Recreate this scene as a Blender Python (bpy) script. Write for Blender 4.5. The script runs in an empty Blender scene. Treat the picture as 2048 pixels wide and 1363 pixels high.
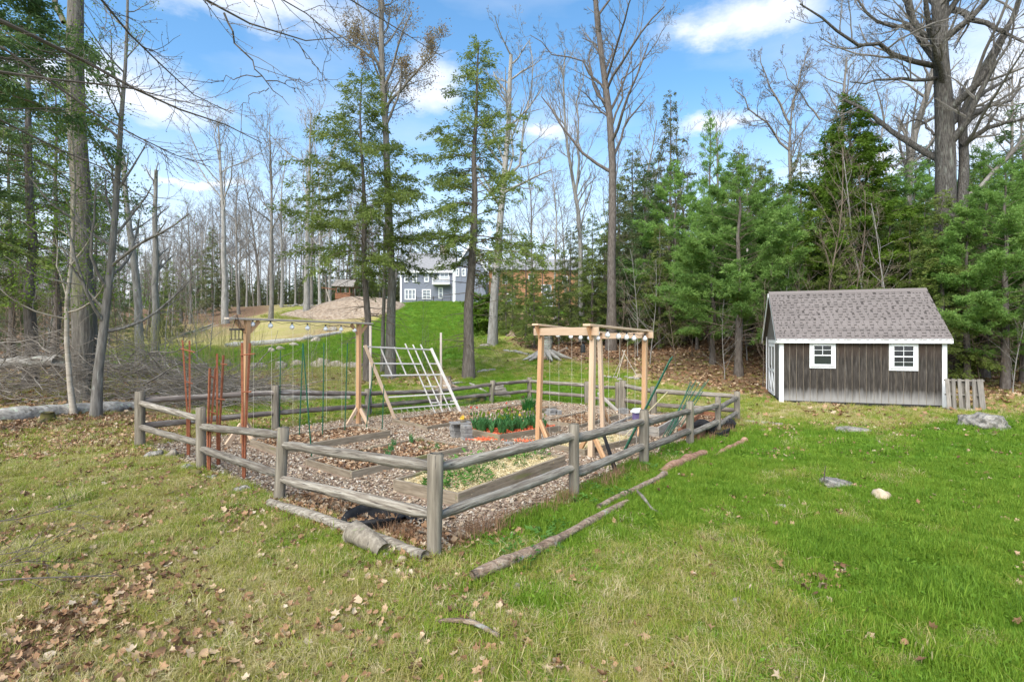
import bpy, math, random
import numpy as np
from mathutils import Vector, Matrix, Quaternion, Euler
import mathutils.noise as mn

SC = bpy.context.scene
COL = SC.collection
R = math.radians
F_PX, HZ, CAMH = 1100.0, 675.0, 2.0      # focal length in photo pixels, horizon row, eye height

# ------------------------------------------------------------------ camera
cam = bpy.data.cameras.new('camera'); cam_o = bpy.data.objects.new('camera', cam); COL.objects.link(cam_o)
cam.sensor_width = 36; cam.lens = 36 * F_PX / 2048
cam.shift_y = (HZ - 681.5) / 2048
cam.clip_start = 0.05; cam.clip_end = 4000
cam_o.location = (0, 0, CAMH); cam_o.rotation_euler = (R(90), 0, 0)
SC.camera = cam_o

# ------------------------------------------------------------------ sky and sun
SUN_EL, SUN_AZ = 46.0, 205.0              # degrees; azimuth clockwise from +Y (behind the camera, to its left)
w = bpy.data.worlds.new('World'); SC.world = w; w.use_nodes = True
nt = w.node_tree; nt.nodes.clear()
def wn(t, **k):
    n = nt.nodes.new(t)
    for a, b in k.items(): setattr(n, a, b)
    return n
sky = wn('ShaderNodeTexSky', sky_type='NISHITA', sun_disc=False, sun_elevation=R(SUN_EL), sun_rotation=R(SUN_AZ),
         air_density=1.0, dust_density=0.6, ozone_density=2.2, altitude=200)
tc = wn('ShaderNodeTexCoord')
nz = wn('ShaderNodeTexNoise'); nz.inputs['Scale'].default_value = 5.5; nz.inputs['Detail'].default_value = 7; nz.inputs['Roughness'].default_value = .62
mp = wn('ShaderNodeMapping'); mp.inputs['Scale'].default_value = (1, 1, 2.2)
nt.links.new(tc.outputs['Generated'], mp.inputs[0]); nt.links.new(mp.outputs[0], nz.inputs['Vector'])
dist = wn('ShaderNodeVectorMath', operation='MULTIPLY_ADD')       # direction bent by the noise
sb = wn('ShaderNodeVectorMath', operation='SUBTRACT'); sb.inputs[1].default_value = (.5, .5, .5)
nt.links.new(nz.outputs['Color'], sb.inputs[0]); nt.links.new(sb.outputs[0], dist.inputs[0])
dist.inputs[1].default_value = (.22, .22, .13); nt.links.new(tc.outputs['Generated'], dist.inputs[2])
def vmath(op, a, b):
    n = wn('ShaderNodeMath', operation=op)
    for i, v in enumerate((a, b)):
        if v is None: continue
        if hasattr(v, 'is_linked'): nt.links.new(v, n.inputs[i])
        else: n.inputs[i].default_value = v
    return n.outputs[0]
# big separate clouds: direction (as photo pixels), half extents in radians
acc = None
for px, py, sx, sz in ((1520, 30, .13, .036), (1420, 55, .05, .022), (270, 185, .12, .045), (520, -5, .16, .035), (850, 175, .055, .055),
                       (1990, 190, .13, .13), (1420, 250, .09, .025), (1720, 330, .16, .03), (380, 360, .10, .012), (1090, 275, .07, .022),
                       (60, 150, .08, .02), (2300, 100, .2, .06), (-300, 250, .2, .05)):
    d = Vector(((px - 1024) / F_PX, 1, (HZ - py) / F_PX)).normalized()
    s = wn('ShaderNodeVectorMath', operation='SUBTRACT'); nt.links.new(dist.outputs[0], s.inputs[0]); s.inputs[1].default_value = d
    m = wn('ShaderNodeVectorMath', operation='MULTIPLY'); nt.links.new(s.outputs[0], m.inputs[0]); m.inputs[1].default_value = (1 / sx, 1 / sx, 1 / sz)
    l = wn('ShaderNodeVectorMath', operation='LENGTH'); nt.links.new(m.outputs[0], l.inputs[0])
    r = wn('ShaderNodeMapRange', interpolation_type='SMOOTHSTEP'); nt.links.new(l.outputs['Value'], r.inputs[0])
    r.inputs[1].default_value = .15; r.inputs[2].default_value = 1.35; r.inputs[3].default_value = 1; r.inputs[4].default_value = 0
    acc = r.outputs[0] if acc is None else vmath('MAXIMUM', acc, r.outputs[0])
# thin broken cloud over the whole sky and the pale band near the horizon
n2 = wn('ShaderNodeTexNoise'); n2.inputs['Scale'].default_value = 2.6; n2.inputs['Detail'].default_value = 6
mp2 = wn('ShaderNodeMapping'); mp2.inputs['Scale'].default_value = (1, 1, 3); mp2.inputs['Location'].default_value = (3.1, .4, 7.7)
nt.links.new(tc.outputs['Generated'], mp2.inputs[0]); nt.links.new(mp2.outputs[0], n2.inputs['Vector'])
thin = wn('ShaderNodeMapRange'); nt.links.new(n2.outputs['Fac'], thin.inputs[0])
thin.inputs[1].default_value = .5; thin.inputs[2].default_value = .8; thin.inputs[3].default_value = 0; thin.inputs[4].default_value = .38
sepz = wn('ShaderNodeSeparateXYZ'); nt.links.new(tc.outputs['Generated'], sepz.inputs[0])
hzn = wn('ShaderNodeMapRange', interpolation_type='SMOOTHSTEP'); nt.links.new(sepz.outputs['Z'], hzn.inputs[0])
hzn.inputs[1].default_value = 0; hzn.inputs[2].default_value = .42; hzn.inputs[3].default_value = .92; hzn.inputs[4].default_value = 0.02
msk = vmath('MAXIMUM', vmath('MULTIPLY', acc, .88), vmath('MAXIMUM', thin.outputs[0], hzn.outputs[0]))
mix = wn('ShaderNodeMix', data_type='RGBA'); nt.links.new(msk, mix.inputs[0]); 
hs = wn('ShaderNodeHueSaturation'); hs.inputs['Hue'].default_value = .492; hs.inputs['Saturation'].default_value = 1.2; hs.inputs['Value'].default_value = 1.32
nt.links.new(sky.outputs[0], hs.inputs['Color']); nt.links.new(hs.outputs[0], mix.inputs[6])
mix.inputs[7].default_value = (5.6, 5.75, 6.1, 1)
bg = wn('ShaderNodeBackground'); bg.inputs['Strength'].default_value = .12
out = wn('ShaderNodeOutputWorld'); nt.links.new(mix.outputs[2], bg.inputs[0]); nt.links.new(bg.outputs[0], out.inputs[0])

sl = bpy.data.lights.new('sun', 'SUN'); sl.energy = 3.9; sl.angle = R(60); sl.color = (1, .94, .83)
so = bpy.data.objects.new('sun', sl); COL.objects.link(so)
sd = Vector((math.sin(R(SUN_AZ)) * math.cos(R(SUN_EL)), math.cos(R(SUN_AZ)) * math.cos(R(SUN_EL)), math.sin(R(SUN_EL))))
so.rotation_euler = sd.to_track_quat('Z', 'Y').to_euler(); so.location = sd * 60

vs = SC.view_settings; vs.view_transform = 'Standard'; vs.look = 'None'; vs.gamma = 1; vs.use_curve_mapping = False; vs.exposure = 0.85
SC.cycles.use_denoising = True
SC.cycles.max_bounces = 5; SC.cycles.diffuse_bounces = 3; SC.cycles.glossy_bounces = 2; SC.cycles.transmission_bounces = 3; SC.cycles.transparent_max_bounces = 6
SC.cycles.use_adaptive_sampling = True; SC.cycles.adaptive_threshold = .02
SC.cycles.caustics_reflective = False; SC.cycles.caustics_refractive = False

# ------------------------------------------------------------------ small maths
rng = np.random.default_rng(7)
random.seed(7)
def nrm(v):
    v = np.asarray(v, float); return v / (np.linalg.norm(v, axis=-1, keepdims=True) + 1e-12)
def pix(px, py, Y):                       # the point at depth Y seen at a photo pixel
    return np.array([(px - 1024) / F_PX * Y, Y, CAMH - (py - HZ) / F_PX * Y])

# ------------------------------------------------------------------ terrain heights (thin plate through surveyed points)
_ctl = [(-4, -8, 0), (5, -8, 0), (-9, 2, .05), (0, 3, 0), (9, 3, .02), (-4, 6, 0), (4, 6, 0), (-7, 10, .02), (0, 10, 0), (6, 9, -.02), (-11, 13.5, .08),
        (12, 9, -.02), (6, 14, -.11), (1, 15, -.08), (.6, 19.4, -.15), (-5.5, 13, 0), (-3, 16.5, -.06), (8.8, 18, -.1), (13, 16.5, -.12), (11, 14, -.1), (11, 20, -.08), (18, 14, -.05), (14.5, 19, -.05), (5, 19, -.12), (-18, 12, .15), (-18, 22, .4), (16, 5, .1), (-16, 3, .1)]
for px, py, Y in ((600, 738, 30), (300, 738, 30), (100, 735, 30), (-200, 735, 30), (940, 755, 24), (737, 762, 22.5), (985, 690, 34), (1090, 715, 30), (400, 683, 50), (600, 680, 50), (720, 662, 56), (700, 725, 36), (850, 690, 42),
                  (850, 640, 60), (860, 604, 78), (800, 608, 78), (940, 606, 78), (1000, 640, 60), (1100, 615, 80), (1130, 650, 55), (450, 642, 62), (540, 640, 62), (470, 682, 52), (600, 613, 86), (520, 612, 86), (640, 640, 66), (730, 622, 76), (200, 692, 46), (50, 700, 42), (-200, 700, 42),
                  (1250, 746, 26), (1400, 762, 24), (1520, 786, 20.5), (1400, 692, 34), (1500, 692, 30), (1230, 690, 36), (1700, 690, 30), (1900, 700, 28), (2030, 800, 17), (2020, 760, 22), (2300, 740, 24), (1600, 600, 60), (2000, 600, 55), (1300, 620, 70), (100, 640, 80), (350, 640, 80)):
    p = pix(px, py, Y); _ctl.append(tuple(p))
_ctl += [(-14, 95, 7.2), (-4, 95, 7.2), (6, 95, 7.0), (-40, 110, 8.5), (-80, 80, 6), (80, 80, 9), (60, 40, 5), (-60, 40, 2), (0, 150, 10), (-120, 150, 9), (120, 150, 11), (60, 0, 1.5), (-60, 0, 1), (0, -60, 0)]
for a in range(0, 360, 30):
    _ctl.append((320 * math.sin(R(a)), 320 * math.cos(R(a)), 9.0)); _ctl.append((700 * math.sin(R(a)), 700 * math.cos(R(a)), 9.0))
_C = np.array(_ctl); _S = 30.0
def _phi(r2): return np.where(r2 > 1e-12, .5 * r2 * np.log(r2 + 1e-12), 0)
def _tps_fit():
    P = _C[:, :2] / _S; n = len(P)
    d2 = ((P[:, None] - P[None]) ** 2).sum(-1)
    K = _phi(d2) + np.eye(n) * 2e-4
    A = np.zeros((n + 3, n + 3)); A[:n, :n] = K; A[:n, n] = 1; A[:n, n + 1:] = P; A[n, :n] = 1; A[n + 1:, :n] = P.T
    b = np.zeros(n + 3); b[:n] = _C[:, 2]
    return np.linalg.solve(A, b)
_W = _tps_fit()
def gz(X, Y):
    X = np.atleast_1d(np.asarray(X, float)).ravel(); Y = np.atleast_1d(np.asarray(Y, float)).ravel()
    out = np.zeros(len(X)); P = _C[:, :2] / _S; n = len(P)
    for i in range(0, len(X), 20000):
        q = np.stack([X[i:i + 20000], Y[i:i + 20000]], 1) / _S
        d2 = ((q[:, None] - P[None]) ** 2).sum(-1)
        out[i:i + 20000] = _phi(d2) @ _W[:n] + _W[n] + q @ _W[n + 1:]
    return out
def g1(X, Y): return float(gz(X, Y)[0])
_T = np.concatenate([np.arange(2.5, 30, .02), np.arange(30, 130, .1)])
def gp(px, py):                           # the ground point seen at a photo pixel
    x = (px - 1024) / F_PX; s = (py - HZ) / F_PX
    d = CAMH - s * _T - gz(x * _T, _T)
    k = np.argmax(d < 0) if (d < 0).any() else len(_T) - 1
    Y = _T[k]; return np.array([x * Y, Y, g1(x * Y, Y)])
def at(px, Y):                            # the ground point under a photo column at depth Y
    X = (px - 1024) / F_PX * Y; return np.array([X, Y, g1(X, Y)])

# ------------------------------------------------------------------ objects
def tag(o, label=None, cat=None, group=None, kind=None):
    if label: o['label'] = label
    if cat: o['category'] = cat
    if group: o['group'] = group
    if kind: o['kind'] = kind
    return o
def root(name, label, cat, loc=(0, 0, 0), rz=0, group=None):
    o = bpy.data.objects.new(name, None); o.empty_display_size = .2; COL.objects.link(o)
    o.location = Vector(loc); o.rotation_euler = (0, 0, rz); return tag(o, label, cat, group)
def obj(name, mesh, parent=None, M=None):
    o = bpy.data.objects.new(name, mesh); COL.objects.link(o)
    if parent is not None: o.parent = parent
    if M is not None: o.matrix_local = M
    return o
def thing(name, mesh, label, cat, M=None, group=None): return tag(obj(name, mesh, None, M), label, cat, group)
def mesh(name, V, Fs, mats, smooth=False, fm=None):
    me = bpy.data.meshes.new(name)
    V = np.asarray(V, np.float32)
    if isinstance(Fs, np.ndarray):
        Fs = [Fs]
    if isinstance(Fs, list) and len(Fs) and isinstance(Fs[0], np.ndarray):
        loops = np.concatenate([f.ravel() for f in Fs]).astype(np.int32)
        tot = np.concatenate([np.full(len(f), f.shape[1], np.int32) for f in Fs])
        me.vertices.add(len(V)); me.vertices.foreach_set('co', V.ravel())
        me.loops.add(len(loops)); me.loops.foreach_set('vertex_index', loops)
        st = np.concatenate([[0], np.cumsum(tot)[:-1]]).astype(np.int32)
        me.polygons.add(len(tot)); me.polygons.foreach_set('loop_start', st); me.polygons.foreach_set('loop_total', tot)
    else:
        me.from_pydata([tuple(map(float, v)) for v in V], [], [tuple(f) for f in Fs])
    for m in (mats if isinstance(mats, (list, tuple)) else [mats]): me.materials.append(m)
    if fm is not None: me.polygons.foreach_set('material_index', np.asarray(fm, np.int32))
    me.polygons.foreach_set('use_smooth', np.full(len(me.polygons), bool(smooth)))
    me.update(calc_edges=True); return me

class MB:                                  # collects shapes that belong to ONE part
    def __init__(s): s.V, s.Fq, s.Ft, s.n = [], [], [], 0
    def raw(s, V, quads=None, tris=None):
        V = np.asarray(V, float).reshape(-1, 3); s.V.append(V)
        if quads is not None and len(quads): s.Fq.append(np.asarray(quads) + s.n)
        if tris is not None and len(tris): s.Ft.append(np.asarray(tris) + s.n)
        s.n += len(V); return s
    def box(s, c, d, M=None, jit=0):
        x, y, z = (.5 * q for q in d)
        V = np.array([(-x, -y, -z), (x, -y, -z), (x, y, -z), (-x, y, -z), (-x, -y, z), (x, -y, z), (x, y, z), (-x, y, z)], float)
        if jit: V += rng.normal(0, jit, V.shape)
        if M is not None: V = V @ np.array(M.to_3x3()).T
        V += np.asarray(c, float)
        return s.raw(V, [(0, 3, 2, 1), (4, 5, 6, 7), (0, 1, 5, 4), (1, 2, 6, 5), (2, 3, 7, 6), (3, 0, 4, 7)])
    def bar(s, a, b, wd, ht, up=(0, 0, 1)):
        a, b = np.asarray(a, float), np.asarray(b, float); x = nrm(b - a); y = nrm(np.cross(up, x)); z = np.cross(x, y)
        M = Matrix(np.stack([x, y, z], 1).tolist()).to_4x4()
        return s.box((a + b) / 2, (np.linalg.norm(b - a), wd, ht), M)
    def tube(s, P, r, k=6, cap=True, jit=0):
        V, Q = tubes(np.asarray(P, float)[None], np.asarray(np.broadcast_to(r, len(P)), float)[None], k, jit)
        n = len(V); T = []
        if cap:
            V = np.concatenate([V, [P[0]], [P[-1]]]); N = len(P)
            for i in range(k):
                T.append((i, n, (i + 1) % k)); T.append(((N - 1) * k + i, (N - 1) * k + (i + 1) % k, n + 1))
            T = [(a, c, b) for a, b, c in T]
        return s.raw(V, Q, T)
    def build(s, name, mat, smooth=False):
        Fs = []
        if s.Fq: Fs.append(np.concatenate(s.Fq))
        if s.Ft: Fs.append(np.concatenate(s.Ft))
        return mesh(name, np.concatenate(s.V), Fs, mat, smooth)

def tubes(P, r, k=5, jit=0):               # P (B,N,3), r (B,N) -> verts, quads
    B, N, _ = P.shape
    T = np.empty_like(P); T[:, 1:-1] = P[:, 2:] - P[:, :-2]; T[:, 0] = P[:, 1] - P[:, 0]; T[:, -1] = P[:, -1] - P[:, -2]
    T = nrm(T); T0 = nrm(P[:, -1] - P[:, 0])
    ref = np.where(np.abs(T0[:, 2:3]) < .8, np.array([[0, 0, 1.]]), np.array([[1., 0, 0]]))[:, None]
    X = nrm(np.cross(ref, T)); Yv = np.cross(T, X)
    a = np.arange(k) * 2 * np.pi / k
    rr = r[..., None] * (1 + (rng.normal(0, jit, (B, N, k)) if jit else 0))
    V = P[:, :, None] + X[:, :, None] * (np.cos(a) * rr)[..., None] + Yv[:, :, None] * (np.sin(a) * rr)[..., None]
    i = np.arange(N - 1)[:, None] * k; j = np.arange(k)[None]; j2 = (j + 1) % k
    q = np.stack([i + j, i + j2, i + k + j2, i + k + j], -1).reshape(-1, 4)
    Q = (q[None] + (np.arange(B) * N * k)[:, None, None]).reshape(-1, 4)
    return V.reshape(-1, 3), Q
def frame(a, b, up=(0, 0, 1)):             # matrix with local X running from a to b, origin at a
    a, b = np.asarray(a, float), np.asarray(b, float); x = nrm(b - a)
    if abs(np.dot(x, nrm(up))) > .98: up = (0, 1, 0)
    y = nrm(np.cross(up, x)); z = np.cross(x, y)
    M = Matrix(np.stack([x, y, z], 1).tolist()).to_4x4(); M.translation = Vector(a); return M
def T(x, y, z, rz=0, sc=1):
    return Matrix.Translation((x, y, z)) @ Matrix.Rotation(rz, 4, 'Z') @ Matrix.Scale(sc, 4)
def boxm(name, d, mat, org=(0, 0, 0), jit=0):        # a box mesh; org: which point of it sits at the origin, -1..1
    return MB().box([-o * q / 2 for o, q in zip(org, d)], d, jit=jit).build(name, mat)
def bevelled(o, wd=.004, seg=1):
    m = o.modifiers.new('bevel', 'BEVEL'); m.width = wd; m.segments = seg; m.limit_method = 'ANGLE'; return o

# ------------------------------------------------------------------ materials
def mat(name, stops, scale=6, stretch=(1, 1, 1), rough=.85, bump=.3, bdist=.02, detail=6, var=.12, attr=None, spec=.25, flecks=None, trans=0, coord='Object', metal=0, split=None):
    m = bpy.data.materials.new(name); m.use_nodes = True; t = m.node_tree; b = t.nodes['Principled BSDF']
    N = t.nodes.new; L = t.links.new
    b.inputs['Roughness'].default_value = rough; b.inputs['Specular IOR Level'].default_value = spec; b.inputs['Metallic'].default_value = metal
    tcn = N('ShaderNodeTexCoord'); mpn = N('ShaderNodeMapping'); mpn.inputs['Scale'].default_value = stretch
    L(tcn.outputs[coord], mpn.inputs[0])
    oi = N('ShaderNodeObjectInfo')
    off = N('ShaderNodeVectorMath'); off.operation = 'ADD'; L(mpn.outputs[0], off.inputs[0]); L(oi.outputs['Random'], off.inputs[1])
    sc_ = N('ShaderNodeVectorMath'); sc_.operation = 'SCALE'; sc_.inputs['Scale'].default_value = 1; L(off.outputs[0], sc_.inputs[0])
    nzn = N('ShaderNodeTexNoise'); nzn.inputs['Scale'].default_value = scale; nzn.inputs['Detail'].default_value = detail; nzn.inputs['Roughness'].default_value = .62
    L(sc_.outputs[0], nzn.inputs['Vector'])
    rp = N('ShaderNodeValToRGB'); e = rp.color_ramp.elements
    while len(e) < len(stops): e.new(.5)
    for el, (p, c) in zip(e, stops): el.position = p; el.color = (*c, 1)
    src = nzn.outputs['Fac']
    if attr:
        an = N('ShaderNodeAttribute'); an.attribute_type = 'INSTANCER'; an.attribute_name = attr
        mx = N('ShaderNodeMath'); mx.operation = 'MULTIPLY_ADD'; L(nzn.outputs['Fac'], mx.inputs[0]); mx.inputs[1].default_value = .22
        sb_ = N('ShaderNodeMath'); sb_.operation = 'SUBTRACT'; L(an.outputs['Fac'], sb_.inputs[0]); sb_.inputs[1].default_value = .11
        L(sb_.outputs[0], mx.inputs[2]); src = mx.outputs[0]
    L(src, rp.inputs[0]); colr = rp.outputs[0]
    if flecks:                              # lichen, knots or moss with shapes of their own: (colour, scale, threshold, softness)
        for c, fs, th, sf in flecks:
            fn = N('ShaderNodeTexNoise'); fn.inputs['Scale'].default_value = fs; fn.inputs['Detail'].default_value = 5; L(sc_.outputs[0], fn.inputs['Vector'])
            mr = N('ShaderNodeMapRange'); L(fn.outputs['Fac'], mr.inputs[0]); mr.inputs[1].default_value = th; mr.inputs[2].default_value = th + sf
            mm = N('ShaderNodeMix'); mm.data_type = 'RGBA'; L(mr.outputs[0], mm.inputs[0]); L(colr, mm.inputs[6]); mm.inputs[7].default_value = (*c, 1); colr = mm.outputs[2]
    if var:
        h = N('ShaderNodeHueSaturation'); mr = N('ShaderNodeMapRange'); L(oi.outputs['Random'], mr.inputs[0])
        mr.inputs[3].default_value = 1 - var; mr.inputs[4].default_value = 1 + var; L(mr.outputs[0], h.inputs['Value']); L(colr, h.inputs['Color']); colr = h.outputs[0]
    L(colr, b.inputs['Base Color'])
    if bump:
        bn = N('ShaderNodeBump'); bn.inputs['Strength'].default_value = bump; bn.inputs['Distance'].default_value = bdist
        L(nzn.outputs['Fac'], bn.inputs['Height']); L(bn.outputs[0], b.inputs['Normal'])
    if trans:
        tr = N('ShaderNodeBsdfTranslucent'); L(colr, tr.inputs['Color']); ms = N('ShaderNodeMixShader'); ms.inputs[0].default_value = trans
        L(b.outputs[0], ms.inputs[1]); L(tr.outputs[0], ms.inputs[2]); L(ms.outputs[0], t.nodes['Material Output'].inputs['Surface'])
    return m
def plain(name, c, rough=.6, spec=.3, metal=0, var=.05):
    c2 = tuple(q * .86 for q in c); return mat(name, [(.3, c2), (.7, c)], 9, rough=rough, spec=spec, bump=.08, bdist=.005, metal=metal, var=var)

M = {}
LICH = ((.50, .52, .46), 11, .60, .05)
M['pallet'] = mat('weathered_pallet', [(.25, (.11, .098, .085)), (.5, (.20, .18, .158)), (.75, (.30, .275, .245))], 8, (4, 4, .4), bump=.5, bdist=.008, var=.2)
M['rail'] = mat('weathered_rail', [(.26, (.070, .058, .046)), (.42, (.165, .140, .112)), (.58, (.265, .238, .195)), (.76, (.42, .39, .335))], 11, (.22, 3, 3), bump=1, bdist=.02, flecks=[((.40, .385, .34), 22, .64, .10), ((.07, .058, .048), 15, .60, .08), ((.035, .03, .025), 5, .69, .015)], var=.22)
M['post'] = mat('weathered_post', [(.25, (.085, .072, .056)), (.5, (.195, .168, .13)), (.75, (.31, .275, .22))], 9, (3, 3, .22), bump=.6, bdist=.012, flecks=[((.22, .25, .12), 4, .62, .12), ((.08, .07, .06), 14, .66, .04)])
M['post_x'] = M['rail']
M['backrail'] = mat('old_dark_rail', [(.25, (.08, .065, .055)), (.5, (.17, .14, .12)), (.75, (.33, .30, .26))], 6, (.35, 3, 3), bump=.6, bdist=.012, flecks=[((.45, .45, .42), 9, .64, .06)])
M['board'] = mat('bed_board', [(.25, (.125, .10, .070)), (.5, (.24, .195, .14)), (.75, (.35, .295, .22))], 8, (.4, 3, 4), bump=.4, bdist=.006, flecks=[((.17, .18, .06), 2.5, .60, .12)])
M['board_grey'] = mat('grey_board', [(.25, (.20, .18, .15)), (.5, (.33, .30, .26)), (.75, (.45, .42, .37))], 8, (.4, 3, 4), bump=.4, bdist=.006)
M['board_rust'] = mat('red_brown_board', [(.25, (.13, .055, .03)), (.5, (.24, .11, .06)), (.75, (.33, .17, .10))], 8, (.4, 3, 4), bump=.4, bdist=.006)
M['cedar'] = mat('new_cedar', [(.2, (.38, .20, .095)), (.5, (.50, .295, .155)), (.8, (.60, .39, .23))], 5, (.25, 4, 4), rough=.7, bump=.15, bdist=.004, flecks=[((.36, .19, .09), 3.3, .72, .03)], var=.06)
M['cedar_pale'] = mat('pale_lumber', [(.2, (.46, .315, .205)), (.5, (.56, .405, .275)), (.8, (.64, .49, .35))], 5, (.25, 4, 4), rough=.7, bump=.15, bdist=.004, var=.06)
M['plank_grey'] = mat('silvered_plank', [(.2, (.30, .25, .20)), (.5, (.45, .39, .33)), (.8, (.58, .52, .45))], 6, (.3, 4, 4), bump=.25, bdist=.004)
M['lattice'] = mat('whitened_lath', [(.2, (.46, .41, .36)), (.5, (.60, .56, .51)), (.8, (.70, .67, .62))], 7, (.4, 4, 4), bump=.2, bdist=.004)
M['redwood'] = mat('rust_red_stain', [(.2, (.16, .048, .024)), (.5, (.245, .082, .040)), (.8, (.34, .135, .07))], 7, (.4, 4, 4), rough=.7, bump=.2, bdist=.004)
M['green_stake'] = plain('green_coated_stake', (.015, .10, .055), .45, .4)
M['brown_stake'] = plain('brown_stake', (.13, .05, .04), .5)
M['cane'] = plain('pale_cane', (.55, .48, .28), .6)
M['twine'] = plain('twine', (.60, .56, .48), .9)
M['black'] = mat('black_cloth', [(.3, (.010, .010, .011)), (.7, (.028, .028, .03))], 14, rough=.75, bump=.5, bdist=.02)
M['black_metal'] = plain('black_metal', (.015, .015, .016), .4, .5)
M['white'] = mat('white_paint', [(.25, (.66, .67, .68)), (.6, (.78, .79, .80)), (.8, (.82, .82, .82))], 3, (1, 1, .4), rough=.55, bump=.05, bdist=.003, var=.02)
M['block'] = mat('grey_concrete_block', [(.3, (.17, .16, .15)), (.55, (.26, .25, .235)), (.8, (.36, .34, .32))], 14, rough=.95, bump=.6, bdist=.008, var=.2)
M['slab'] = mat('tan_slab', [(.3, (.36, .29, .19)), (.7, (.52, .43, .29))], 12, bump=.4, bdist=.006)
M['stone'] = mat('field_stone', [(.25, (.12, .10, .08)), (.5, (.27, .235, .19)), (.72, (.40, .36, .295))], 5, rough=.92, bump=.8, bdist=.05, flecks=[((.40, .39, .36), 9, .60, .10), ((.12, .14, .06), 4, .66, .1)])
M['stone_tan'] = mat('tan_stone', [(.25, (.25, .18, .11)), (.5, (.42, .33, .23)), (.75, (.56, .48, .36))], 6, rough=.92, bump=.8, bdist=.04)
M['boulder'] = mat('pale_boulder', [(.25, (.09, .082, .07)), (.45, (.26, .24, .21)), (.68, (.46, .43, .38))], 8, rough=.95, bump=1.3, bdist=.12, flecks=[((.09, .09, .085), 6, .63, .05), ((.15, .17, .07), 2.6, .66, .06)])
M['log'] = mat('dead_log', [(.25, (.11, .072, .048)), (.45, (.27, .190, .135)), (.62, (.41, .32, .24)), (.78, (.53, .47, .40))], 9, (.5, 2.5, 2.5), bump=1.3, bdist=.05, flecks=[((.36, .345, .315), 3.2, .60, .03), ((.06, .03, .02), 5, .64, .03)])
M['log_red'] = mat('rotten_red_log', [(.25, (.13, .065, .04)), (.5, (.30, .17, .11)), (.75, (.45, .32, .23))], 7, (.5, 3, 3), bump=1, bdist=.03)
M['log_grey'] = mat('grey_log', [(.25, (.13, .12, .105)), (.5, (.29, .27, .24)), (.75, (.48, .46, .42))], 5, (.5, 2.5, 2.5), bump=.9, bdist=.03, flecks=[((.42, .46, .36), 3, .58, .06), ((.10, .08, .06), 4, .64, .06)])
M['twig_grey'] = mat('dead_twig', [(.3, (.085, .070, .055)), (.55, (.17, .148, .122)), (.75, (.34, .315, .28))], 3, bump=0)
M['twig_dark'] = mat('dark_twig', [(.3, (.06, .05, .042)), (.7, (.13, .11, .095))], 3, bump=0)
M['moss'] = mat('mossy_wood', [(.35, (.10, .075, .045)), (.55, (.13, .12, .03)), (.7, (.16, .20, .015))], 4, bump=.8, bdist=.03)
M['purple'] = plain('faded_purple_paint', (.16, .12, .26), .7)
M['globe'] = mat('frosted_globe', [(.3, (.80, .81, .82)), (.7, (.88, .88, .88))], 3, rough=.15, bump=0, spec=.6, var=0)
# shed
M['t111'] = mat('weathered_siding', [(.25, (.012, .011, .010)), (.45, (.031, .026, .022)), (.6, (.058, .050, .043)), (.8, (.125, .116, .107))], 4.5, (5, 5, .55), bump=.4, bdist=.006, var=.07)
def _shed_wear(m):                          # splash-bleached feet and unfaded brown heads of the boards
    t = m.node_tree; b = t.nodes['Principled BSDF']; N = t.nodes.new; L = t.links.new
    src = b.inputs['Base Color'].links[0].from_socket
    g = N('ShaderNodeTexCoord'); s = N('ShaderNodeSeparateXYZ'); L(g.outputs['Object'], s.inputs[0])
    ge = N('ShaderNodeNewGeometry'); n = N('ShaderNodeTexNoise'); n.inputs['Scale'].default_value = 2.2; n.inputs['Detail'].default_value = 7; L(ge.outputs['Position'], n.inputs['Vector'])
    mpx = N('ShaderNodeMapping'); mpx.inputs['Scale'].default_value = (6, 6, .8); L(ge.outputs['Position'], mpx.inputs[0]); L(mpx.outputs[0], n.inputs['Vector'])
    for lo, hi, colr, k in ((.44, .10, (.30, .29, .28), .42), (1.35, 2.0, (.085, .045, .026), .5)):
        a = N('ShaderNodeMath'); a.operation = 'MULTIPLY_ADD'; L(n.outputs['Fac'], a.inputs[0]); a.inputs[1].default_value = -k if lo < 1 else k; L(s.outputs['Z'], a.inputs[2])
        ad = N('ShaderNodeMath'); ad.operation = 'ADD'; L(a.outputs[0], ad.inputs[0]); ad.inputs[1].default_value = k * .5 if lo < 1 else -k * .5
        r = N('ShaderNodeMapRange'); L(ad.outputs[0], r.inputs[0]); r.inputs[1].default_value = lo; r.inputs[2].default_value = hi; r.inputs[4].default_value = .8 if lo < 1 else .45
        x = N('ShaderNodeMix'); x.data_type = 'RGBA'; L(r.outputs[0], x.inputs[0]); L(src, x.inputs[6]); x.inputs[7].default_value = (*colr, 1); src = x.outputs[2]
    L(src, b.inputs['Base Color'])
_shed_wear(M['t111'])
M['t111_side'] = mat('grey_siding', [(.25, (.10, .095, .085)), (.55, (.17, .16, .15)), (.8, (.25, .24, .225))], 4.5, (5, 5, .55), bump=.3, bdist=.006)
M['groove'] = mat('bare_groove', [(.3, (.30, .25, .19)), (.7, (.46, .40, .32))], 3, (8, 8, 1), bump=0)
M['shingle'] = mat('asphalt_shingle', [(.3, (.130, .112, .104)), (.55, (.170, .148, .138)), (.8, (.215, .190, .178))], 60, rough=.95, bump=.5, bdist=.002, detail=3, var=.12)
M['shingle_d'] = mat('asphalt_shingle_dark', [(.3, (.050, .043, .040)), (.8, (.085, .074, .068))], 60, rough=.95, bump=.4, bdist=.002, detail=3, var=.15)
M['glass'] = plain('window_glass', (.02, .025, .03), .06, .8, var=0)
M['dark'] = plain('dark_interior', (.02, .02, .02), .9)
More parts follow.
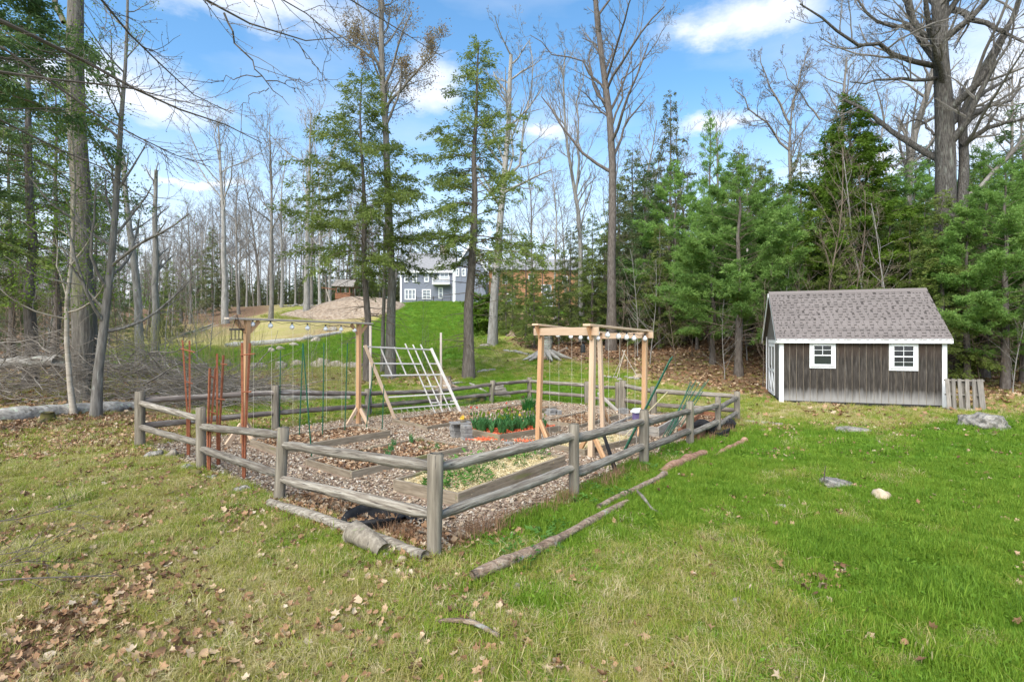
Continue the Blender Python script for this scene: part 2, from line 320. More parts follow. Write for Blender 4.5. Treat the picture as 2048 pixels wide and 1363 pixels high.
# houses
M['siding'] = mat('slate_blue_siding', [(.3, (.165, .18, .225)), (.7, (.20, .215, .265))], 2, (.2, .2, 30), bump=.3, bdist=.02, var=0)
M['roof_far'] = mat('grey_roof', [(.3, (.20, .20, .205)), (.7, (.28, .28, .285))], 3, bump=.2, var=0)
M['brownsiding'] = mat('cedar_brown_siding', [(.3, (.30, .15, .075)), (.7, (.40, .22, .12))], 2, (.2, .2, 30), bump=.3, bdist=.02, var=0)
M['winglass'] = plain('house_glass', (.22, .25, .29), .1, .7, var=0)
# bark and leaves
M['bark'] = mat('grey_bark', [(.25, (.075, .064, .054)), (.5, (.16, .145, .125)), (.75, (.27, .25, .22))], 5, (3, 3, .5), bump=1, bdist=.03, flecks=[((.30, .31, .27), 4, .62, .08)])
M['bark_hem'] = mat('hemlock_bark', [(.25, (.060, .048, .040)), (.5, (.125, .105, .09)), (.75, (.22, .195, .17))], 6, (3, 3, .6), bump=1, bdist=.03)
M['bark_oak'] = mat('oak_bark', [(.28, (.045, .039, .033)), (.46, (.115, .104, .092)), (.7, (.235, .22, .195))], 6, (5, 5, .7), bump=1.5, bdist=.08, flecks=[((.27, .28, .24), 2.2, .6, .1)])
M['bark_pale'] = mat('pale_bark', [(.25, (.13, .12, .105)), (.5, (.27, .255, .23)), (.75, (.40, .385, .35))], 4, (3, 3, .6), bump=.8, bdist=.02)
M['birch'] = mat('birch_bark', [(.25, (.24, .19, .14)), (.5, (.45, .39, .31)), (.75, (.60, .54, .45))], 4, (.8, .8, 3), bump=.4, bdist=.01, flecks=[((.12, .09, .07), 9, .66, .04)])
M['mossbark'] = mat('mossy_bark', [(.25, (.05, .043, .035)), (.5, (.12, .107, .09)), (.75, (.22, .205, .175))], 5, (4, 4, .45), bump=1.2, bdist=.04, flecks=[((.17, .19, .05), 1.1, .55, .18)])
M['branch'] = mat('fine_branch', [(.3, (.11, .098, .085)), (.7, (.24, .222, .20))], 2, bump=0)
M['branch_pale'] = mat('pale_branch', [(.3, (.17, .16, .145)), (.7, (.32, .305, .285))], 2, bump=0)
M['branch_brown'] = mat('brown_branch', [(.3, (.10, .075, .055)), (.7, (.21, .165, .125))], 2, bump=0)
def leafm(n, a, b, c, sc=.9, trans=.35): return mat(n, [(.32, a), (.5, b), (.68, c)], sc, rough=.6, bump=0, spec=.3, trans=trans, detail=5, var=.16)
M['hem'] = leafm('hemlock_needles', (.092, .138, .030), (.170, .225, .050), (.255, .310, .080), trans=.45)
M['hem_d'] = leafm('dark_needles', (.058, .110, .036), (.108, .175, .056), (.165, .240, .080), trans=.45)
M['pine'] = leafm('pine_needles', (.125, .235, .052), (.215, .360, .084), (.300, .455, .120), trans=.45)
M['arbor'] = leafm('bright_hemlock', (.070, .150, .014), (.140, .240, .022), (.210, .315, .040), trans=.4)
M['scrub'] = leafm('dull_conifer', (.090, .115, .046), (.155, .180, .070), (.220, .240, .100), trans=.45)
M['bud'] = leafm('budding_leaves', (.20, .13, .06), (.26, .19, .09), (.30, .26, .13), 3)
M['fresh'] = leafm('fresh_leaves', (.13, .21, .02), (.19, .30, .03), (.26, .38, .05), 3, .5)
M['weed'] = leafm('weed_leaves', (.045, .13, .02), (.085, .20, .03), (.13, .27, .045), 5)
M['tulip'] = leafm('tulip_leaves', (.035, .13, .035), (.065, .19, .055), (.11, .26, .085), 6, .3)
M['chive'] = leafm('chive_leaves', (.025, .12, .02), (.04, .18, .03), (.065, .24, .045), 6, .3)
M['petal_y'] = plain('yellow_petals', (.75, .50, .06), .5); M['petal_p'] = plain('peach_petals', (.80, .38, .16), .5)
M['petal_w'] = plain('white_petals', (.78, .74, .66), .5); M['petal_r'] = plain('red_petals', (.70, .08, .05), .5)
# scattered pieces take their shade from the point they sit on
M['leaf_dead'] = mat('fallen_leaf', [(.05, (.11, .060, .034)), (.3, (.24, .130, .068)), (.5, (.36, .215, .118)), (.7, (.45, .325, .205)), (.95, (.56, .48, .37))], 14, attr='var', bump=.2, bdist=.004, var=0, rough=.75, trans=.15)
M['chip'] = mat('wood_chip', [(.05, (.075, .052, .036)), (.3, (.20, .138, .090)), (.55, (.34, .255, .175)), (.8, (.47, .39, .295)), (.95, (.56, .51, .43))], 20, attr='var', bump=.2, bdist=.004, var=0)
M['chip_o'] = mat('orange_mulch', [(.05, (.42, .06, .025)), (.5, (.68, .13, .05)), (.95, (.75, .24, .12))], 20, attr='var', bump=.2, bdist=.004, var=0)
M['straw'] = mat('straw', [(.05, (.40, .30, .14)), (.5, (.60, .49, .27)), (.95, (.70, .62, .42))], 20, attr='var', bump=0, var=0)
M['grass'] = mat('grass_blade', [(.02, (.075, .165, .014)), (.3, (.165, .290, .024)), (.48, (.255, .345, .040)), (.62, (.33, .325, .062)), (.8, (.49, .415, .175)), (.97, (.66, .57, .35))], 8, attr='var', bump=0, var=0, rough=.6, trans=.4)
# ------------------------------------------------------------------ the ground: cover zones
_zs = [(1700, 1150, .88, 0), (1950, 1200, .85, 0), (1500, 1250, .62, .05), (1350, 1150, .55, .05), (1200, 1280, .42, .10), (1000, 1280, .34, .22), (1750, 1320, .85, .02), (2000, 1340, .8, .03), (600, 1250, .32, .42), (700, 1330, .34, .32), (200, 1300, .20, .72), (350, 1210, .26, .58), (120, 1240, .22, .68), (60, 1330, .2, .75), (420, 1300, .28, .5), (80, 1150, .36, .3), (300, 1050, .34, .28), (150, 950, .36, .24), (450, 1020, .40, .28), (640, 1080, .45, .34),
       (800, 1160, .42, .36), (500, 1120, .42, .22), (1050, 1170, .58, .06), (1100, 1050, .8, .12), (1000, 1090, .7, .4), (1300, 1000, .85, .03), (1500, 900, .92, 0), (1700, 880, .92, 0), (1900, 900, .95, 0), (2000, 1000, .9, 0), (1600, 1000, .8, .02), (1700, 832, .34, .30), (1560, 815, .40, .25), (1750, 855, .5, .12), (1640, 822, .3, .35), (1830, 838, .38, .3), (1900, 860, .95, 0), (2040, 870, .9, 0),
       (1350, 795, .5, .1), (1500, 805, .55, .1), (1000, 785, .9, .02), (1130, 790, .95, 0), (800, 800, .7, .12), (620, 830, .6, .25), (450, 815, .5, .32), (250, 858, .38, .55), (100, 880, .4, .45), (30, 850, .3, .8), (180, 838, .3, .85), (1150, 745, .65, .1), (1050, 735, .62, .12), (1040, 712, .45, .25), (1100, 692, .3, .95), (1180, 705, .3, .95), (1450, 740, .2, 1), (1300, 730, .2, .95), (1520, 775, .3, .8), (1240, 762, .6, .1),
       (1400, 690, .2, 1), (1500, 700, .2, 1), (2000, 785, .3, .85), (2040, 800, .5, .5), (1700, 700, .2, 1), (1900, 700, .2, 1), (300, 765, .32, .5), (500, 755, .32, .5), (650, 755, .35, .45), (840, 752, .45, .55), (400, 712, 1, 0), (600, 712, 1, 0), (250, 715, .8, .1), (520, 735, .9, .02), (700, 690, 1, 0), (850, 660, 1, 0), (900, 705, .95, 0), (850, 622, 1, 0), (930, 640, 1, 0), (760, 650, 1, 0), (1120, 622, .95, 0), (820, 735, .75, .05), (960, 700, .6, .15), (560, 702, 1, 0), (640, 692, 1, 0), (700, 674, 1, 0), (742, 656, 1, 0), (540, 684, .33, .45), (600, 674, .33, .5), (650, 665, .33, .55), (690, 653, .33, .5), (722, 641, .35, .5), (470, 684, .4, .3), (520, 650, .36, .3), (450, 660, .33, .45),
       (500, 664, .34, .35), (600, 656, .34, .3), (420, 662, .34, .5), (640, 625, .55, .1), (560, 632, .45, .2), (480, 628, .3, .8), (100, 692, .3, .8), (-200, 700, .3, .85), (1010, 650, .55, .2), (1060, 640, .4, .7), (1150, 650, .35, .8), (60, 735, .3, .8)]
_Z = []
for a, b, c, d in _zs:
    p = gp(a, b); _Z.append((p[0], p[1], c, d))
_Z += [(X, Y, .25, 1) for X, Y in ((-60, 90), (60, 90), (0, 130), (-30, 120), (40, 60), (60, 30), (-60, 40), (-30, 60), (30, 16), (30, 40))] + [(X, Y, .6, .15) for X, Y in ((-8, -3), (0, -3), (8, -3), (-14, 5), (14, 6))]
_Z = np.array(_Z)
def _zc(X, Y): return np.stack([np.arctan2(X, np.abs(Y) + 3) * 2.2, np.log(np.abs(Y) + 3)], -1)
_Zc = _zc(_Z[:, 0], _Z[:, 1])
def zone(X, Y):
    X = np.asarray(X, float); Y = np.asarray(Y, float); o = np.zeros((len(X), 2))
    for i in range(0, len(X), 20000):
        q = _zc(X[i:i + 20000], Y[i:i + 20000]); d2 = ((q[:, None] - _Zc[None]) ** 2).sum(-1) + 4e-4
        k = d2 ** -2; o[i:i + 20000] = (k @ _Z[:, 2:]) / k.sum(1, keepdims=True)
    return o
def fnoise(X, Y, s, seed=0):                # smooth value noise, about -1..1
    r = np.zeros(len(X)); g = np.random.default_rng(seed)
    for k in range(9):
        a = g.uniform(0, 2 * np.pi); f = s * g.uniform(.6, 2.4); r += np.sin((X * np.cos(a) + Y * np.sin(a)) * f + g.uniform(0, 6.28) + 1.3 * np.sin((X * np.sin(a) - Y * np.cos(a)) * f * .7 + g.uniform(0, 6)))
    return r / 4.2
def stretch_axis(lo, hi, n, mid, k):
    t = np.linspace(np.arcsinh((lo - mid) / k), np.arcsinh((hi - mid) / k), n); return mid + np.sinh(t) * k
gx = stretch_axis(-700, 700, 300, 0, 9); gy = stretch_axis(-60, 700, 320, 8, 9)
GX, GY = np.meshgrid(gx, gy); fx, fy = GX.ravel(), GY.ravel()
fz = gz(fx, fy) + fnoise(fx, fy, 2.2, 1) * .012 * np.clip(1 - fy / 40, 0, 1)
q = (np.arange(len(gy) - 1)[:, None] * len(gx) + np.arange(len(gx) - 1)[None]).ravel()
GQ = np.stack([q, q + 1, q + 1 + len(gx), q + len(gx)], 1)
def zone_attr(me, X, Y):
    z = zone(X, Y); n = fnoise(X, Y, 1.6, 3) * .10 + fnoise(X, Y, 5, 4) * .05
    c = np.zeros((len(X), 4), np.float32); c[:, 0] = np.clip(z[:, 0] + n, 0, 1); c[:, 1] = np.clip(z[:, 1], 0, 1); c[:, 3] = 1
    a = me.color_attributes.new('zone', 'FLOAT_COLOR', 'POINT'); a.data.foreach_set('color', c.ravel())
def ground_mat():
    m = bpy.data.materials.new('ground_cover'); m.use_nodes = True; t = m.node_tree; b = t.nodes['Principled BSDF']; N = t.nodes.new; L = t.links.new
    b.inputs['Roughness'].default_value = .95; b.inputs['Specular IOR Level'].default_value = .1
    a = N('ShaderNodeAttribute'); a.attribute_name = 'zone'; s = N('ShaderNodeSeparateColor'); L(a.outputs['Color'], s.inputs[0])
    g = N('ShaderNodeNewGeometry')
    def noise(sc, d=6):
        n = N('ShaderNodeTexNoise'); n.inputs['Scale'].default_value = sc; n.inputs['Detail'].default_value = d; n.inputs['Roughness'].default_value = .7; L(g.outputs['Position'], n.inputs['Vector']); return n.outputs['Fac']
    def math_(op, x, y, z=None):
        n = N('ShaderNodeMath'); n.operation = op
        for i, v in enumerate((x, y, z)):
            if v is None: continue
            if isinstance(v, (int, float)): n.inputs[i].default_value = v
            else: L(v, n.inputs[i])
        return n.outputs[0]
    def ramp(f, st):
        r = N('ShaderNodeValToRGB'); e = r.color_ramp.elements
        while len(e) < len(st): e.new(.5)
        for el, (p, c) in zip(e, st): el.position = p; el.color = (*c, 1)
        L(f, r.inputs[0]); return r.outputs[0]
    fine, mid, big = noise(28, 8), noise(3.5), noise(.22, 8)
    lush = math_('ADD', s.outputs[0], math_('ADD', math_('MULTIPLY_ADD', fine, .5, -.25), math_('MULTIPLY_ADD', mid, .4, -.2)))
    grass = ramp(lush, [(.05, (.37, .285, .16)), (.3, (.35, .295, .13)), (.52, (.26, .26, .06)), (.72, (.145, .225, .028)), (.95, (.095, .205, .020)), (1, (.11, .22, .024))])
    lit = ramp(math_('ADD', fine, math_('MULTIPLY_ADD', mid, .5, -.25)), [(.28, (.055, .038, .025)), (.45, (.15, .090, .052)), (.6, (.26, .165, .10)), (.78, (.40, .29, .19))])
    f = N('ShaderNodeMapRange'); L(math_('ADD', s.outputs[1], math_('ADD', math_('MULTIPLY_ADD', fine, .6, -.3), math_('MULTIPLY_ADD', mid, .8, -.4))), f.inputs[0]); f.inputs[1].default_value = .42; f.inputs[2].default_value = .62
    mx = N('ShaderNodeMix'); mx.data_type = 'RGBA'; L(f.outputs[0], mx.inputs[0]); L(grass, mx.inputs[6]); L(lit, mx.inputs[7])
    h = N('ShaderNodeHueSaturation'); mr = N('ShaderNodeMapRange'); L(big, mr.inputs[0]); mr.inputs[1].default_value = .3; mr.inputs[2].default_value = .7; mr.inputs[3].default_value = .78; mr.inputs[4].default_value = 1.2
    L(mr.outputs[0], h.inputs['Value']); L(mx.outputs[2], h.inputs['Color']); L(h.outputs[0], b.inputs['Base Color'])
    bn = N('ShaderNodeBump'); bn.inputs['Strength'].default_value = .9; bn.inputs['Distance'].default_value = .04; L(fine, bn.inputs['Height']); L(bn.outputs[0], b.inputs['Normal'])
    return m
M['ground'] = ground_mat()
gm = mesh('ground', np.stack([fx, fy, fz], 1), GQ, M['ground'], True); zone_attr(gm, fx, fy)
tag(obj('ground', gm), 'yard and woodland ground of grass, leaf litter and a green lawn slope', None, None, 'structure')

# the wood-chip floor inside the fence
FENCE = [gp(868, 1117), gp(280, 893), at(1059, 19.4), at(1473, 14.0)]    # near, left, back and right corners
def inside(X, Y, grow=0.0):
    P = [np.array(p[:2]) for p in FENCE]; c = sum(P) / 4; P = [p + (p - c) / np.linalg.norm(p - c) * grow for p in P]
    r = np.ones(len(X), bool)
    for i in range(4):
        a, b = P[i], P[(i + 1) % 4]; r &= ((b[0] - a[0]) * (Y - a[1]) - (b[1] - a[1]) * (X - a[0])) < 0
    return r
u, v = np.meshgrid(np.linspace(.012, .992, 60), np.linspace(.012, .985, 60)); u, v = u.ravel(), v.ravel()
A, B, C_, D = [np.array(p[:2]) for p in FENCE]
FX = np.outer((1 - u) * (1 - v), A) + np.outer((1 - u) * v, B) + np.outer(u * v, C_) + np.outer(u * (1 - v), D)
edge = np.minimum.reduce([u, 1 - u, v, 1 - v])
cz = gz(FX[:, 0], FX[:, 1]) + .012 - np.clip(.02 - edge, 0, 1) * 2.0 + fnoise(FX[:, 0], FX[:, 1], 3, 9) * .008
q = (np.arange(59)[:, None] * 60 + np.arange(59)[None]).ravel()
M['chipbed'] = mat('chip_floor', [(.3, (.10, .068, .048)), (.45, (.24, .165, .12)), (.6, (.37, .275, .205)), (.75, (.47, .39, .32))], 34, bump=.8, bdist=.02, var=0, detail=8)
tag(obj('garden_path', mesh('garden_path', np.c_[FX, cz], np.stack([q, q + 1, q + 61, q + 60], 1)[:, ::-1], M['chipbed'], True)), 'wood chip floor inside the rail fence', None, None, 'structure')

# ------------------------------------------------------------------ scattering (uncountable pieces only)
def scatter(name, label, cat, pts, rot, scl, idx, var, protos, parent=None):
    pc = bpy.data.collections.new(name + '_pieces')
    for i, me in enumerate(protos): pc.objects.link(bpy.data.objects.new('%s_piece_%02d' % (name, i), me))
    n = len(pts); me = bpy.data.meshes.new(name); me.vertices.add(n); me.vertices.foreach_set('co', np.asarray(pts, np.float32).ravel())
    for an, ty, key, d in (('rot', 'FLOAT_VECTOR', 'vector', rot), ('scl', 'FLOAT', 'value', scl), ('idx', 'INT', 'value', idx), ('var', 'FLOAT', 'value', var)):
        me.attributes.new(an, ty, 'POINT').data.foreach_set(key, np.asarray(d, np.int32 if ty == 'INT' else np.float32).ravel())
    o = obj(name, me, parent); tag(o, label, cat if parent is None else None, None, 'stuff')
    g = bpy.data.node_groups.new(name + '_scatter', 'GeometryNodeTree')
    g.interface.new_socket('Geometry', in_out='INPUT', socket_type='NodeSocketGeometry'); g.interface.new_socket('Geometry', in_out='OUTPUT', socket_type='NodeSocketGeometry')
    gi, go = g.nodes.new('NodeGroupInput'), g.nodes.new('NodeGroupOutput')
    ci = g.nodes.new('GeometryNodeCollectionInfo'); ci.inputs['Collection'].default_value = pc; ci.inputs['Separate Children'].default_value = True; ci.inputs['Reset Children'].default_value = True
    ip = g.nodes.new('GeometryNodeInstanceOnPoints'); ip.inputs['Pick Instance'].default_value = True
    def na(nm, ty):
        a = g.nodes.new('GeometryNodeInputNamedAttribute'); a.data_type = ty; a.inputs['Name'].default_value = nm; return a.outputs['Attribute']
    er = g.nodes.new('FunctionNodeEulerToRotation')
    g.links.new(gi.outputs[0], ip.inputs['Points']); g.links.new(ci.outputs[0], ip.inputs['Instance']); g.links.new(na('idx', 'INT'), ip.inputs['Instance Index'])
    g.links.new(na('rot', 'FLOAT_VECTOR'), er.inputs[0]); g.links.new(er.outputs[0], ip.inputs['Rotation']); g.links.new(na('scl', 'FLOAT'), ip.inputs['Scale'])
    g.links.new(ip.outputs[0], go.inputs[0])
    md = o.modifiers.new('scatter', 'NODES'); md.node_group = g
    return o
def blades(n, rad, hmin, hmax, wd, bend, seed, material, lie=0):
    g = np.random.default_rng(seed); a = g.uniform(0, 6.283, n); r = rad * np.sqrt(g.uniform(0, 1, n)); b = np.stack([r * np.cos(a), r * np.sin(a), np.full(n, -.01)], 1)
    h = g.uniform(hmin, hmax, n); da = g.uniform(0, 6.283, n); d = np.stack([np.cos(da), np.sin(da), np.zeros(n)], 1); s = np.stack([-d[:, 1], d[:, 0], d[:, 2]], 1)
    lean = g.uniform(.1, 1, n) * bend; up = np.array([0, 0, 1.])
    m1 = b + (up * (1 - .25 * lie) + d * (lean * .35)[:, None]) * (h * .55)[:, None]
    tp = m1 + (up * (1 - lie) * (1 - .5 * lean)[:, None] + d * (lean * 1.1)[:, None]) * (h * .5)[:, None]
    w_ = wd * g.uniform(.6, 1.2, n)[:, None]
    V = np.stack([b - s * w_, b + s * w_, m1 + s * w_ * .8, m1 - s * w_ * .8, tp], 1).reshape(-1, 3); k = np.arange(n)[:, None] * 5
    return mesh('tuft', V, [k + np.array([[0, 1, 2, 3]]), k + np.array([[3, 2, 4]])], material)
def leaflets(n, rad, h, ln, wd, seed, material):     # a low clump of broad leaves
    g = np.random.default_rng(seed); a = g.uniform(0, 6.283, n); r = rad * np.sqrt(g.uniform(0, 1, n))
    c = np.stack([r * np.cos(a), r * np.sin(a), g.uniform(.1, 1, n) * h], 1); d = nrm(np.stack([np.cos(a + g.normal(0, .7, n)), np.sin(a + g.normal(0, .7, n)), g.uniform(-.2, .6, n)], 1))
    V, Q = cards(c, d, g.normal(0, .4, (n, 3)) + [0, 0, 1], ln * g.uniform(.6, 1.2, n), wd * g.uniform(.6, 1.2, n)); return mesh('clump', V, Q, material)
def cards(c, a, n, ln, wd):                  # leaf-sized lozenges
    a = nrm(a); s = nrm(np.cross(a, n)); up = np.cross(s, a); L = np.broadcast_to(ln, len(c))[:, None]; W_ = np.broadcast_to(wd, len(c))[:, None] * .5
    V = np.stack([c, c + a * L * .45 + s * W_ + up * L * .05, c + a * L, c + a * L * .45 - s * W_ + up * L * .05], 1).reshape(-1, 3)
    return V, np.arange(len(c) * 4).reshape(-1, 4)
def dead_leaf(seed, lobes, curl):
    g = np.random.default_rng(seed); n = 14; t = np.linspace(0, 2 * np.pi, n, endpoint=False)
    r = .5 * (1 + .28 * np.cos(t * lobes) * (1 if lobes else 0)) * g.uniform(.85, 1.1, n); x = r * np.cos(t); y = r * np.sin(t) * .72
    z = curl * (y ** 2) * 1.6 + curl * .8 * x ** 2 * g.choice([-1, 1]) + g.normal(0, .03, n)
    V = np.r_[np.c_[x, y, z], [[0, 0, -.03]]]; F = np.array([(i, (i + 1) % n, n) for i in range(n)])
    return mesh('leaf', V, F, M['leaf_dead'], True)
# ------------------------------------------------------------------ shed
def build_shed():
    ex = np.array([.946, -.324, 0]); L, D, H = 4.53, 3.87, 2.1
    A0 = np.array([8.77, 18.0, -.1]); rz = math.atan2(ex[1], ex[0])
    s = root('garden_shed', 'grey weathered board shed with shingled gable roof and white trim', 'shed', A0, rz)
    P = lambda n, me, x=0, y=0, z=0, M_=None, par=s: obj(n, me, par, (M_ if M_ is not None else Matrix.Translation((x, y, z))))
    P('floor', boxm('floor', (L + .02, D + .02, .10), M['dark'], (-1, -1, -1)), -.01, -.01, -.04)
    P('backing_panel', boxm('backing', (L - .06, .02, H), M['groove'], (-1, -1, -1)), .03, .02, .05)
    # front boards
    nb = 22; bw = (L - .2) / nb; bm = boxm('siding_board', (bw - .013, .018, H - .02), M['t111'], (-1, -1, -1))
    for i in range(nb): P('siding_board', bm, .1 + i * bw, 0, .05)
    # left side boards, gable above
    P('side_panel', boxm('side_panel', (.02, D - .1, H), M['groove'], (-1, -1, -1)), .03, .05, .05)
    nb2 = 18; bw2 = (D - .2) / nb2; bm2 = boxm('siding_board', (.018, bw2 - .007, H), M['t111_side'], (-1, -1, -1))
    for i in range(nb2): P('siding_board', bm2, .012, .1 + i * bw2, .05)
    P('side_panel', boxm('side_panel', (.03, D - .1, H), M['t111_side'], (1, -1, -1)), L, .05, .05)
    P('back_panel', boxm('back_panel', (L - .1, .03, H), M['t111_side'], (-1, 1, -1)), .05, D, .05)
    zr = 3.72; ze = H + .06; pitch = math.atan2(zr - ze, D / 2)
    for x in (.005, L - .035):
        V = [(x, .05, H + .05), (x, D - .05, H + .05), (x, D / 2, zr - .1), (x + .03, .05, H + .05), (x + .03, D - .05, H + .05), (x + .03, D / 2, zr - .1)]
        P('gable', mesh('gable', V, [(0, 2, 1), (3, 4, 5), (0, 1, 4, 3), (1, 2, 5, 4), (2, 0, 3, 5)], M['t111_side']))
    # corner trim, fascia and rake boards
    cp = boxm('corner_trim', (.12, .035, H + .03), M['white'], (-1, 1, -1))
    P('corner_trim', cp, -.012, .012, 0); P('corner_trim', cp, L - .108, .012, 0)
    cs = boxm('corner_trim', (.032, .10, H + .03), M['white'], (1, -1, -1)); P('corner_trim', cs, .010, .014, .002); P('corner_trim', cs, .010, D - .1, .002)
    ov = .16; ox = .13
    P('fascia', boxm('fascia', (L + 2 * ox - .02, .03, .13), M['white'], (-1, 1, 1)), -ox + .01, -ov + .028, ze - .10)
    P('soffit', boxm('soffit', (L + .1, ov - .03, .02), M['white'], (-1, -1, -1)), -.05, -ov + .029, ze - .15)
    sl = D / 2 / math.cos(pitch) + ov / math.cos(pitch); ux = np.array([0, math.cos(pitch), math.sin(pitch)])
    e0 = np.array([-ox, -ov, zr - (D / 2 + ov) * math.tan(pitch)])
    Mr = Matrix(((1, 0, 0), (0, math.cos(pitch), -math.sin(pitch)), (0, math.sin(pitch), math.cos(pitch)))).to_4x4()
    def roofM(x, t, lift): return Matrix.Translation(Vector(e0) + Vector((x, *(ux[1:] * t))) + Mr.to_3x3() @ Vector((0, 0, lift))) @ Mr
    W_ = L + 2 * ox
    roof = P('roof', boxm('roof', (W_, sl, .03), M['shingle_d'], (-1, -1, 1)), M_=roofM(0, 0, 0))
    Mb = Matrix.Translation((0, D, 0)) @ Matrix.Scale(-1, 4, (0, 1, 0))
    P('roof', mesh('roof_back', [(-ox, D + ov, e0[2]), (W_ - ox, D + ov, e0[2]), (W_ - ox, D / 2, zr + .012), (-ox, D / 2, zr + .012), (-ox, D + ov, e0[2] - .04), (W_ - ox, D + ov, e0[2] - .04), (W_ - ox, D / 2, zr - .04), (-ox, D / 2, zr - .04)], [(0, 1, 2, 3), (7, 6, 5, 4), (0, 4, 5, 1), (1, 5, 6, 2), (3, 7, 4, 0)], M['shingle']))
    rk = boxm('rake_board', (.03, sl - .02, .14), M['white'], (1, -1, 1))
    P('rake_board', rk, M_=roofM(.034, .01, -.033)); P('rake_board', rk, M_=roofM(W_ - .004, .01, -.033))
    V = [(-ox - .03, D + ov, e0[2] - .03), (-ox - .03, D / 2, zr - .03), (-ox - .03, D / 2, zr - .17), (-ox - .03, D + ov, e0[2] - .17)]
    V += [(x + .028, y, z) for x, y, z in V]; P('rake_board', mesh('rake_board', V, [(0, 1, 2, 3), (7, 6, 5, 4), (0, 4, 5, 1), (1, 5, 6, 2), (2, 6, 7, 3), (3, 7, 4, 0)], M['white']))
    # shingle strips with proud tabs
    ex_ = .142; nc = int(sl / ex_) + 1; strips = []
    for k in range(7):
        g = np.random.default_rng(50 + k); mb = MB(); x = 0; fm = []
        mb.box((.5, ex_ * .56, .002), (.995, ex_ * 1.1, .005)); fm += [1] * 6
        while x < .93:
            wd = min(g.uniform(.08, .17), .995 - x); mb.box((x + wd / 2, ex_ * .52 - .006, .0085), (wd - .006, ex_ * 1.08, .007)); fm += [0] * 6
            x += wd; 
            gap = g.uniform(.05, .13); 
            if x < .9:
                gp_ = min(gap, .99 - x); mb.box((x + gp_ / 2, ex_ * .72, .0075), (gp_ - .004, ex_ * .62, .005)); fm += [0] * 6
            x += gap
        me = mb.build('shingle', [M['shingle'], M['shingle_d']]); me.polygons.foreach_set('material_index', np.array(fm, np.int32)); strips.append(me)
    for r_ in range(nc):
        x = -[0, .37, .71, .18, .55][r_ % 5]
        while x < W_ - .02:
            a, b = max(x, 0), min(x + 1, W_)
            if b - a > .03:
                Mx = roofM(a, r_ * ex_, .004 + .001 * (r_ % 2)); k = (r_ * 3 + int(x * 7)) % 7
                if r_ * ex_ + ex_ * 1.1 > sl: Mx = Mx @ Matrix.Diagonal((b - a, (sl - r_ * ex_) / (ex_ * 1.11), 1, 1))
                else: Mx = Mx @ Matrix.Diagonal((b - a, 1, 1, 1))
                o = bpy.data.objects.new('shingle', strips[k]); COL.objects.link(o); o.parent = s; o.matrix_local = Mx
            x += 1
    P('ridge_cap', mesh('ridge_cap', [(-ox, D / 2 - .13, zr - .13 * math.tan(pitch) + .03), (W_ - ox, D / 2 - .13, zr - .13 * math.tan(pitch) + .03), (W_ - ox, D / 2, zr + .04), (-ox, D / 2, zr + .04), (W_ - ox, D / 2 + .13, zr - .13 * math.tan(pitch) + .03), (-ox, D / 2 + .13, zr - .13 * math.tan(pitch) + .03)], [(0, 1, 2, 3), (3, 2, 4, 5)], M['shingle']))
    # windows
    def window(x, z, wd, ht, low4):
        mb = MB(); t_ = .105
        for c, d in (((0, -.012, ht / 2 - t_ / 2), (wd, .028, t_)), ((0, -.012, -ht / 2 + t_ / 2), (wd, .028, t_)), ((-wd / 2 + t_ / 2, -.012, 0), (t_, .028, ht - 2 * t_)), ((wd / 2 - t_ / 2, -.012, 0), (t_, .028, ht - 2 * t_))): mb.box(c, d)
        wnd = P('window', mb.build('window', M['white']), x, -.004, z)
        iw, ih = wd - 2 * t_, ht - 2 * t_
        mb = MB(); f_ = .055
        for c, d in (((0, -.034, ih / 2 - f_ / 2 + .03), (iw + .06, .02, f_)), ((0, -.034, -ih / 2 + f_ / 2 - .03), (iw + .06, .02, f_)), ((-iw / 2 + f_ / 2 - .03, -.034, 0), (f_, .02, ih - .03)), ((iw / 2 - f_ / 2 + .03, -.034, 0), (f_, .02, ih - .03)), ((0, -.032, -.01), (iw - .032, .022, .034))): mb.box(c, d)
        P('sash', mb.build('sash', M['white']), par=wnd)
        P('sill', boxm('sill', (wd - .06, .03, .035), M['white'], (0, 1, 0)), 0, -.028, -ht / 2 + .075, par=wnd)
        g = M['glass']; pw, ph = iw - .03, ih / 2 - .01
        bars = MB(); bars.box((0, -.030, ph / 2 + .005), (.014, .012, ph)); bars.box((0, -.030, ph / 2 + .005), (pw, .011, .014))
        if low4: bars.box((0, -.026, -ph / 2 - .015), (.010, .008, ph)); bars.box((0, -.026, -ph / 2 - .015), (pw, .007, .010))
        P('muntin', bars.build('muntin', M['white']), par=wnd)
        for sx in (-1, 1):
            for sz in (-1, 1): P('pane', boxm('pane', (pw / 2 - .007, .004, ph / 2 - .007), g), sx * pw / 4, -.022, ph / 2 + .005 + sz * ph / 4, par=wnd)
        P('pane', boxm('pane', (pw, .004, ph), g), 0, -.018, -ph / 2 - .015, par=wnd)
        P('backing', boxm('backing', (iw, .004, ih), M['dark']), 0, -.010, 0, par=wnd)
    window(1.23, 1.55, .74, .85, False); window(3.43, 1.53, .76, .88, True)
    # double door on the gable side: two leaves with a frame and a cross brace
    for k, y in enumerate((1.12, 1.98)):
        d = P('door', boxm('door', (.03, .84, 1.78), M['t111_side'], (1, -1, -1)), .004, y - .03, .1)
        mb = MB()
        for c, e in (((-.04, .42, 1.73), (.025, .84, .10)), ((-.04, .42, .05), (.025, .84, .10)), ((-.04, .42, .85), (.025, .66, .09)), ((-.04, .045, .89), (.025, .09, 1.58)), ((-.04, .795, .89), (.025, .09, 1.58))): mb.box(c, e)
        mb.bar((-.04, .1, .12), (-.04, .74, .8), .08, .025, up=(1, 0, 0))
        P('door_frame', mb.build('door_frame', M['white']), par=d)
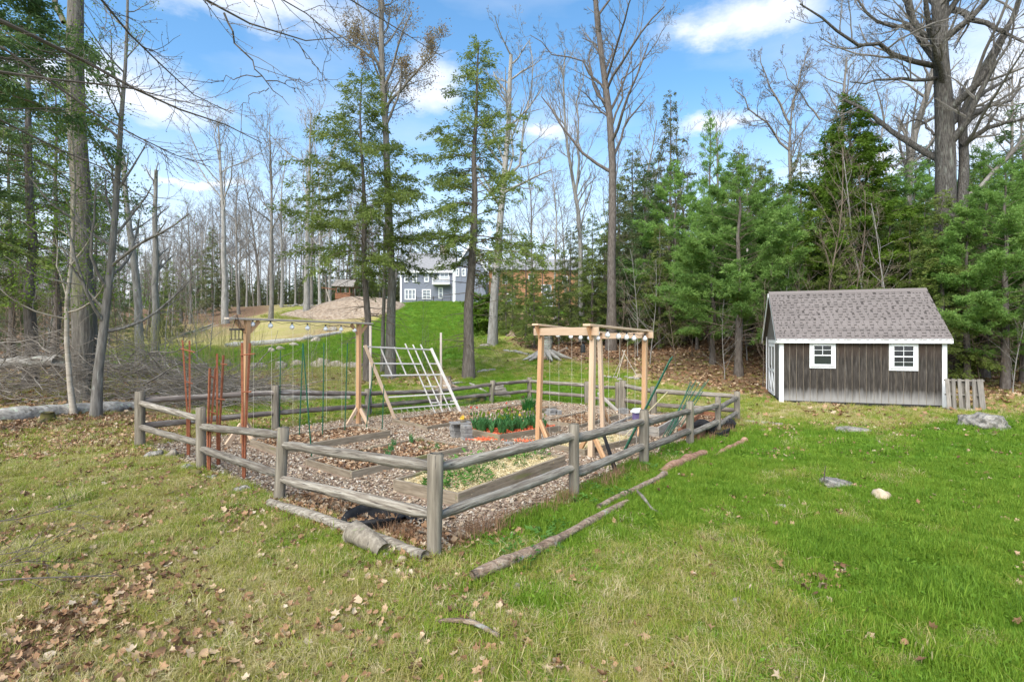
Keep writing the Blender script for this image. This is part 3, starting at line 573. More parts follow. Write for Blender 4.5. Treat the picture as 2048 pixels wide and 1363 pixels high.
        if k == 0: P('door_handle', boxm('door_handle', (.03, .02, .14), M['black_metal']), -.065, .78, .95, par=d)
    P('door_head', boxm('door_head', (.04, 1.9, .12), M['white'], (1, 0, -1)), -.002, 1.96, 1.9)
build_shed()

# pallet leaning beside the shed
def build_pallet():
    a = gp(1902, 822); p = root('wooden_pallet', 'grey wooden pallet standing on end beside the white shed corner', 'pallet', a + [.05, .25, 0], -.33)
    tilt = Matrix.Rotation(R(-7), 4, 'X'); g = random.Random(3)
    for i, (x, wd) in enumerate(((.04, .10), (.17, .09), (.33, .09), (.49, .10), (.66, .085), (.83, .14))):
        o = obj('slat', boxm('slat', (wd, .02, .92), M['pallet'], (-1, 0, -1)), p, tilt @ Matrix.Translation((x, 0, 0)) @ Matrix.Rotation(R(g.uniform(-3, 3)), 4, 'Y'))
    for z in (.03, .44, .86): obj('stringer', boxm('stringer', (.95, .08, .04), M['pallet'], (-1, -1, -1)), p, tilt @ Matrix.Translation((.02, .012, z)))
    for x in (.1, .42, .75): obj('slat', boxm('slat', (.1, .02, .9), M['pallet'], (-1, 0, -1)), p, tilt @ Matrix.Translation((x, .105, 0)))
build_pallet()

# ------------------------------------------------------------------ rail fence
EDGE = []
def log_mesh(L, r, material, seed, n=13, k=12, bend=.005, tip=.72, knots=True):
    g = np.random.default_rng(seed); x = np.linspace(0, L, n); P = np.c_[x, g.normal(0, bend, n).cumsum() * .5, g.normal(0, bend, n).cumsum() * .5]
    P[:, 1] -= np.linspace(P[0, 1], P[-1, 1], n); P[:, 2] -= np.linspace(P[0, 2], P[-1, 2], n)
    rr = r * (1 + np.linspace(-.06, .06, n) * g.choice([-1, 1]) + g.normal(0, .025, n)); rr[0] *= tip; rr[-1] *= tip
    return MB().tube(P, rr, k, True, .05).build('log', material, True)
def build_fence():
    f = root('rail_fence', 'grey two-rail log fence around the raised vegetable beds', 'fence', FENCE[0])
    inv = Matrix.Translation(-Vector(FENCE[0]))
    posts = {}
    def post(key, px, pb, pt, r=.068, Y=None, dx=0):
        b = gp(px, pb) if Y is None else at(px, Y); t = pix(px + dx, pt, b[1]); H = t[2] - b[2]; g = np.random.default_rng(int(px))
        n = 7; z = np.linspace(-.25, H, n); P = np.c_[np.zeros(n), np.zeros(n), z]; P[:, 0] += (t[0] - b[0]) * z / H
        P = np.concatenate([P, [P[-1] + [0, 0, .012]]]); rr = np.r_[r * (1 + g.normal(0, .03, n)), r * .72]
        me = MB().tube(P, rr, 14, True, .02).build('post', M['post'], True)
        obj('post', me, f, inv @ Matrix.Translation(Vector(b))); posts[key] = (b, t); EDGE.append((b[0], b[1], r)); return b
    post('F0', 868, 1117, 908, .072, dx=3); post('F1', 558, 1007, 855, .068, dx=9); post('F2', 402, 940, 815, .072); post('F3', 280, 893, 783, .085)
    post('R1', 1148, 997, 848, .065); post('R2', 1288, 930, 820, .075); post('R3', 1380, 890, 803, .072); post('R4', 1436, 868, 794, .062); post('R5', 1474, 0, 783, .075, 14.0)
    post('B1', 551, 858, 771, .075, Y=12.0); post('B2', 735, 0, 778, .07, 14.2); post('B3', 877, 0, 776, .07, 16.4); post('B4', 982, 0, 761, .085, 18.0, 4); post('B5', 1059, 0, 755, .08, 19.4)
    post('G1', 1175, 0, 763, .105, 17.7); post('G2', 1237, 0, 764, .10, 16.3); post('G3', 1246, 0, 761, .10, 16.0); post('G4', 1307, 0, 773, .09, 15.2)
    sd = [0]
    def rail(a, b, za, zb, r=.052, m='rail', sa=0, sb=0):      # za/zb: share of the post height
        sd[0] += 1
        pa = posts[a][0] + (posts[a][1] - posts[a][0]) * za; pb = posts[b][0] + (posts[b][1] - posts[b][0]) * zb
        d = nrm(pb - pa); pa = pa + d * sa; pb = pb - d * sb
        obj('rail', log_mesh(np.linalg.norm(pb - pa), r, M[m], 100 + sd[0]), f, inv @ frame(pa, pb))
    hi, lo = .86, .40
    rail('F0', 'F1', .88, .78, .054, sa=.05); rail('F0', 'F1', .42, .33, .056, sa=.05)
    rail('F1', 'F2', .90, .70, .052, sa=.03); rail('F1', 'F2', .38, .34, .054)
    rail('F2', 'F3', .82, .80, .052); rail('F2', 'F3', .42, .36, .054)
    rail('F0', 'R1', .87, .84, .054, sa=.06); rail('F0', 'R1', .40, .42, .052, sa=.06)
    rail('R1', 'R2', .80, .80, .062); rail('R1', 'R2', .33, .36, .060)
    rail('R2', 'R3', .76, .80, .058); rail('R2', 'R3', .30, .34, .058)
    rail('R3', 'R4', .74, .80, .056); rail('R3', 'R4', .26, .34, .056)
    rail('R4', 'R5', .70, .80, .056); rail('R4', 'R5', .24, .28, .056)
    for a, b in (('F3', 'B1'), ('B1', 'B2'), ('B2', 'B3'), ('B3', 'B4'), ('B4', 'B5')):
        rail(a, b, .84, .84, .058, 'backrail'); rail(a, b, .38, .38, .058, 'backrail')
    for a, b in (('B5', 'G1'), ('G3', 'G4'), ('G4', 'R5')):
        rail(a, b, .84, .84, .062, 'rail'); rail(a, b, .36, .36, .06, 'backrail')
    # the gate between its two posts: two rails and a slanting brace
    rail('G1', 'G2', .80, .80, .05, 'rail'); rail('G1', 'G2', .32, .32, .05, 'backrail')
    a, b = pix(1197, 786, 16.9), at(1236, 15.8); obj('gate_brace', boxm('gate_brace', (np.linalg.norm(b - a), .09, .05), M['board_grey'], (-1, 0, 0)), f, inv @ frame(a, b))
    # wire netting along the foot of the rails, one piece for each bay
    def net(a, b, hgt, cell, rad):
        pa, pb = posts[a][0], posts[b][0]; L = np.linalg.norm((pb - pa)[:2]); mb = MB(); nx = int(L / cell); nz_ = int(hgt / cell)
        for i in range(nx + 1):
            p = pa + (pb - pa) * i / nx; mb.raw([p + [rad, 0, 0], p - [rad, 0, 0], p + [-rad, 0, hgt], p + [rad, 0, hgt]], [(0, 1, 2, 3)])
        for j in range(nz_ + 1):
            z = np.array([0, 0, j * cell + .01]); e = np.array([0, 0, rad]); mb.raw([pa + z - e, pb + z - e, pb + z + e, pa + z + e], [(0, 1, 2, 3)])
        V = np.concatenate(mb.V) - np.array(FENCE[0]); o = obj('netting', mesh('netting', V, np.concatenate(mb.Fq), M['green_stake']), f)
    net('B2', 'B3', .36, .05, .0035); net('B3', 'B4', .36, .05, .0035)
build_fence()

# ------------------------------------------------------------------ raised beds
BEDS = {}
def bed(key, near, left, right, h, label, board='board', soil='soil', rows=1, th=.042):
    n, l, r = gp(*near), gp(*left), gp(*right); fr = l + r - n
    z0 = min(p[2] for p in (n, l, r, fr)); BEDS[key] = (n, l, r, fr, z0 + h)
    b = root('raised_bed', label, 'raised bed', n, 0, 'raised vegetable beds inside the fence')
    inv = Matrix.Translation(-Vector(n)); g = random.Random(key)
    hb = h / rows
    for row in range(rows):
        for p, q_ in ((n, r), (r, fr), (fr, l), (l, n)):
            d = nrm((q_ - p)[:2]); d = np.array([d[0], d[1], 0]); L = np.linalg.norm((q_ - p)[:2])
            a = np.array([p[0], p[1], z0 - .03 if row == 0 else z0 + row * hb + .004]) + d * (.0 if p is n or p is fr else th)
            LL = L - (0 if p is n or p is fr else 2 * th)
            hh = hb + (.03 if row == 0 else -.004) + g.uniform(-.003, .003)
            o = obj('board', boxm('board', (LL, th, hh), M[board], (-1, -1, -1)), b, inv @ frame(a, a + d)); bevelled(o, .004)
    k = 14; uu, vv = np.meshgrid(np.linspace(0, 1, k), np.linspace(0, 1, k)); uu, vv = uu.ravel(), vv.ravel()
    mgx = th / max(.3, np.linalg.norm(r - n)); mgy = th / max(.3, np.linalg.norm(l - n))
    U = mgx + uu * (1 - 2 * mgx); Vv = mgy + vv * (1 - 2 * mgy)
    P = n + np.outer(U, r - n) + np.outer(Vv, l - n); P[:, 2] = z0 + h * .62 + fnoise(P[:, 0], P[:, 1], 5, 2) * .015
    q = (np.arange(k - 1)[:, None] * k + np.arange(k - 1)[None]).ravel()
    obj('soil', mesh('soil', P - n, np.stack([q, q + 1, q + k + 1, q + k], 1), M[soil], True), b)
    return b
M['soil'] = mat('leafy_soil', [(.3, (.07, .045, .03)), (.5, (.20, .125, .085)), (.7, (.33, .24, .175))], 30, bump=.8, bdist=.02, var=0, detail=8)
M['soil_straw'] = mat('straw_soil', [(.3, (.24, .17, .085)), (.5, (.46, .36, .20)), (.7, (.60, .50, .31))], 26, bump=.6, bdist=.02, var=0, detail=8)
M['soil_orange'] = mat('orange_mulch_soil', [(.3, (.12, .05, .03)), (.5, (.40, .10, .045)), (.7, (.62, .20, .10))], 30, bump=.8, bdist=.02, var=0, detail=8)
bed('straw', (916, 1015), (786, 983), (1131, 931), .165, 'raised bed with pale straw and green weeds nearest the front fence corner', soil='soil_straw')
bed('mid', (703, 959), (611, 932), (936, 904), .115, 'low raised bed with sprouting bulbs in the middle of the chip floor')
bed('tee', (555, 912), (499, 892), (781, 875), .145, 'raised bed with green moss-stained boards under the long single beam')
bed('lat', (854, 860), (784, 845), (976, 841), .12, 'raised bed at the foot of the slanted white lattice')
bed('tulip', (999, 882), (930, 868), (1121, 864), .15, 'raised bed full of tulips with orange mulch edges', soil='soil_orange')
bed('far', (1015, 838), (961, 828), (1114, 823), .17, 'raised bed with a chive clump near the back fence corner')
bed('rear', (1159, 857), (1088, 847), (1237, 839), .13, 'leaf-covered raised bed behind the cedar arbor posts')
bed('arbor', (1169, 913), (1106, 901), (1280, 886), .13, 'straw-filled raised bed under the cedar arbor', soil='soil_straw')
bed('two', (1318, 874), (1218, 867), (1358, 852), .24, 'deep raised bed two boards high beside the right fence', 'board_grey', rows=2)
bed('rust', (1398, 884), (1356, 876), (1440, 846), .26, 'red-brown raised bed beside the fence past the stake bundle', 'board_rust')

# ------------------------------------------------------------------ left beam frame, its lights and twines
def stick(name, a, b, wd, ht, m, par, inv, up=(0, 0, 1), bev=.004):
    a, b = np.asarray(a, float), np.asarray(b, float)
    o = obj(name, boxm(name, (np.linalg.norm(b - a), wd, ht), M[m], (-1, 0, 0)), par, inv @ frame(a, b, up))
    return bevelled(o, bev)
def bulb_mesh():
    mb = MB(); z = np.array([0, -.004, -.012, -.03, -.055, -.08, -.10, -.108]) ; r = np.array([.012, .016, .018, .034, .047, .044, .026, .004])
    mb.tube(np.c_[np.zeros(8), np.zeros(8), z], r, 12); return mb.build('bulb', M['globe'], True)
BULB = bulb_mesh(); SOCK = MB().tube([(0, 0, .035), (0, 0, -.003)], .014, 8).build('socket', M['black_metal'])
def lights(label, pts, drops, cable_sag=.04):
    r0 = root('string_light', label, 'string lights', pts[0]); inv = Matrix.Translation(-Vector(pts[0])); line = []
    for i, p in enumerate(pts):
        o = obj('bulb', BULB, r0, inv @ Matrix.Translation(Vector(p))); obj('socket', SOCK, o)
        line.append(p + [0, 0, .035])
        if i < len(pts) - 1: line.append((p + pts[i + 1]) / 2 + [0, 0, .035 - cable_sag])
    obj('cable', MB().tube(np.array(line) - pts[0], .0045, 4, False).build('cable', M['black_metal']), r0)
def twines(par, inv, tops, zlow):
    for t_ in tops:
        b = t_.copy(); b[2] = zlow; obj('twine', MB().tube([t_, b], .0022, 3, False).build('twine', M['twine']), par, inv)
def build_tee():
    a, b = gp(487, 888), gp(717, 848); za, zb = 2.30, 2.27
    f = root('beam_frame', 'tall pale lumber frame of two posts carrying one long plank', 'garden frame', a); inv = Matrix.Translation(-Vector(a))
    d = nrm(b - a); d[2] = 0; s = np.array([-d[1], d[0], 0]); ta = pix(495, 640, a[1]); tb = pix(718, 648, b[1])
    stick('post', a, ta, .089, .089, 'cedar', f, inv, up=s); stick('post', b, tb, .089, .089, 'cedar', f, inv, up=s)
    e0, e1 = ta - d * .42 + [0, 0, .022], tb + d * .40 + [0, 0, .022]
    stick('beam', e0, e1, .14, .038, 'plank_grey', f, inv)
    for t_, sg in ((ta, -1), (ta, 1), (tb, 1), (tb, -1)):
        q_ = t_ - [0, 0, .22]; stick('brace', q_ + d * sg * .04, t_ + d * sg * .24 - [0, 0, .01], .04, .075, 'cedar', f, inv)
    for p in (a, b):
        for sg in (-1, 1): stick('foot_brace', p + d * sg * .34 + [0, 0, .03], p + d * sg * .045 + [0, 0, .38], .04, .085, 'cedar_pale', f, inv)
        for sg in (1,): stick('foot_brace', p - s * .30 * sg + [0, 0, .03], p - s * sg * .045 + [0, 0, .36], .04, .085, 'cedar_pale', f, inv)
    pts = []
    for i, px in enumerate((505, 541, 584, 615, 651, 682, 709)):
        t_ = (px - 495) / (718 - 495); Y = a[1] * b[1] / (b[1] + (a[1] - b[1]) * t_) if False else 1 / ((1 - t_) / a[1] + t_ / b[1])
        pts.append(pix(px, (642, 645, 648, 650, 652, 653, 655)[i], Y))
    lights('white globe string lights hanging under the long single plank beam', pts, None)
    twines(f, inv, [p + [.02, 0, .02] for p in pts], .2)
    # lantern on a hook outside the left post
    p = pix(474, 648, a[1] - .3); l = root('hanging_lantern', 'small black open lantern hanging beside the left frame post', 'lantern', p - np.array([0, 0, .28]))
    mb = MB()
    for x, y in ((-.07, -.07), (.07, -.07), (.07, .07), (-.07, .07), (0, -.07), (0, .07)): mb.box((x, y, .09), (.012, .012, .17))
    obj('cage', mb.build('cage', M['black_metal']), l); obj('base', boxm('base', (.17, .17, .014), M['black_metal']), l); obj('roof', boxm('roof', (.19, .19, .03), M['black_metal']), l, Matrix.Translation((0, 0, .185)))
    mb = MB()
    for x, y in ((-.08, 0), (.08, 0), (0, .08)): mb.tube([(x, y, .2), (0, 0, .46)], .004, 4, False)
    obj('hanger', mb.build('hanger', M['black_metal']), l)
build_tee()

# ------------------------------------------------------------------ cedar arbor
def build_arbor():
    A_, B_ = gp(1076, 881), gp(1182, 914); dl = np.array([.60, .80, 0]); L = 2.35
    D_ = gp(1288, 846); D_ = np.array([*(pix(1288, 846, B_[1] + 1.65))[:2], 0]); D_[2] = g1(*D_[:2])
    C2 = A_ + (D_ - B_) * 1.02; C2[0] = (1206 - 1024) / F_PX * C2[1]; C2[2] = g1(*C2[:2])
    f = root('cedar_arbor', 'new cedar arbor of four posts joined by top rails', 'arbor', B_); inv = Matrix.Translation(-Vector(B_))
    tops = {}
    for k, p, px, py in (('A', A_, 1083, 660), ('B', B_, 1186, 662), ('C', C2, 1199, 672), ('D', D_, 1290, 670)):
        t_ = pix(px, py, p[1]); tops[k] = t_; stick('post', p - [0, 0, .05], t_, .089, .089, 'cedar_pale' if k in 'BC' else 'cedar', f, inv, up=(.6, .8, 0))
    def ext(a, b, e): d = nrm(b - a); return a - d * e, b + d * e
    a, b = ext(tops['A'], tops['B'], .20); up = [0, 0, .055]; sh = -nrm(D_ - B_) * .066; sh[2] = 0
    stick('cross_beam', a + sh + [0, 0, -.035], b + sh + [0, 0, -.0], .04, .14, 'cedar_pale', f, inv)
    a, b = ext(tops['C'], tops['D'], .20); stick('cross_beam', a - sh + [0, 0, -.0], b - sh + [0, 0, -.0], .04, .12, 'cedar_pale', f, inv)
    for k, m in (('A', 'C'), ('B', 'D')):
        a, b = ext(tops[k], tops[m], .22); stick('top_plank', a + [0, 0, .095], b + [0, 0, .085], .14, .038, 'cedar_pale', f, inv)
        d = nrm(tops[m] - tops[k]); t_ = tops[k]
        stick('brace', t_ - d * .05 + [0, 0, -.13], t_ - d * .16 + [0, 0, .07], .04, .08, 'cedar', f, inv)
    dl = nrm(D_ - B_); dl[2] = 0; s = nrm(A_ - B_); s[2] = 0
    for p, dirs in ((A_, (dl, -s)), (B_, (s, dl, -s)), (D_, (-dl, s)), (C2, (dl,))):
        for q_ in dirs: stick('foot_brace', p + q_ * .36 + [0, 0, .03], p + q_ * .05 + [0, 0, .40], .04, .085, 'cedar', f, inv)
    # globes under the two long planks
    p1 = []; 
    for t_, py in ((.05, 667), (.22, 670), (.46, 673), (.64, 675), (.80, 676), (.97, 677)):
        px = 1092 + (1200 - 1092) * t_; Y = 1 / ((1 - t_) / A_[1] + t_ / C2[1]); p1.append(pix(px, py - 6, Y))
    lights('white globe string lights under the left top plank of the cedar arbor', p1, None)
    twines(f, inv, [p + [.02, 0, .02] for p in p1], .12)
    p2 = []
    for px, py in ((1194, 665), (1215, 669), (1237, 672), (1253, 674), (1268, 676), (1290, 677)):
        t_ = (px - 1186) / (1290 - 1186); Y = 1 / ((1 - t_) / B_[1] + t_ / D_[1]); p2.append(pix(px, py - 6, Y - .08))
    lights('white globe string lights under the right top plank of the cedar arbor', p2, None)
    twines(f, inv, [p + [.02, 0, .02] for p in p2], .12)
    p = pix(1166, 690, A_[1] + .8); l = root('black_lantern', 'small black lantern hanging among the left arbor twines', 'lantern', p - np.array([0, 0, .16]))
    obj('body', MB().tube([(0, 0, 0), (0, 0, .02), (0, 0, .15), (0, 0, .19)], [.05, .055, .05, .012], 8).build('body', M['black_metal']), l); obj('hanger', MB().tube([(0, 0, .19), (0, 0, .5)], .004, 4, False).build('hanger', M['black_metal']), l)
build_arbor()

# ------------------------------------------------------------------ slanted white lattice
def build_lattice():
    bl, br = gp(790, 838), gp(921, 824); Yt = bl[1] + .35
    tl, tr = pix(730, 690, bl[1] - .1), pix(862, 696, br[1] + .2)
    f = root('lattice_trellis', 'slanted whitened lattice trellis of laths propped on two posts', 'trellis', bl); inv = Matrix.Translation(-Vector(bl))
    S = lambda u, v: (bl * (1 - u) + br * u) * (1 - v) + (tl * (1 - u) + tr * u) * v
    nn = nrm(np.cross(br - bl, tl - bl))
    def lath(u0, v0, u1, v1, wd=.035, th=.018, lift=0, name='lath', m='lattice'): stick(name, S(u0, v0) + nn * lift, S(u1, v1) + nn * lift, wd, th, m, f, inv, up=nn, bev=.002)
    lath(0, 0, 0, 1, .075, .04, 0, 'side_rail', 'cedar_pale'); lath(1, 0, 1, 1, .075, .04, 0, 'side_rail', 'lattice')
    for v, u0, u1 in ((.985, -.02, 1.04), (.76, -.03, .72), (.76, .88, 1.06), (.595, .06, 1.03), (.42, .60, .80), (.42, .94, 1.05), (.30, .04, 1.04), (.18, .60, .78), (.18, .93, 1.05), (.14, .02, 1.02)):
        lath(u0, v, u1, v - .005, lift=-.030)
    for u0, v0, u1, v1 in ((.22, 1.0, .22, .60), (.43, 1.0, .43, .60), (.62, 1.06, .62, .0), (.74, 1.05, .74, .0), (.87, 1.06, .87, .0)): lath(u0, v0, u1, v1, lift=-.050)
    for px, py, t_, pr in ((741, 651, 'l', tl), (882, 665, 'r', tr)):
        Y = (bl[1] + .6) if t_ == 'l' else br[1] + .7
        b = at(px, Y); stick('post', b, pix(px, py, Y), .06, .06, 'plank_grey', f, inv, up=(1, 0, 0))
    g = random.Random(4)
    for i in range(11):
        u = .05 + i * .085; a = S(u, .14) - nn * .03; b = S(u + .05, 0); c = S(u + .10, .14) - nn * .03
        obj('twine', MB().tube([a, b, c], .003, 3, False).build('twine', M['twine']), f, inv)
build_lattice()

# ------------------------------------------------------------------ red fan trellises
def fan(label, base, tops, bars):
    b = gp(*base); f = root('fan_trellis', label, 'trellis', b, 0, 'rust-red fan trellises'); inv = Matrix.Translation(-Vector(b)); Y = b[1]
    tp = [pix(x, y, Y + (.05 if i else -.03)) for i, (x, y) in enumerate(tops)]
    for i, t_ in enumerate(tp):
        k = b + (t_ - b) * .36; o = (-.018, .018)[i]
        m1 = np.array([b[0] + o, b[1], b[2] + (t_[2] - b[2]) * .36]); me = MB()
        me.bar(b + [o * .6, 0, -.08], m1, .028, .024); me.bar(m1 - [0, 0, .01], t_, .028, .024)
        obj('slat', me.build('slat', M['redwood']), f, inv)
    for x0, y0, x1, y1 in bars:
        stick('rung', pix(x0, y0, Y - .05), pix(x1, y1, Y - .01), .03, .018, 'redwood', f, inv)
fan('rust-red fan trellis standing apart left of the second fence post', (377, 913), ((365, 680), (379, 681)), ((361, 697, 390, 704), (370, 762, 386, 767)))
fan('tall rust-red fan trellis of the close pair right of the second fence post', (437, 932), ((434, 707), (447, 710)), ((441, 727, 455, 729), (432, 797, 450, 799)))
fan('short rust-red fan trellis of the close pair nearest the fence', (418, 943), ((420, 736), (431, 736)), ((420, 751, 430, 756), (419, 822, 433, 827)))
fan('rust-red fan trellis standing in front of the left beam post', (488, 958), ((484, 685), (500, 686)), ((481, 710, 510, 707), (483, 783, 503, 783)))

# ------------------------------------------------------------------ stakes
def stake(label, base, top, m='green_stake', dY=0, r=.011, group='green stakes in the left bed', cat='garden stake', name='garden_stake', Y=None):
    b = gp(*base) if Y is None else at(base[0], Y); b[2] -= .05; t_ = pix(top[0], top[1], b[1] + dY)
    o = thing(name, MB().tube([(0, 0, 0), (t_ - b) * .5, t_ - b], [r, r, r * .9], 6).build(name, M[m]), label, cat, Matrix.Translation(Vector(b)), group); return o
for lab, b_, t_ in (('leftmost short green stake by the back fence post', (559, 858), (561, 701)), ('green stake crossing its neighbour, left of the crossed pair', (598, 881), (606, 686)), ('green stake of the crossed pair that leans out to the front', (624, 915), (606, 688)), ('upright green stake in the moss-stained bed, just right of the crossed pair', (645, 881), (648, 686)),
                    ('upright green stake in the moss-stained bed nearest the right beam post', (689, 874), (695, 686)), ('leaning green stake beside the left lattice post', (731, 866), (747, 727)), ('shortest green stake at the right end of the moss-stained bed', (764, 860), (768, 768))): stake(lab, b_, t_)
# stakes leaning over the right fence
for i, (b_, t_, m, dy) in enumerate((((1247, 900), (1345, 712), 'green_stake', -.1), ((1249, 899), (1338, 722), 'brown_stake', -.1), ((1244, 901), (1341, 716), 'green_stake', -.06))):
    stake(('dark green pole leaning over the fence post in the bundle of three', 'red-brown pole leaning over the fence post in the bundle of three', 'thin green pole lowest in the leaning bundle of three')[i], b_, t_, m, dy, .013, 'long poles leaning on the right fence')
stake('pale bamboo cane leaning across the right fence', (1227, 890), (1335, 783), 'cane', .1, .008, 'long poles leaning on the right fence')
for i in range(9):
    g = random.Random(i + 40)
    stake('thin green stake in the loose bundle leaning on the right fence', (1336 + g.uniform(-16, 14), 874 + g.uniform(-5, 5)), (1398 + g.uniform(-18, 26), 770 + g.uniform(-18, 16)), ('green_stake', 'green_stake', 'brown_stake')[i % 3 if i % 3 < 2 else 0], g.uniform(-.1, .1), .009, 'loose bundle of green stakes')
# dark leaning stub by the fence
b = gp(1236, 948); thing('dark_stake', MB().tube([(0, 0, -.05), (-.12, .0, .30), (-.22, .02, .62)], [.035, .03, .022], 8, jit=.1).build('dark_stake', M['black']), 'dark wooden stake leaning through the lower rail', 'garden stake', Matrix.Translation(Vector(b)))
# birdhouse
p = pix(1273, 838, 9.9); bh = root('birdhouse', 'tiny purple birdhouse with a white roof behind the rail', 'birdhouse', (p[0], p[1], g1(p[0], p[1])), .4)
zb = p[2] - g1(p[0], p[1]); obj('stake', MB().tube([(0, 0, -.05), (0, 0, zb)], .012, 6).build('stake', M['board_grey']), bh); obj('body', boxm('body', (.11, .10, .15), M['purple'], (0, 0, -1)), bh, Matrix.Translation((0, 0, zb)))
obj('roof', mesh('roof', [(-.08, -.08, .14), (.08, -.08, .14), (.08, 0, .20), (-.08, 0, .20), (.08, .08, .14), (-.08, .08, .14), (-.08, -.08, .125), (.08, -.08, .125), (.08, .08, .125), (-.08, .08, .125)], [(0, 1, 2, 3), (3, 2, 4, 5), (6, 7, 1, 0), (1, 7, 8, 4), (4, 8, 9, 5), (0, 5, 9, 6), (0, 3, 5), (1, 4, 2)], M['white']), bh, Matrix.Translation((0, 0, zb)))

# ------------------------------------------------------------------ blocks, slabs, bags
def block(lab, p, rz, d, m='block', grp='grey concrete blocks among the beds', cat='block', name='concrete_block', jit=.002):
    o = thing(name, boxm(name, d, M[m], (0, 0, -1), jit), lab, cat, T(*p, rz), grp); bevelled(o, .008, 2); return o
pl, pr = gp(911, 876), gp(933, 881); g = random.Random(5); nth = ('bottom', 'second', 'third', 'top')
for nm, p in (('left', pl), ('right', pr)):
    for i in range(4): block('%s block of the %s pillar beside the tulip bed' % (nth[i], nm), (p[0] + g.uniform(-.008, .008), p[1] + g.uniform(-.008, .008), p[2] + .01 + i * .074), .55 + g.uniform(-.06, .06), (.17, .20, .071))
block('flat concrete cap slab bridging the two block pillars', ((pl[0] + pr[0]) / 2 - .02, (pl[1] + pr[1]) / 2 + .03, pl[2] + .308), .35, (.40, .24, .035), cat='slab', name='cap_slab')
pt = root('flower_pot', 'small brown saucer pot with yellow blooms on the block pillars', 'flower pot', ((pl[0] + pr[0]) / 2 + .04, (pl[1] + pr[1]) / 2, pl[2] + .344))
obj('pot', MB().tube([(0, 0, 0), (0, 0, .025), (0, 0, .045)], [.05, .065, .068], 12).build('pot', M['board']), pt); V, Q = cards(rng.normal(0, .02, (14, 3)) * [1, 1, .3] + [0, 0, .045], rng.normal(0, .4, (14, 3)) + [0, 0, 1], rng.normal(0, 1, (14, 3)), .09, .03); obj('plant', mesh('plant', V, Q, M['petal_y']), pt)
p = gp(968, 883); block('tan paving slab strewn with orange mulch before the tulip bed', (p[0], p[1], p[2] + .01), .55, (.36, .26, .04), 'slab', cat='slab', name='paving_slab')
p = gp(1017, 890); block('single grey block lying on the chips before the tulip bed', (p[0], p[1], p[2] + .01), .5, (.16, .10, .05))
p = gp(1100, 831); block('lower left grey block of the low stack by the back beds', (p[0], p[1], p[2] + .01), .4, (.24, .20, .10)); block('upper grey block of the low stack by the back beds', (p[0] + .05, p[1], p[2] + .112), .5, (.24, .18, .07)); p = gp(1114, 830); block('right grey block of the low stack by the back beds', (p[0], p[1], p[2] + .01), .7, (.18, .2, .12))
p = gp(1247, 828); block('grey block at the foot of the double gate posts', (p[0], p[1], p[2]), .3, (.22, .2, .16))
def bag(lab, p, r, h, seed, sx=1.0, rz=0, cat='grow bag'):
    g = np.random.default_rng(seed); k = 28; prof = [(.92, 0), (1.0, h * .35), (1.02, h * .75), (1.08, h * .95), (1.10, h * 1.06), (1.0, h * 1.10), (.88, h * 1.02), (.84, h * .8), (.82, h * .55), (0.0, h * .5)]
    a = np.arange(k) * 2 * np.pi / k; V = []
    for i, (q_, z) in enumerate(prof):
        wv = 1 + .05 * np.sin(a * 3 + seed) + .03 * np.sin(a * 7 + i) + g.normal(0, .012, k); V.append(np.c_[r * q_ * wv * np.cos(a) * sx, r * q_ * wv * np.sin(a), z * (1 + .22 * np.sin(a * 2 + seed) * (z > 0)) + g.normal(0, .006, k) - .03])
    n = len(prof); i = np.arange(n - 1)[:, None] * k; j = np.arange(k)[None]; Q = np.stack([i + j, i + (j + 1) % k, i + k + (j + 1) % k, i + k + j], -1).reshape(-1, 4)
    return thing('grow_bag', mesh('grow_bag', np.concatenate(V), Q, M['black'], True), lab, cat, T(*p, rz), 'black cloth grow bags')
p = gp(748, 1052); bag('large slumped black grow bag behind the front lower rail', p, .30, .15, 3, 1.0, -.5); p = gp(845, 1040); bag('smaller black grow bag partly behind the front corner post', p, .19, .11, 8)
p = gp(1408, 868); bag('black grow bag behind the lower rail of the right fence', p, .24, .24, 5); p = gp(1452, 858); bag('black grow bag in the right fence corner', p, .2, .2, 6)
p = gp(1437, 872); bag('flat black grow bag under the right fence rail', p, .2, .16, 9)

# ------------------------------------------------------------------ logs, poles and stones on the ground
def lying(name, lab, pts, r, m, cat='log', group=None, k=10, jit=.07, lift=.6, Y=None):
    P = np.array([gp(*q_[:2]) if len(q_) == 2 else pix(*q_) for q_ in pts])
    if len(P) < 24:
        t_ = np.linspace(0, len(P) - 1, 24 if np.linalg.norm(P[-1] - P[0]) > .8 else 6); i = np.minimum(t_.astype(int), len(P) - 2); fq = (t_ - i)[:, None]; P = P[i] * (1 - fq) + P[i + 1] * fq
    rr = np.interp(np.linspace(0, 1, len(P)), np.linspace(0, 1, len(np.atleast_1d(r))), np.atleast_1d(r)); P[:, 2] += rr * lift; P[1:-1] += np.convolve(rng.normal(0, 1, len(P) + 2), np.ones(5) / 5, 'same')[2:-2][:, None] * rr[1:-1, None] * rng.normal(0, .5, 3); rr = rr * (1 + np.convolve(rng.normal(0, .16, len(P) + 4), np.ones(3) / 3, 'same')[2:-2])
    EDGE.extend((q_[0], q_[1], r_) for q_, r_ in zip(P, rr)); o = P[0].copy(); return thing(name, MB().tube(P - o, rr, k, True, jit * .55).build(name, M[m], True), lab, cat, Matrix.Translation(Vector(o)), group)
lg = 'dead logs edging the lawn'
lying('fallen_log', 'long peeled log lying on the grass in front of the fence', ((945, 1172), (1000, 1148), (1060, 1122), (1110, 1098), (1180, 1056), (1255, 1012)), (.046, .05, .048, .046, .042, .034), 'log', group=lg, jit=.14, lift=1.7)
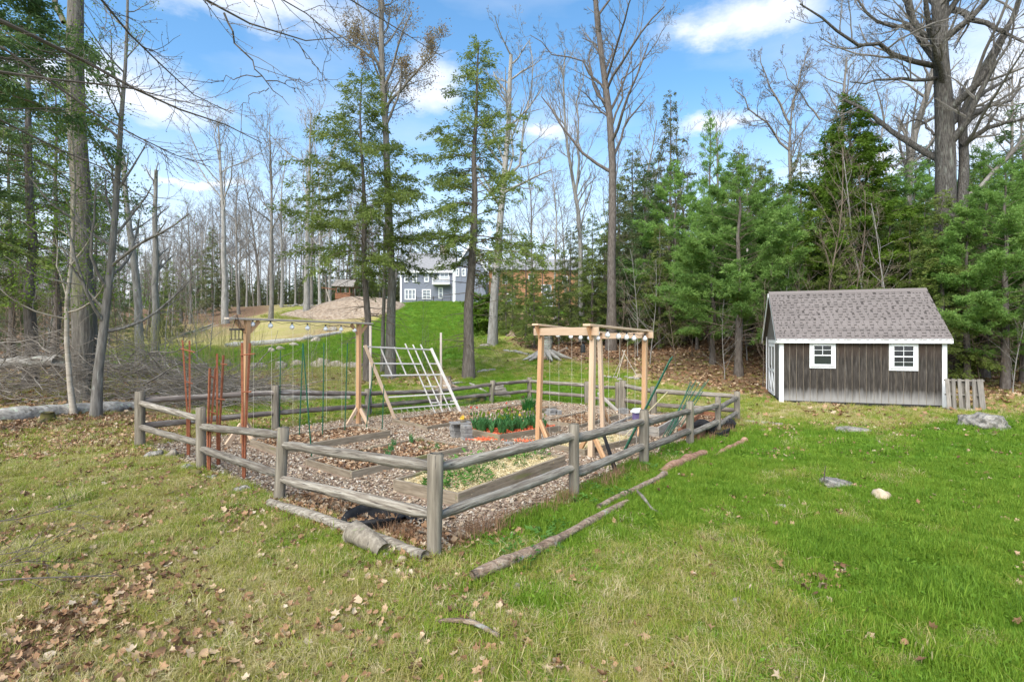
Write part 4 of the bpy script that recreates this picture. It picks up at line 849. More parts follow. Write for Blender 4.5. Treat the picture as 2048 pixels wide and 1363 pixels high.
lying('fallen_log', 'forked grey branch laid end to end behind the long peeled log', ((1197, 1026), (1240, 1003), (1270, 990), (1318, 966), (1332, 958)), (.036, .038, .036, .036, .042), 'log', group=lg, jit=.12, lift=2.0)
lying('fallen_branch', 'thin crooked grey branch sticking out over the lawn from the logs', ((1270, 988), (1283, 1006), (1305, 1030), (1325, 1040), (1350, 1050)), (.020, .020, .018, .014, .009), 'twig_grey', 'branch', k=6, lift=4)
lying('fallen_log', 'thick rotten red-brown log in the middle of the log line', ((1318, 952), (1345, 940), (1380, 925), (1412, 914)), (.045, .07, .075, .055), 'log_red', group=lg, jit=.16, lift=1.0)
lying('fallen_log', 'short reddish log at the far end of the log line', ((1430, 917), (1458, 902), (1489, 887)), (.035, .05, .06), 'log_red', group=lg, jit=.14, lift=1.1)
lying('fallen_branch', 'small pale stick on the grass past the log line', ((1495, 872), (1513, 856)), (.03, .025), 'log_grey', 'branch', k=7)
lying('fallen_branch', 'bent brown stick on the front grass below the long log', ((872, 1262), (915, 1266), (955, 1276), (998, 1292)), (.013, .018, .018, .012), 'log', 'branch', k=6, lift=5)
lying('fence_pole', 'spare grey rail lying on the grass outside the front fence', ((540, 1018), (640, 1052), (760, 1095), (850, 1130)), (.05, .055, .055, .05), 'rail', 'pole', jit=.05, lift=1.5)
lying('log_round', 'short weathered log round beside the spare rail', ((703, 1090), (766, 1117)), (.082, .076), 'post', jit=.1, lift=.95)
lying('fallen_log', 'long mossy fallen trunk in front of the brush pile', ((-60, 850), (60, 838), (160, 828), (272, 818)), (.19, .18, .17, .14), 'log_grey', group='fallen trunks by the brush', k=14, jit=.08)
lying('fallen_log', 'grey fallen trunk lying behind the back left rails', ((400, 808), (500, 804), (600, 800), (700, 798)), (.18, .2, .2, .16), 'log_grey', group='fallen trunks by the brush', k=14, jit=.08)
lying('fallen_log', 'sawn log propped up high in the brush pile', ((-40, 726, 16), (60, 722, 16), (116, 722, 15.6)), (.14, .15, .15), 'log_grey', group='fallen trunks by the brush', k=12, jit=.06, lift=0)
for i, (pts, r, lab) in enumerate((((( 1006, 702), (1020, 704), (1058, 710)), .09, 'pale log on the leaf bed left of the torn stump'), (((1082, 722), (1100, 716), (1131, 700)), .12, 'dark log on the leaf bed right of the torn stump'), (((955, 745), (990, 740)), .06, 'pale root stick lying right of the middle hemlock'),
        (((360, 672), (420, 652), (470, 632)), .09, 'grey fallen trunk on the bank, upper of the crossed pair'), (((350, 668), (400, 664), (465, 640)), .08, 'grey fallen trunk on the bank, lower of the crossed pair'), (((450, 696), (520, 690), (600, 682), (680, 668)), .25, 'grey timber edging along the upper lawn'), (((740, 606), (775, 608)), .35, 'grey log above the chip mound'), (((880, 772), (925, 766)), .07, 'root limb at the foot of the lattice-side hemlock'), (((940, 768), (975, 786)), .05, 'curved root limb right of the middle hemlock'), (((1165, 640), (1190, 632)), .2, 'dark log on the far leafy bank'), (((1110, 660), (1135, 700)), .07, 'leaning pale limb beside the arbor crossbeam'))):
    lying('fallen_log', lab, pts, (r, r, r * .8), 'log_grey' if i != 1 else 'log', group='logs on the far slope', jit=.08)
p0, p1 = gp(1492, 843), gp(1566, 849); thing('flat_board', boxm('flat_board', (np.linalg.norm(p1 - p0), .16, .035), M['board_grey'], (-1, 0, -1)), 'silvered flat board lying on the grass before the shed', 'board', frame(p0, p1))
def rock(lab, px, py, wd, ht, m='stone', seed=0, dep=.8, grp='stones in the grass', cat='rock', name='field_stone', sink=.35, flat=1.0):
    g = np.random.default_rng(seed + int(px)); p = gp(px, py); s = wd * p[1] / F_PX; h = ht * p[1] / F_PX
    import bmesh
    bm = bmesh.new(); bmesh.ops.create_icosphere(bm, subdivisions=4 if wd > 60 else 3, radius=1)
    off = Vector(g.uniform(0, 50, 3)); 
    cut = nrm(g.normal(0, 1, (7, 3))); cd = g.uniform(.55, .85, 7)
    for v_ in bm.verts:
        c = v_.co.copy()
        for n_, d_ in zip(cut, cd):
            e_ = c.dot(Vector(n_)) - d_
            if e_ > 0: c -= Vector(n_) * e_ * .85
        c *= 1 + .30 * mn.noise(c * 1.6 + off) + .14 * mn.noise(c * 4 + off) + .06 * mn.noise(c * 9 + off)
        v_.co = Vector((c.x * s * .55, c.y * s * .55 * dep, (c.z * .55 + .22) * h * flat))
    me = bpy.data.meshes.new(name); bm.to_mesh(me); bm.free(); me.materials.append(M[m]); me.polygons.foreach_set('use_smooth', np.ones(len(me.polygons), bool))
    EDGE.append((p[0], p[1] + s * .3 * dep, s * .5)); return thing(name, me, lab, cat, T(p[0], p[1] + s * .3 * dep, p[2], g.uniform(0, .5)), grp)
rock('big pale grey boulder on the grass right of the pallet', 1993, 858, 90, 38, 'boulder', 1, 1.0, None, 'boulder', 'boulder')
rock('pale flat stone beside the bare sapling twig', 1682, 977, 66, 22, 'boulder', 2); rock('tan pointed stone right of the sapling twig', 1771, 1003, 44, 30, 'stone_tan', 3); rock('flat pale stone in the lawn before the shed', 1712, 866, 66, 14, 'boulder', 4)
rock('flat tan stone flush in the front lawn, left of two', 1506, 1138, 30, 12, 'stone', 5); rock('flat tan stone flush in the front lawn, right of two', 1536, 1140, 30, 10, 'stone_tan', 6); rock('small blue-grey stone in the front lawn', 1605, 1145, 28, 12, 'stone', 7); rock('flat grey stone at the front of the lawn', 1480, 1216, 44, 14, 'stone', 8)
rock('flat grey stone in the grass below the long peeled log', 1160, 1226, 56, 12, 'stone', 9); rock('upright grey sliver of stone by the log end', 1033, 1186, 18, 26, 'stone', 10); rock('little grey stone sunk in the lawn left of the sapling twig', 1566, 1018, 30, 10, 'stone', 11)
rock('pale angular stone by the left fence corner post', 302, 917, 40, 20, 'boulder', 12); rock('brown stone between the left fence posts', 338, 917, 26, 22, 'stone', 13); rock('pale stone at the foot of the second fence post', 372, 942, 26, 18, 'boulder', 14); rock('mossy brown stone at the foot of the second fence post', 389, 955, 26, 22, 'moss', 15)
rock('curved pale stone in the grass outside the third fence post', 480, 985, 34, 16, 'boulder', 16); rock('grey stone against the log round', 770, 1122, 24, 20, 'stone', 17); rock('tan stone by the front corner post', 802, 1132, 26, 24, 'stone_tan', 18)
rock('pale stone just outside the left fence, sunk in leaves', 415, 960, 36, 12, 'boulder', 21)
g = random.Random(9)
for i, px in enumerate((62, 100, 150, 205, 262, 322, 398, 448, 505, 560, 594, 640, 672, 700)):
    rock('field stone in the tumbled row along the lawn edge, %s from the brush side' % ('first second third fourth fifth sixth seventh eighth ninth tenth eleventh twelfth thirteenth fourteenth'.split()[i]), px, 737 + g.uniform(-3, 3), g.uniform(18, 44), g.uniform(14, 26), g.choice(['stone', 'boulder', 'stone']), 30 + i, .8, 'row of field stones along the lawn edge')
for i, (px, py) in enumerate(((560, 700), (585, 692), (600, 683), (615, 676), (630, 684), (648, 672), (540, 704), (660, 662))):
    rock('far grey stone on the straw bank, %s from the beam post side' % ('first second third fourth fifth sixth seventh eighth'.split()[i]), px, py, g.uniform(14, 24), g.uniform(8, 14), 'stone', 60 + i, .8, 'stones on the straw bank')
for i in range(14):
    rock('small stone of the low far wall behind the tree row', 560 + i * 8 + g.uniform(-2, 2), 612 + g.uniform(-1, 1.5), g.uniform(7, 11), g.uniform(4, 6), 'boulder', 80 + i, .8, 'stones of the low far wall')
for i in range(7):
    rock('pale edging stone along the leaf bed behind the gate', 1208 + i * 11, 757 + g.uniform(-2, 3), g.uniform(9, 14), g.uniform(5, 8), 'boulder', 100 + i, .8, 'edging stones behind the gate')
rock('rounded stone at the end of the edging behind the gate', 1280, 757, 22, 14, 'stone_tan', 120); rock('flat rock beside the far pale twin trunk', 970, 694, 22, 9, 'stone', 121); rock('mossy root mound behind the back fence', 950, 806, 40, 22, 'moss', 122, .8, None, 'mound', 'root_mound')
# stone steps behind the back fence
for i in range(4):
    a = pix(992 + i * 5, 772 + i * 7, 21.0 - i * .45); o = thing('stone_step', boxm('stone_step', (.5, .3, .15), M['stone'], (0, 0, 0), .02), '%s grey stone step behind the back fence corner' % ('topmost', 'second from top', 'third from top', 'lowest')[i], 'step', T(*a, .6), 'stone steps behind the fence')
# stumps
def stump(lab, base, r, h, m, roots=7, seed=0, Y=None):
    b = gp(*base); g = np.random.default_rng(seed); s = root('tree_stump', lab, 'stump', b); mb = MB(); k = 14; zs = np.array([-.1, .05, .2, .5, .8, 1.0]) * h
    P = np.c_[g.normal(0, .03 * r, 6), g.normal(0, .03 * r, 6), zs]; mb.tube(P, r * np.array([1.5, 1.25, 1.05, .92, .88, .8]), k, True, .09); obj('trunk', mb.build('trunk', M[m], True), s)
    for i in range(roots):
        a = i * 6.283 / roots + g.uniform(-.3, .3); d = np.array([math.cos(a), math.sin(a), 0]); L = r * g.uniform(1.8, 3); obj('root', MB().tube([d * r * .5 + [0, 0, h * .35], d * (r + L * .4) + [0, 0, h * .1], d * (r + L) + [0, 0, -.08]], [r * .38, r * .26, r * .08], 7, False, .08).build('root', M[m], True), s)
stump('torn grey stump with splayed roots on the leaf bed', (1092, 716), .42, 1.15, 'log_grey', 9, 2); stump('low mossy stump in front of the fallen trunk', (95, 845), .15, .24, 'moss', 4, 3); stump('sawn brown stump beside the right lattice post', (893, 778), .22, .5, 'log', 5, 4); stump('small mossy stump by the far bushes', (1024, 672), .25, .5, 'log', 5, 5)
# stick teepee
b = gp(1250, 757); te = root('stick_teepee', 'white stick tripod standing on the leaf bed behind the gate', 'plant support', b); inv = Matrix.Translation(-Vector(b)); ap = pix(1248, 706, b[1])
for px, py in ((1233, 757), (1277, 755), (1226, 739)):
    q_ = gp(px, py); q_ = np.array([(px - 1024) / F_PX * (b[1] + (.5 if py < 750 else 0)), b[1] + (.5 if py < 750 else 0), b[2]]); e_ = ap + (ap - q_) * .13; obj('pole', MB().tube([q_, e_], .016, 5).build('pole', M['plank_grey']), te, inv)
# bare sapling twig on the lawn
b = gp(1647, 975); sp = thing('sapling', (lambda mb: (mb.tube([(0, 0, -.03), (.01, 0, .15), (.025, 0, .29)], [.009, .008, .004], 5), mb.tube([(.004, 0, .05), (-.03, 0, .12), (-.035, 0, .17)], [.005, .004, .002], 4), mb.build('sapling', M['twig_dark']))[-1])(MB()), 'bare dark sapling twig standing in the lawn by the flat stone', 'sapling', Matrix.Translation(Vector(b)))

# ------------------------------------------------------------------ houses on the hill
def house():
    Y = 94.0; k = Y / F_PX; X = lambda px: (px - 1024) * k; Z = lambda py: CAMH - (py - HZ) * k
    z0 = g1(X(855), Y) - .3; h = root('grey_house', 'slate grey two-storey house with white balcony on the hill', 'house', (X(801), Y, z0))
    def P(n, me, x, y, z, par=None): return obj(n, me, par or h, Matrix.Translation((x - X(801), y - Y, z - z0)) if par is None else Matrix.Translation((x, y, z)))
    we, zt = X(909) - X(801), Z(544); P('wall', boxm('wall', (we, 8, zt - z0), M['siding'], (-1, -1, -1)), X(801), Y, z0)
    zr = Z(499); V = [(-.3, -.4, 0), (we, -.4, 0), (we, 4, zr - zt), (.8, 4, zr - zt), (we, 8.4, 0), (-.3, 8.4, 0)]
    rf = P('roof', mesh('roof', V, [(0, 1, 2, 3), (3, 2, 4, 5), (0, 3, 5)], M['roof_far']), X(801), Y, zt + .02)
    obj('chimney', boxm('chimney', (1.2, .9, 2.2), M['stone'], (0, 0, -1)), rf, Matrix.Translation((X(882) - X(801), 4.2, zr - zt - .9)))
    # gable wing
    x0, x1, xm = X(909), X(972), X(941); zg = Z(495); V = [(x0, Y - 1.5, z0), (x1, Y - 1.5, z0), (x1, Y - 1.5, zt + .3), (xm, Y - 1.5, zg), (x0, Y - 1.5, zt + .3)]; V += [(x, y + 9, z) for x, y, z in V]
    P('wing', mesh('wing', [(x - X(801), y - Y, z - z0) for x, y, z in V], [(4, 3, 2, 1, 0)[::-1], (5, 6, 7, 8, 9)[::-1], (0, 1, 6, 5)[::-1], (1, 2, 7, 6)[::-1], (0, 5, 9, 4)[::-1]], M['siding']), X(801), Y, z0)
    V = [(x0 - .3, Y - 1.8, zt + .05), (xm, Y - 1.8, zg + .2), (x1 + .3, Y - 1.8, zt + .05)]; V += [(x, y + 9.5, z) for x, y, z in V]; P('roof', mesh('roof', [(x - X(801), y - Y, z - z0) for x, y, z in V], [(0, 1, 4, 3), (1, 2, 5, 4)], M['roof_far']), X(801), Y, z0)
    for a, b in (((x0 - .25, Y - 1.85, zt + .0), (xm, Y - 1.85, zg + .15)), ((xm, Y - 1.85, zg + .15), (x1 + .25, Y - 1.85, zt + .0))): obj('rake_board', MB().bar(np.array(a), np.array(b), .06, .35).build('rake_board', M['white']), h, Matrix.Translation((-X(801), -Y, -z0)))
    P('corner_trim', boxm('corner_trim', (.45, .1, zt - z0), M['white'], (0, 0, -1)), X(910), Y - 1.52, z0); P('corner_trim', boxm('corner_trim', (.3, .1, zt - z0), M['white'], (0, 0, -1)), X(802), Y - .05, z0); P('fascia', boxm('fascia', (we + .3, .1, .3), M['white'], (-1, 0, 0)), X(799), Y - .45, zt)
    def win(xa, xb, ya, yb, y=Y, cols=2, rows=2, nm='window'):
        c8 = lambda x: 660 + x * .2246; d8 = lambda yy: 460 + yy * .2246
        xa, xb, za, zb = X(c8(xa)), X(c8(xb)), Z(d8(yb)), Z(d8(ya)); wd, ht = xb - xa, zb - za
        mb = MB(); t_ = .16
        for c, d in (((wd / 2, 0, ht - t_ / 2), (wd, .12, t_)), ((wd / 2, 0, t_ / 2), (wd, .12, t_)), ((t_ / 2, 0, ht / 2), (t_, .12, ht - 2 * t_)), ((wd - t_ / 2, 0, ht / 2), (t_, .12, ht - 2 * t_))): mb.box(c, d)
        for i in range(1, cols): mb.box((wd * i / cols, .01, ht / 2), (.07 if cols < 3 else .14, .08, ht - 2 * t_))
        for j in range(1, rows): mb.box((wd / 2, .015, ht * j / rows), (wd - 2 * t_, .06, .07))
        o = P(nm, mb.build(nm, M['white']), xa, y - .05, za)
        for i in range(cols):
            for j in range(rows): P('pane', boxm('pane', ((wd - .2) / cols, .03, (ht - .2) / rows), M['winglass']), .1 + (i + .5) * (wd - .2) / cols, .045, .1 + (j + .5) * (ht - .2) / rows, o)
    win(665, 765, 525, 620, cols=3, rows=2); win(820, 900, 527, 615, cols=2, rows=3, nm='door'); win(966, 1006, 510, 610, cols=1, rows=2)
    win(663, 698, 383, 465, cols=1, rows=2); win(735, 775, 380, 465, cols=1, rows=2); win(840, 882, 380, 462, cols=1, rows=2); win(976, 1060, 365, 440, cols=2, rows=3, nm='door'); win(1128, 1158, 350, 420, Y - 1.5, 1, 2); win(1180, 1215, 350, 420, Y - 1.5, 1, 2); win(945, 985, 310, 335, Y, 1, 1)
    bx, bz = X(660 + 920 * .2246), Z(460 + 490 * .2246); bw = X(660 + 1075 * .2246) - bx; bal = P('balcony', boxm('balcony', (bw, 1.6, .22), M['white'], (-1, 1, -1)), bx, Y, bz)
    rt = Z(460 + 425 * .2246) - bz
    obj('handrail', boxm('handrail', (bw, .08, .1), M['white'], (-1, -1, -1)), bal, Matrix.Translation((0, -1.6, rt))); obj('handrail', boxm('handrail', (.08, 1.5, .1), M['white'], (-1, 1, -1)), bal, Matrix.Translation((0, 0, rt))); 
    bm_ = boxm('baluster', (.06, .06, rt - .22), M['white'], (0, 0, -1))
    for i in range(18): obj('baluster', bm_, bal, Matrix.Translation((.05 + i * (bw - .1) / 17, -1.55, .22)))
    for i in range(5): obj('baluster', bm_, bal, Matrix.Translation((.05, -1.2 + i * .28, .22)))
    # pool fence in front of the house
    f0 = root('metal_fence', 'black metal railing in front of the grey house', 'fence', (X(843), Y - 5, g1(X(843), Y - 5))); n = 34; L = (X(912) - X(843)) * (Y - 5) / Y
    bm2 = boxm('baluster', (.03, .03, 1.25), M['black_metal'], (0, 0, -1))
    for i in range(n): obj('baluster', bm2, f0, Matrix.Translation((L * i / (n - 1), 0, .1)))
    for z in (.3, 1.25): obj('rail', boxm('rail', (L, .035, .05), M['black_metal'], (-1, 0, 0)), f0, Matrix.Translation((0, 0, z)))
    bm3 = boxm('post', (.09, .09, 1.5), M['black_metal'], (0, 0, -1))
    for i in range(5): obj('post', bm3, f0, Matrix.Translation((L * i / 4, -.01, 0)))
house()
def brown_house():
    Y = 104.0; k = Y / F_PX; X = lambda px: (px - 1024) * k; Z = lambda py: CAMH - (py - HZ) * k; x0 = X(978); z0 = g1(X(1080), Y) - .5; zt = Z(540)
    h = root('brown_house', 'cedar brown house mostly hidden behind the hemlocks on the hill', 'house', (x0, Y, z0)); wd = X(1155) - x0
    obj('wall', boxm('wall', (wd, 8, zt - z0), M['brownsiding'], (-1, -1, -1)), h); zr = Z(512) - z0; e = zt - z0
    obj('roof', mesh('roof', [(-.4, -.5, e), (wd + .4, -.5, e), (wd + .4, 4, zr), (-.4, 4, zr), (wd + .4, 8.5, e), (-.4, 8.5, e)], [(0, 1, 2, 3), (3, 2, 4, 5)], M['roof_far']), h)
    for px, py, w_, h_ in ((1093, 577, 1.9, 1.6), (1095, 600, 2.0, 2.4), (1062, 555, 1.0, 1.5), (1010, 560, 1.0, 1.5), (1130, 560, 1.1, 1.6), (1022, 598, 1.6, 2.2)):
        mb = MB(); t_ = .15
        for c, d in (((0, 0, h_ / 2 - t_ / 2), (w_, .1, t_)), ((0, 0, -h_ / 2 + t_ / 2), (w_, .1, t_)), ((-w_ / 2 + t_ / 2, 0, 0), (t_, .1, h_ - 2 * t_)), ((w_ / 2 - t_ / 2, 0, 0), (t_, .1, h_ - 2 * t_)), ((0, .01, 0), (.1, .06, h_ - .3))): mb.box(c, d)
        o = obj('window', mb.build('window', M['white']), h, Matrix.Translation((X(px) - x0, -.04, Z(py) - z0))); obj('pane', boxm('pane', (w_ - .2, .03, h_ - .2), M['winglass']), o, Matrix.Translation((0, .03, 0)))
brown_house()
# white patio table beyond the trunk
p = at(1001, 88); t_ = root('patio_table', 'white patio table on the hill between the two houses', 'table', p)
obj('top', boxm('top', (2.4, 1.1, .12), M['white']), t_, Matrix.Translation((0, 0, 1.0)))
for x in (-1, 1):
    for y in (-.4, .4): obj('leg', boxm('leg', (.12, .12, .95), M['white'], (0, 0, -1)), t_, Matrix.Translation((x, y, 0)))
# play tower behind the chip mound
p = at(690, 84); t_ = root('play_tower', 'dark brown wooden play tower with pale roof behind the chip mound', 'playset', p)
for x in (-1, 1):
    for y in (-1, 1): obj('post', boxm('post', (.14, .14, 3.4), M['board_rust'], (0, 0, -1)), t_, Matrix.Translation((x, y, 0)))
obj('deck', boxm('deck', (2.3, 2.3, .9), M['board_rust'], (0, 0, -1)), t_, Matrix.Translation((0, 0, 1.3)))
obj('roof', mesh('roof', [(-1.7, -1.5, 3.2), (1.7, -1.5, 3.0), (1.7, 0, 4.3), (-1.3, 0, 4.3), (1.7, 1.5, 3.0), (-1.7, 1.5, 3.2)], [(0, 1, 2, 3), (3, 2, 4, 5), (0, 3, 5)], M['pallet']), t_)
obj('swing_beam', MB().bar((-1, -.9, 2.7), (-3.3, -.9, 3.0), .16, .16).build('swing_beam', M['board_rust']), t_); obj('swing_leg', MB().bar((-2.6, -.9, 2.9), (-1.5, -1.4, -.2), .12, .12).build('swing_leg', M['plank_grey']), t_)
# wood chip mound
def mound():
    c = at(690, 74); n = 34; uu, vv = np.meshgrid(np.linspace(-1, 1, n), np.linspace(-1, 1, n)); uu, vv = uu.ravel(), vv.ravel()
    X_ = c[0] + uu * 8.2 + vv * -1.5; Y_ = c[1] + vv * 8 + uu * 1.0; rr = np.sqrt(uu ** 2 * 1.0 + vv ** 2); hgt = np.clip(1 - rr ** 1.6, -.12, 1) * 2.3 * (1 + .25 * uu) + fnoise(X_, Y_, .5, 5) * .22 + fnoise(X_, Y_, 1.6, 15) * .12
    q = (np.arange(n - 1)[:, None] * n + np.arange(n - 1)[None]).ravel()
    m_ = mat('chip_mound', [(.3, (.19, .135, .09)), (.5, (.34, .26, .185)), (.7, (.47, .38, .29))], 2.6, bump=1, bdist=.3, var=0, detail=8)
    o = obj('chip_mound', mesh('chip_mound', np.c_[X_, Y_, gz(X_, Y_) + hgt - .1], np.stack([q, q + 1, q + n + 1, q + n], 1), m_, True)); tag(o, 'pale heap of wood chips on the bank left of the hill lawn', 'mound', None, 'stuff')
mound()
# ------------------------------------------------------------------ trees
def poly(g, p, d, L, n, wob, trop, droop=0):
    P = [np.asarray(p, float)]; d = nrm(d)
    for i in range(n):
        d = nrm(d + g.normal(0, wob, 3) + np.array([0, 0, trop - droop * i / n])); P.append(P[-1] + d * L / n)
    return np.array(P)
def perp(g, d, ang):
    a = nrm(np.cross(d, g.normal(0, 1, 3))); return nrm(d * math.cos(ang) + a * math.sin(ang))
class Lines:                                # polylines with radii, turned into tubes by length group
    def __init__(s): s.d = {}
    def add(s, P, r, k):
        s.d.setdefault((len(P), k), []).append((P, r))
    def build(s, name, material, smooth=True, jit=0):
        Vs, Qs, n = [], [], 0
        for (N, k), L in s.d.items():
            V, Q = tubes(np.array([a for a, _ in L]), np.array([b for _, b in L]), k, jit if k > 6 else 0); Vs.append(V); Qs.append(Q + n); n += len(V)
        return mesh(name, np.concatenate(Vs), np.concatenate(Qs), material, smooth)
def spread(g, lines, tips, P, r, lvl, prm):    # grow children off a polyline
    if lvl > prm['levels']:
        tips.append(P[-1]); return
    L0 = np.linalg.norm(np.diff(P, axis=0), axis=1).sum(); n = prm['n'][lvl - 1]; n = max(1, int(round(n * g.uniform(.75, 1.25))))
    t0 = prm.get('t0', .25) if lvl > 1 else prm['clear']
    for i in range(n):
        t = t0 + (1 - t0) * (i + g.uniform(0, 1)) / n; f = t * (len(P) - 1); k = min(int(f), len(P) - 2); q = P[k] + (P[k + 1] - P[k]) * (f - k); d = nrm(P[k + 1] - P[k]); rr = np.interp(f, range(len(P)), r)
        ang = R(g.uniform(*prm['ang'])); c = perp(g, d, ang)
        if lvl == 1 and prm.get('flat'): c = nrm(c * [1, 1, .5])
        L = L0 * prm['len'][lvl - 1] * g.uniform(.6, 1.15) * (prm.get('taper', 1.15) - .65 * t if lvl == 1 else 1.05 - .45 * t)
        ns = (6, 4, 3, 2, 2)[min(lvl - 1, 4)]; Q = poly(g, q, c, L, ns, prm['wob'], prm['trop'], 0)
        rc = max(min(rr * prm.get('rk', .55), rr * .8), prm['rmin']); ra = np.linspace(rc, max(rc * .35, prm['rmin'] * .7), ns + 1)
        lines[0 if (lvl == 1 and prm.get('limbs')) else 1].add(Q, ra, 6 if lvl == 1 else (4 if lvl == 2 else 3))
        spread(g, lines, tips, Q, ra, lvl + 1, prm)
DEF = dict(levels=4, n=(13, 7, 5, 4), len=(.42, .5, .5, .5), clear=.38, ang=(28, 62), wob=.13, trop=.07, rmin=.006, rk=.5, limbs=True)
def bare_meshes(seed, H, r0, trunk=None, limbs=(), leaf=None, bark='bark', twig='branch', **kw):
    """trunk: list of offsets (x,y,z) from the base; limbs: explicit polylines in the same space with radii"""
    g = np.random.default_rng(seed); prm = dict(DEF); prm.update(kw); lines = [Lines(), Lines()]; tips = []
    if trunk is None:
        P = poly(g, (0, 0, -.3), (g.normal(0, .03), g.normal(0, .03), 1), H + .3, 9, .045, .03)
    else:
        P0 = np.array(trunk, float); s = np.r_[0, np.cumsum(np.linalg.norm(np.diff(P0, axis=0), axis=1))]; t = np.linspace(0, s[-1], 10); P = np.stack([np.interp(t, s, P0[:, i]) for i in range(3)], 1); P[1:-1] += g.normal(0, r0 * .12, (8, 3))
    tt = np.linspace(0, 1, len(P)); r = r0 * (1 - .8 * tt ** 1.1) if not kw.get('fat') else r0 * (1 - .6 * tt); r = np.maximum(r, .012); r[0] *= 1.35
    if len(r) > 2: r[1] *= 1.05
    lines[0].add(P, r, 12)
    for Lp, ra in limbs:
        Lp = np.array(Lp, float); s = np.r_[0, np.cumsum(np.linalg.norm(np.diff(Lp, axis=0), axis=1))]; t = np.linspace(0, s[-1], 8); Q = np.stack([np.interp(t, s, Lp[:, i]) for i in range(3)], 1); Q[1:-1] += g.normal(0, .015 * s[-1], (6, 3))
        rr = np.linspace(ra, max(ra * .25, .012), 8); lines[0].add(Q, rr, 8); p2 = dict(prm); p2['clear'] = .12; p2['n'] = (max(4, int(prm['n'][1] * 1.4)), *prm['n'][1:]); p2['len'] = (.45, *prm['len'][1:]); p2['limbs'] = False; spread(g, lines, tips, Q, rr, 1, p2)
    spread(g, lines, tips, P, r, 1, prm)
    ms = [lines[0].build('trunk', M[bark], True, .05), lines[1].build('crown', M[twig], False)]
    if leaf:
        m, n, ln, wd, sp = leaf; c = np.repeat(np.array(tips), n, 0); c = c + g.normal(0, sp, c.shape); V, Q = cards(c, g.normal(0, 1, c.shape) + [0, 0, -.2], g.normal(0, 1, c.shape), ln * g.uniform(.6, 1.3, len(c)), wd); ms.append(mesh('leaves', V, Q, M[m]))
    return ms
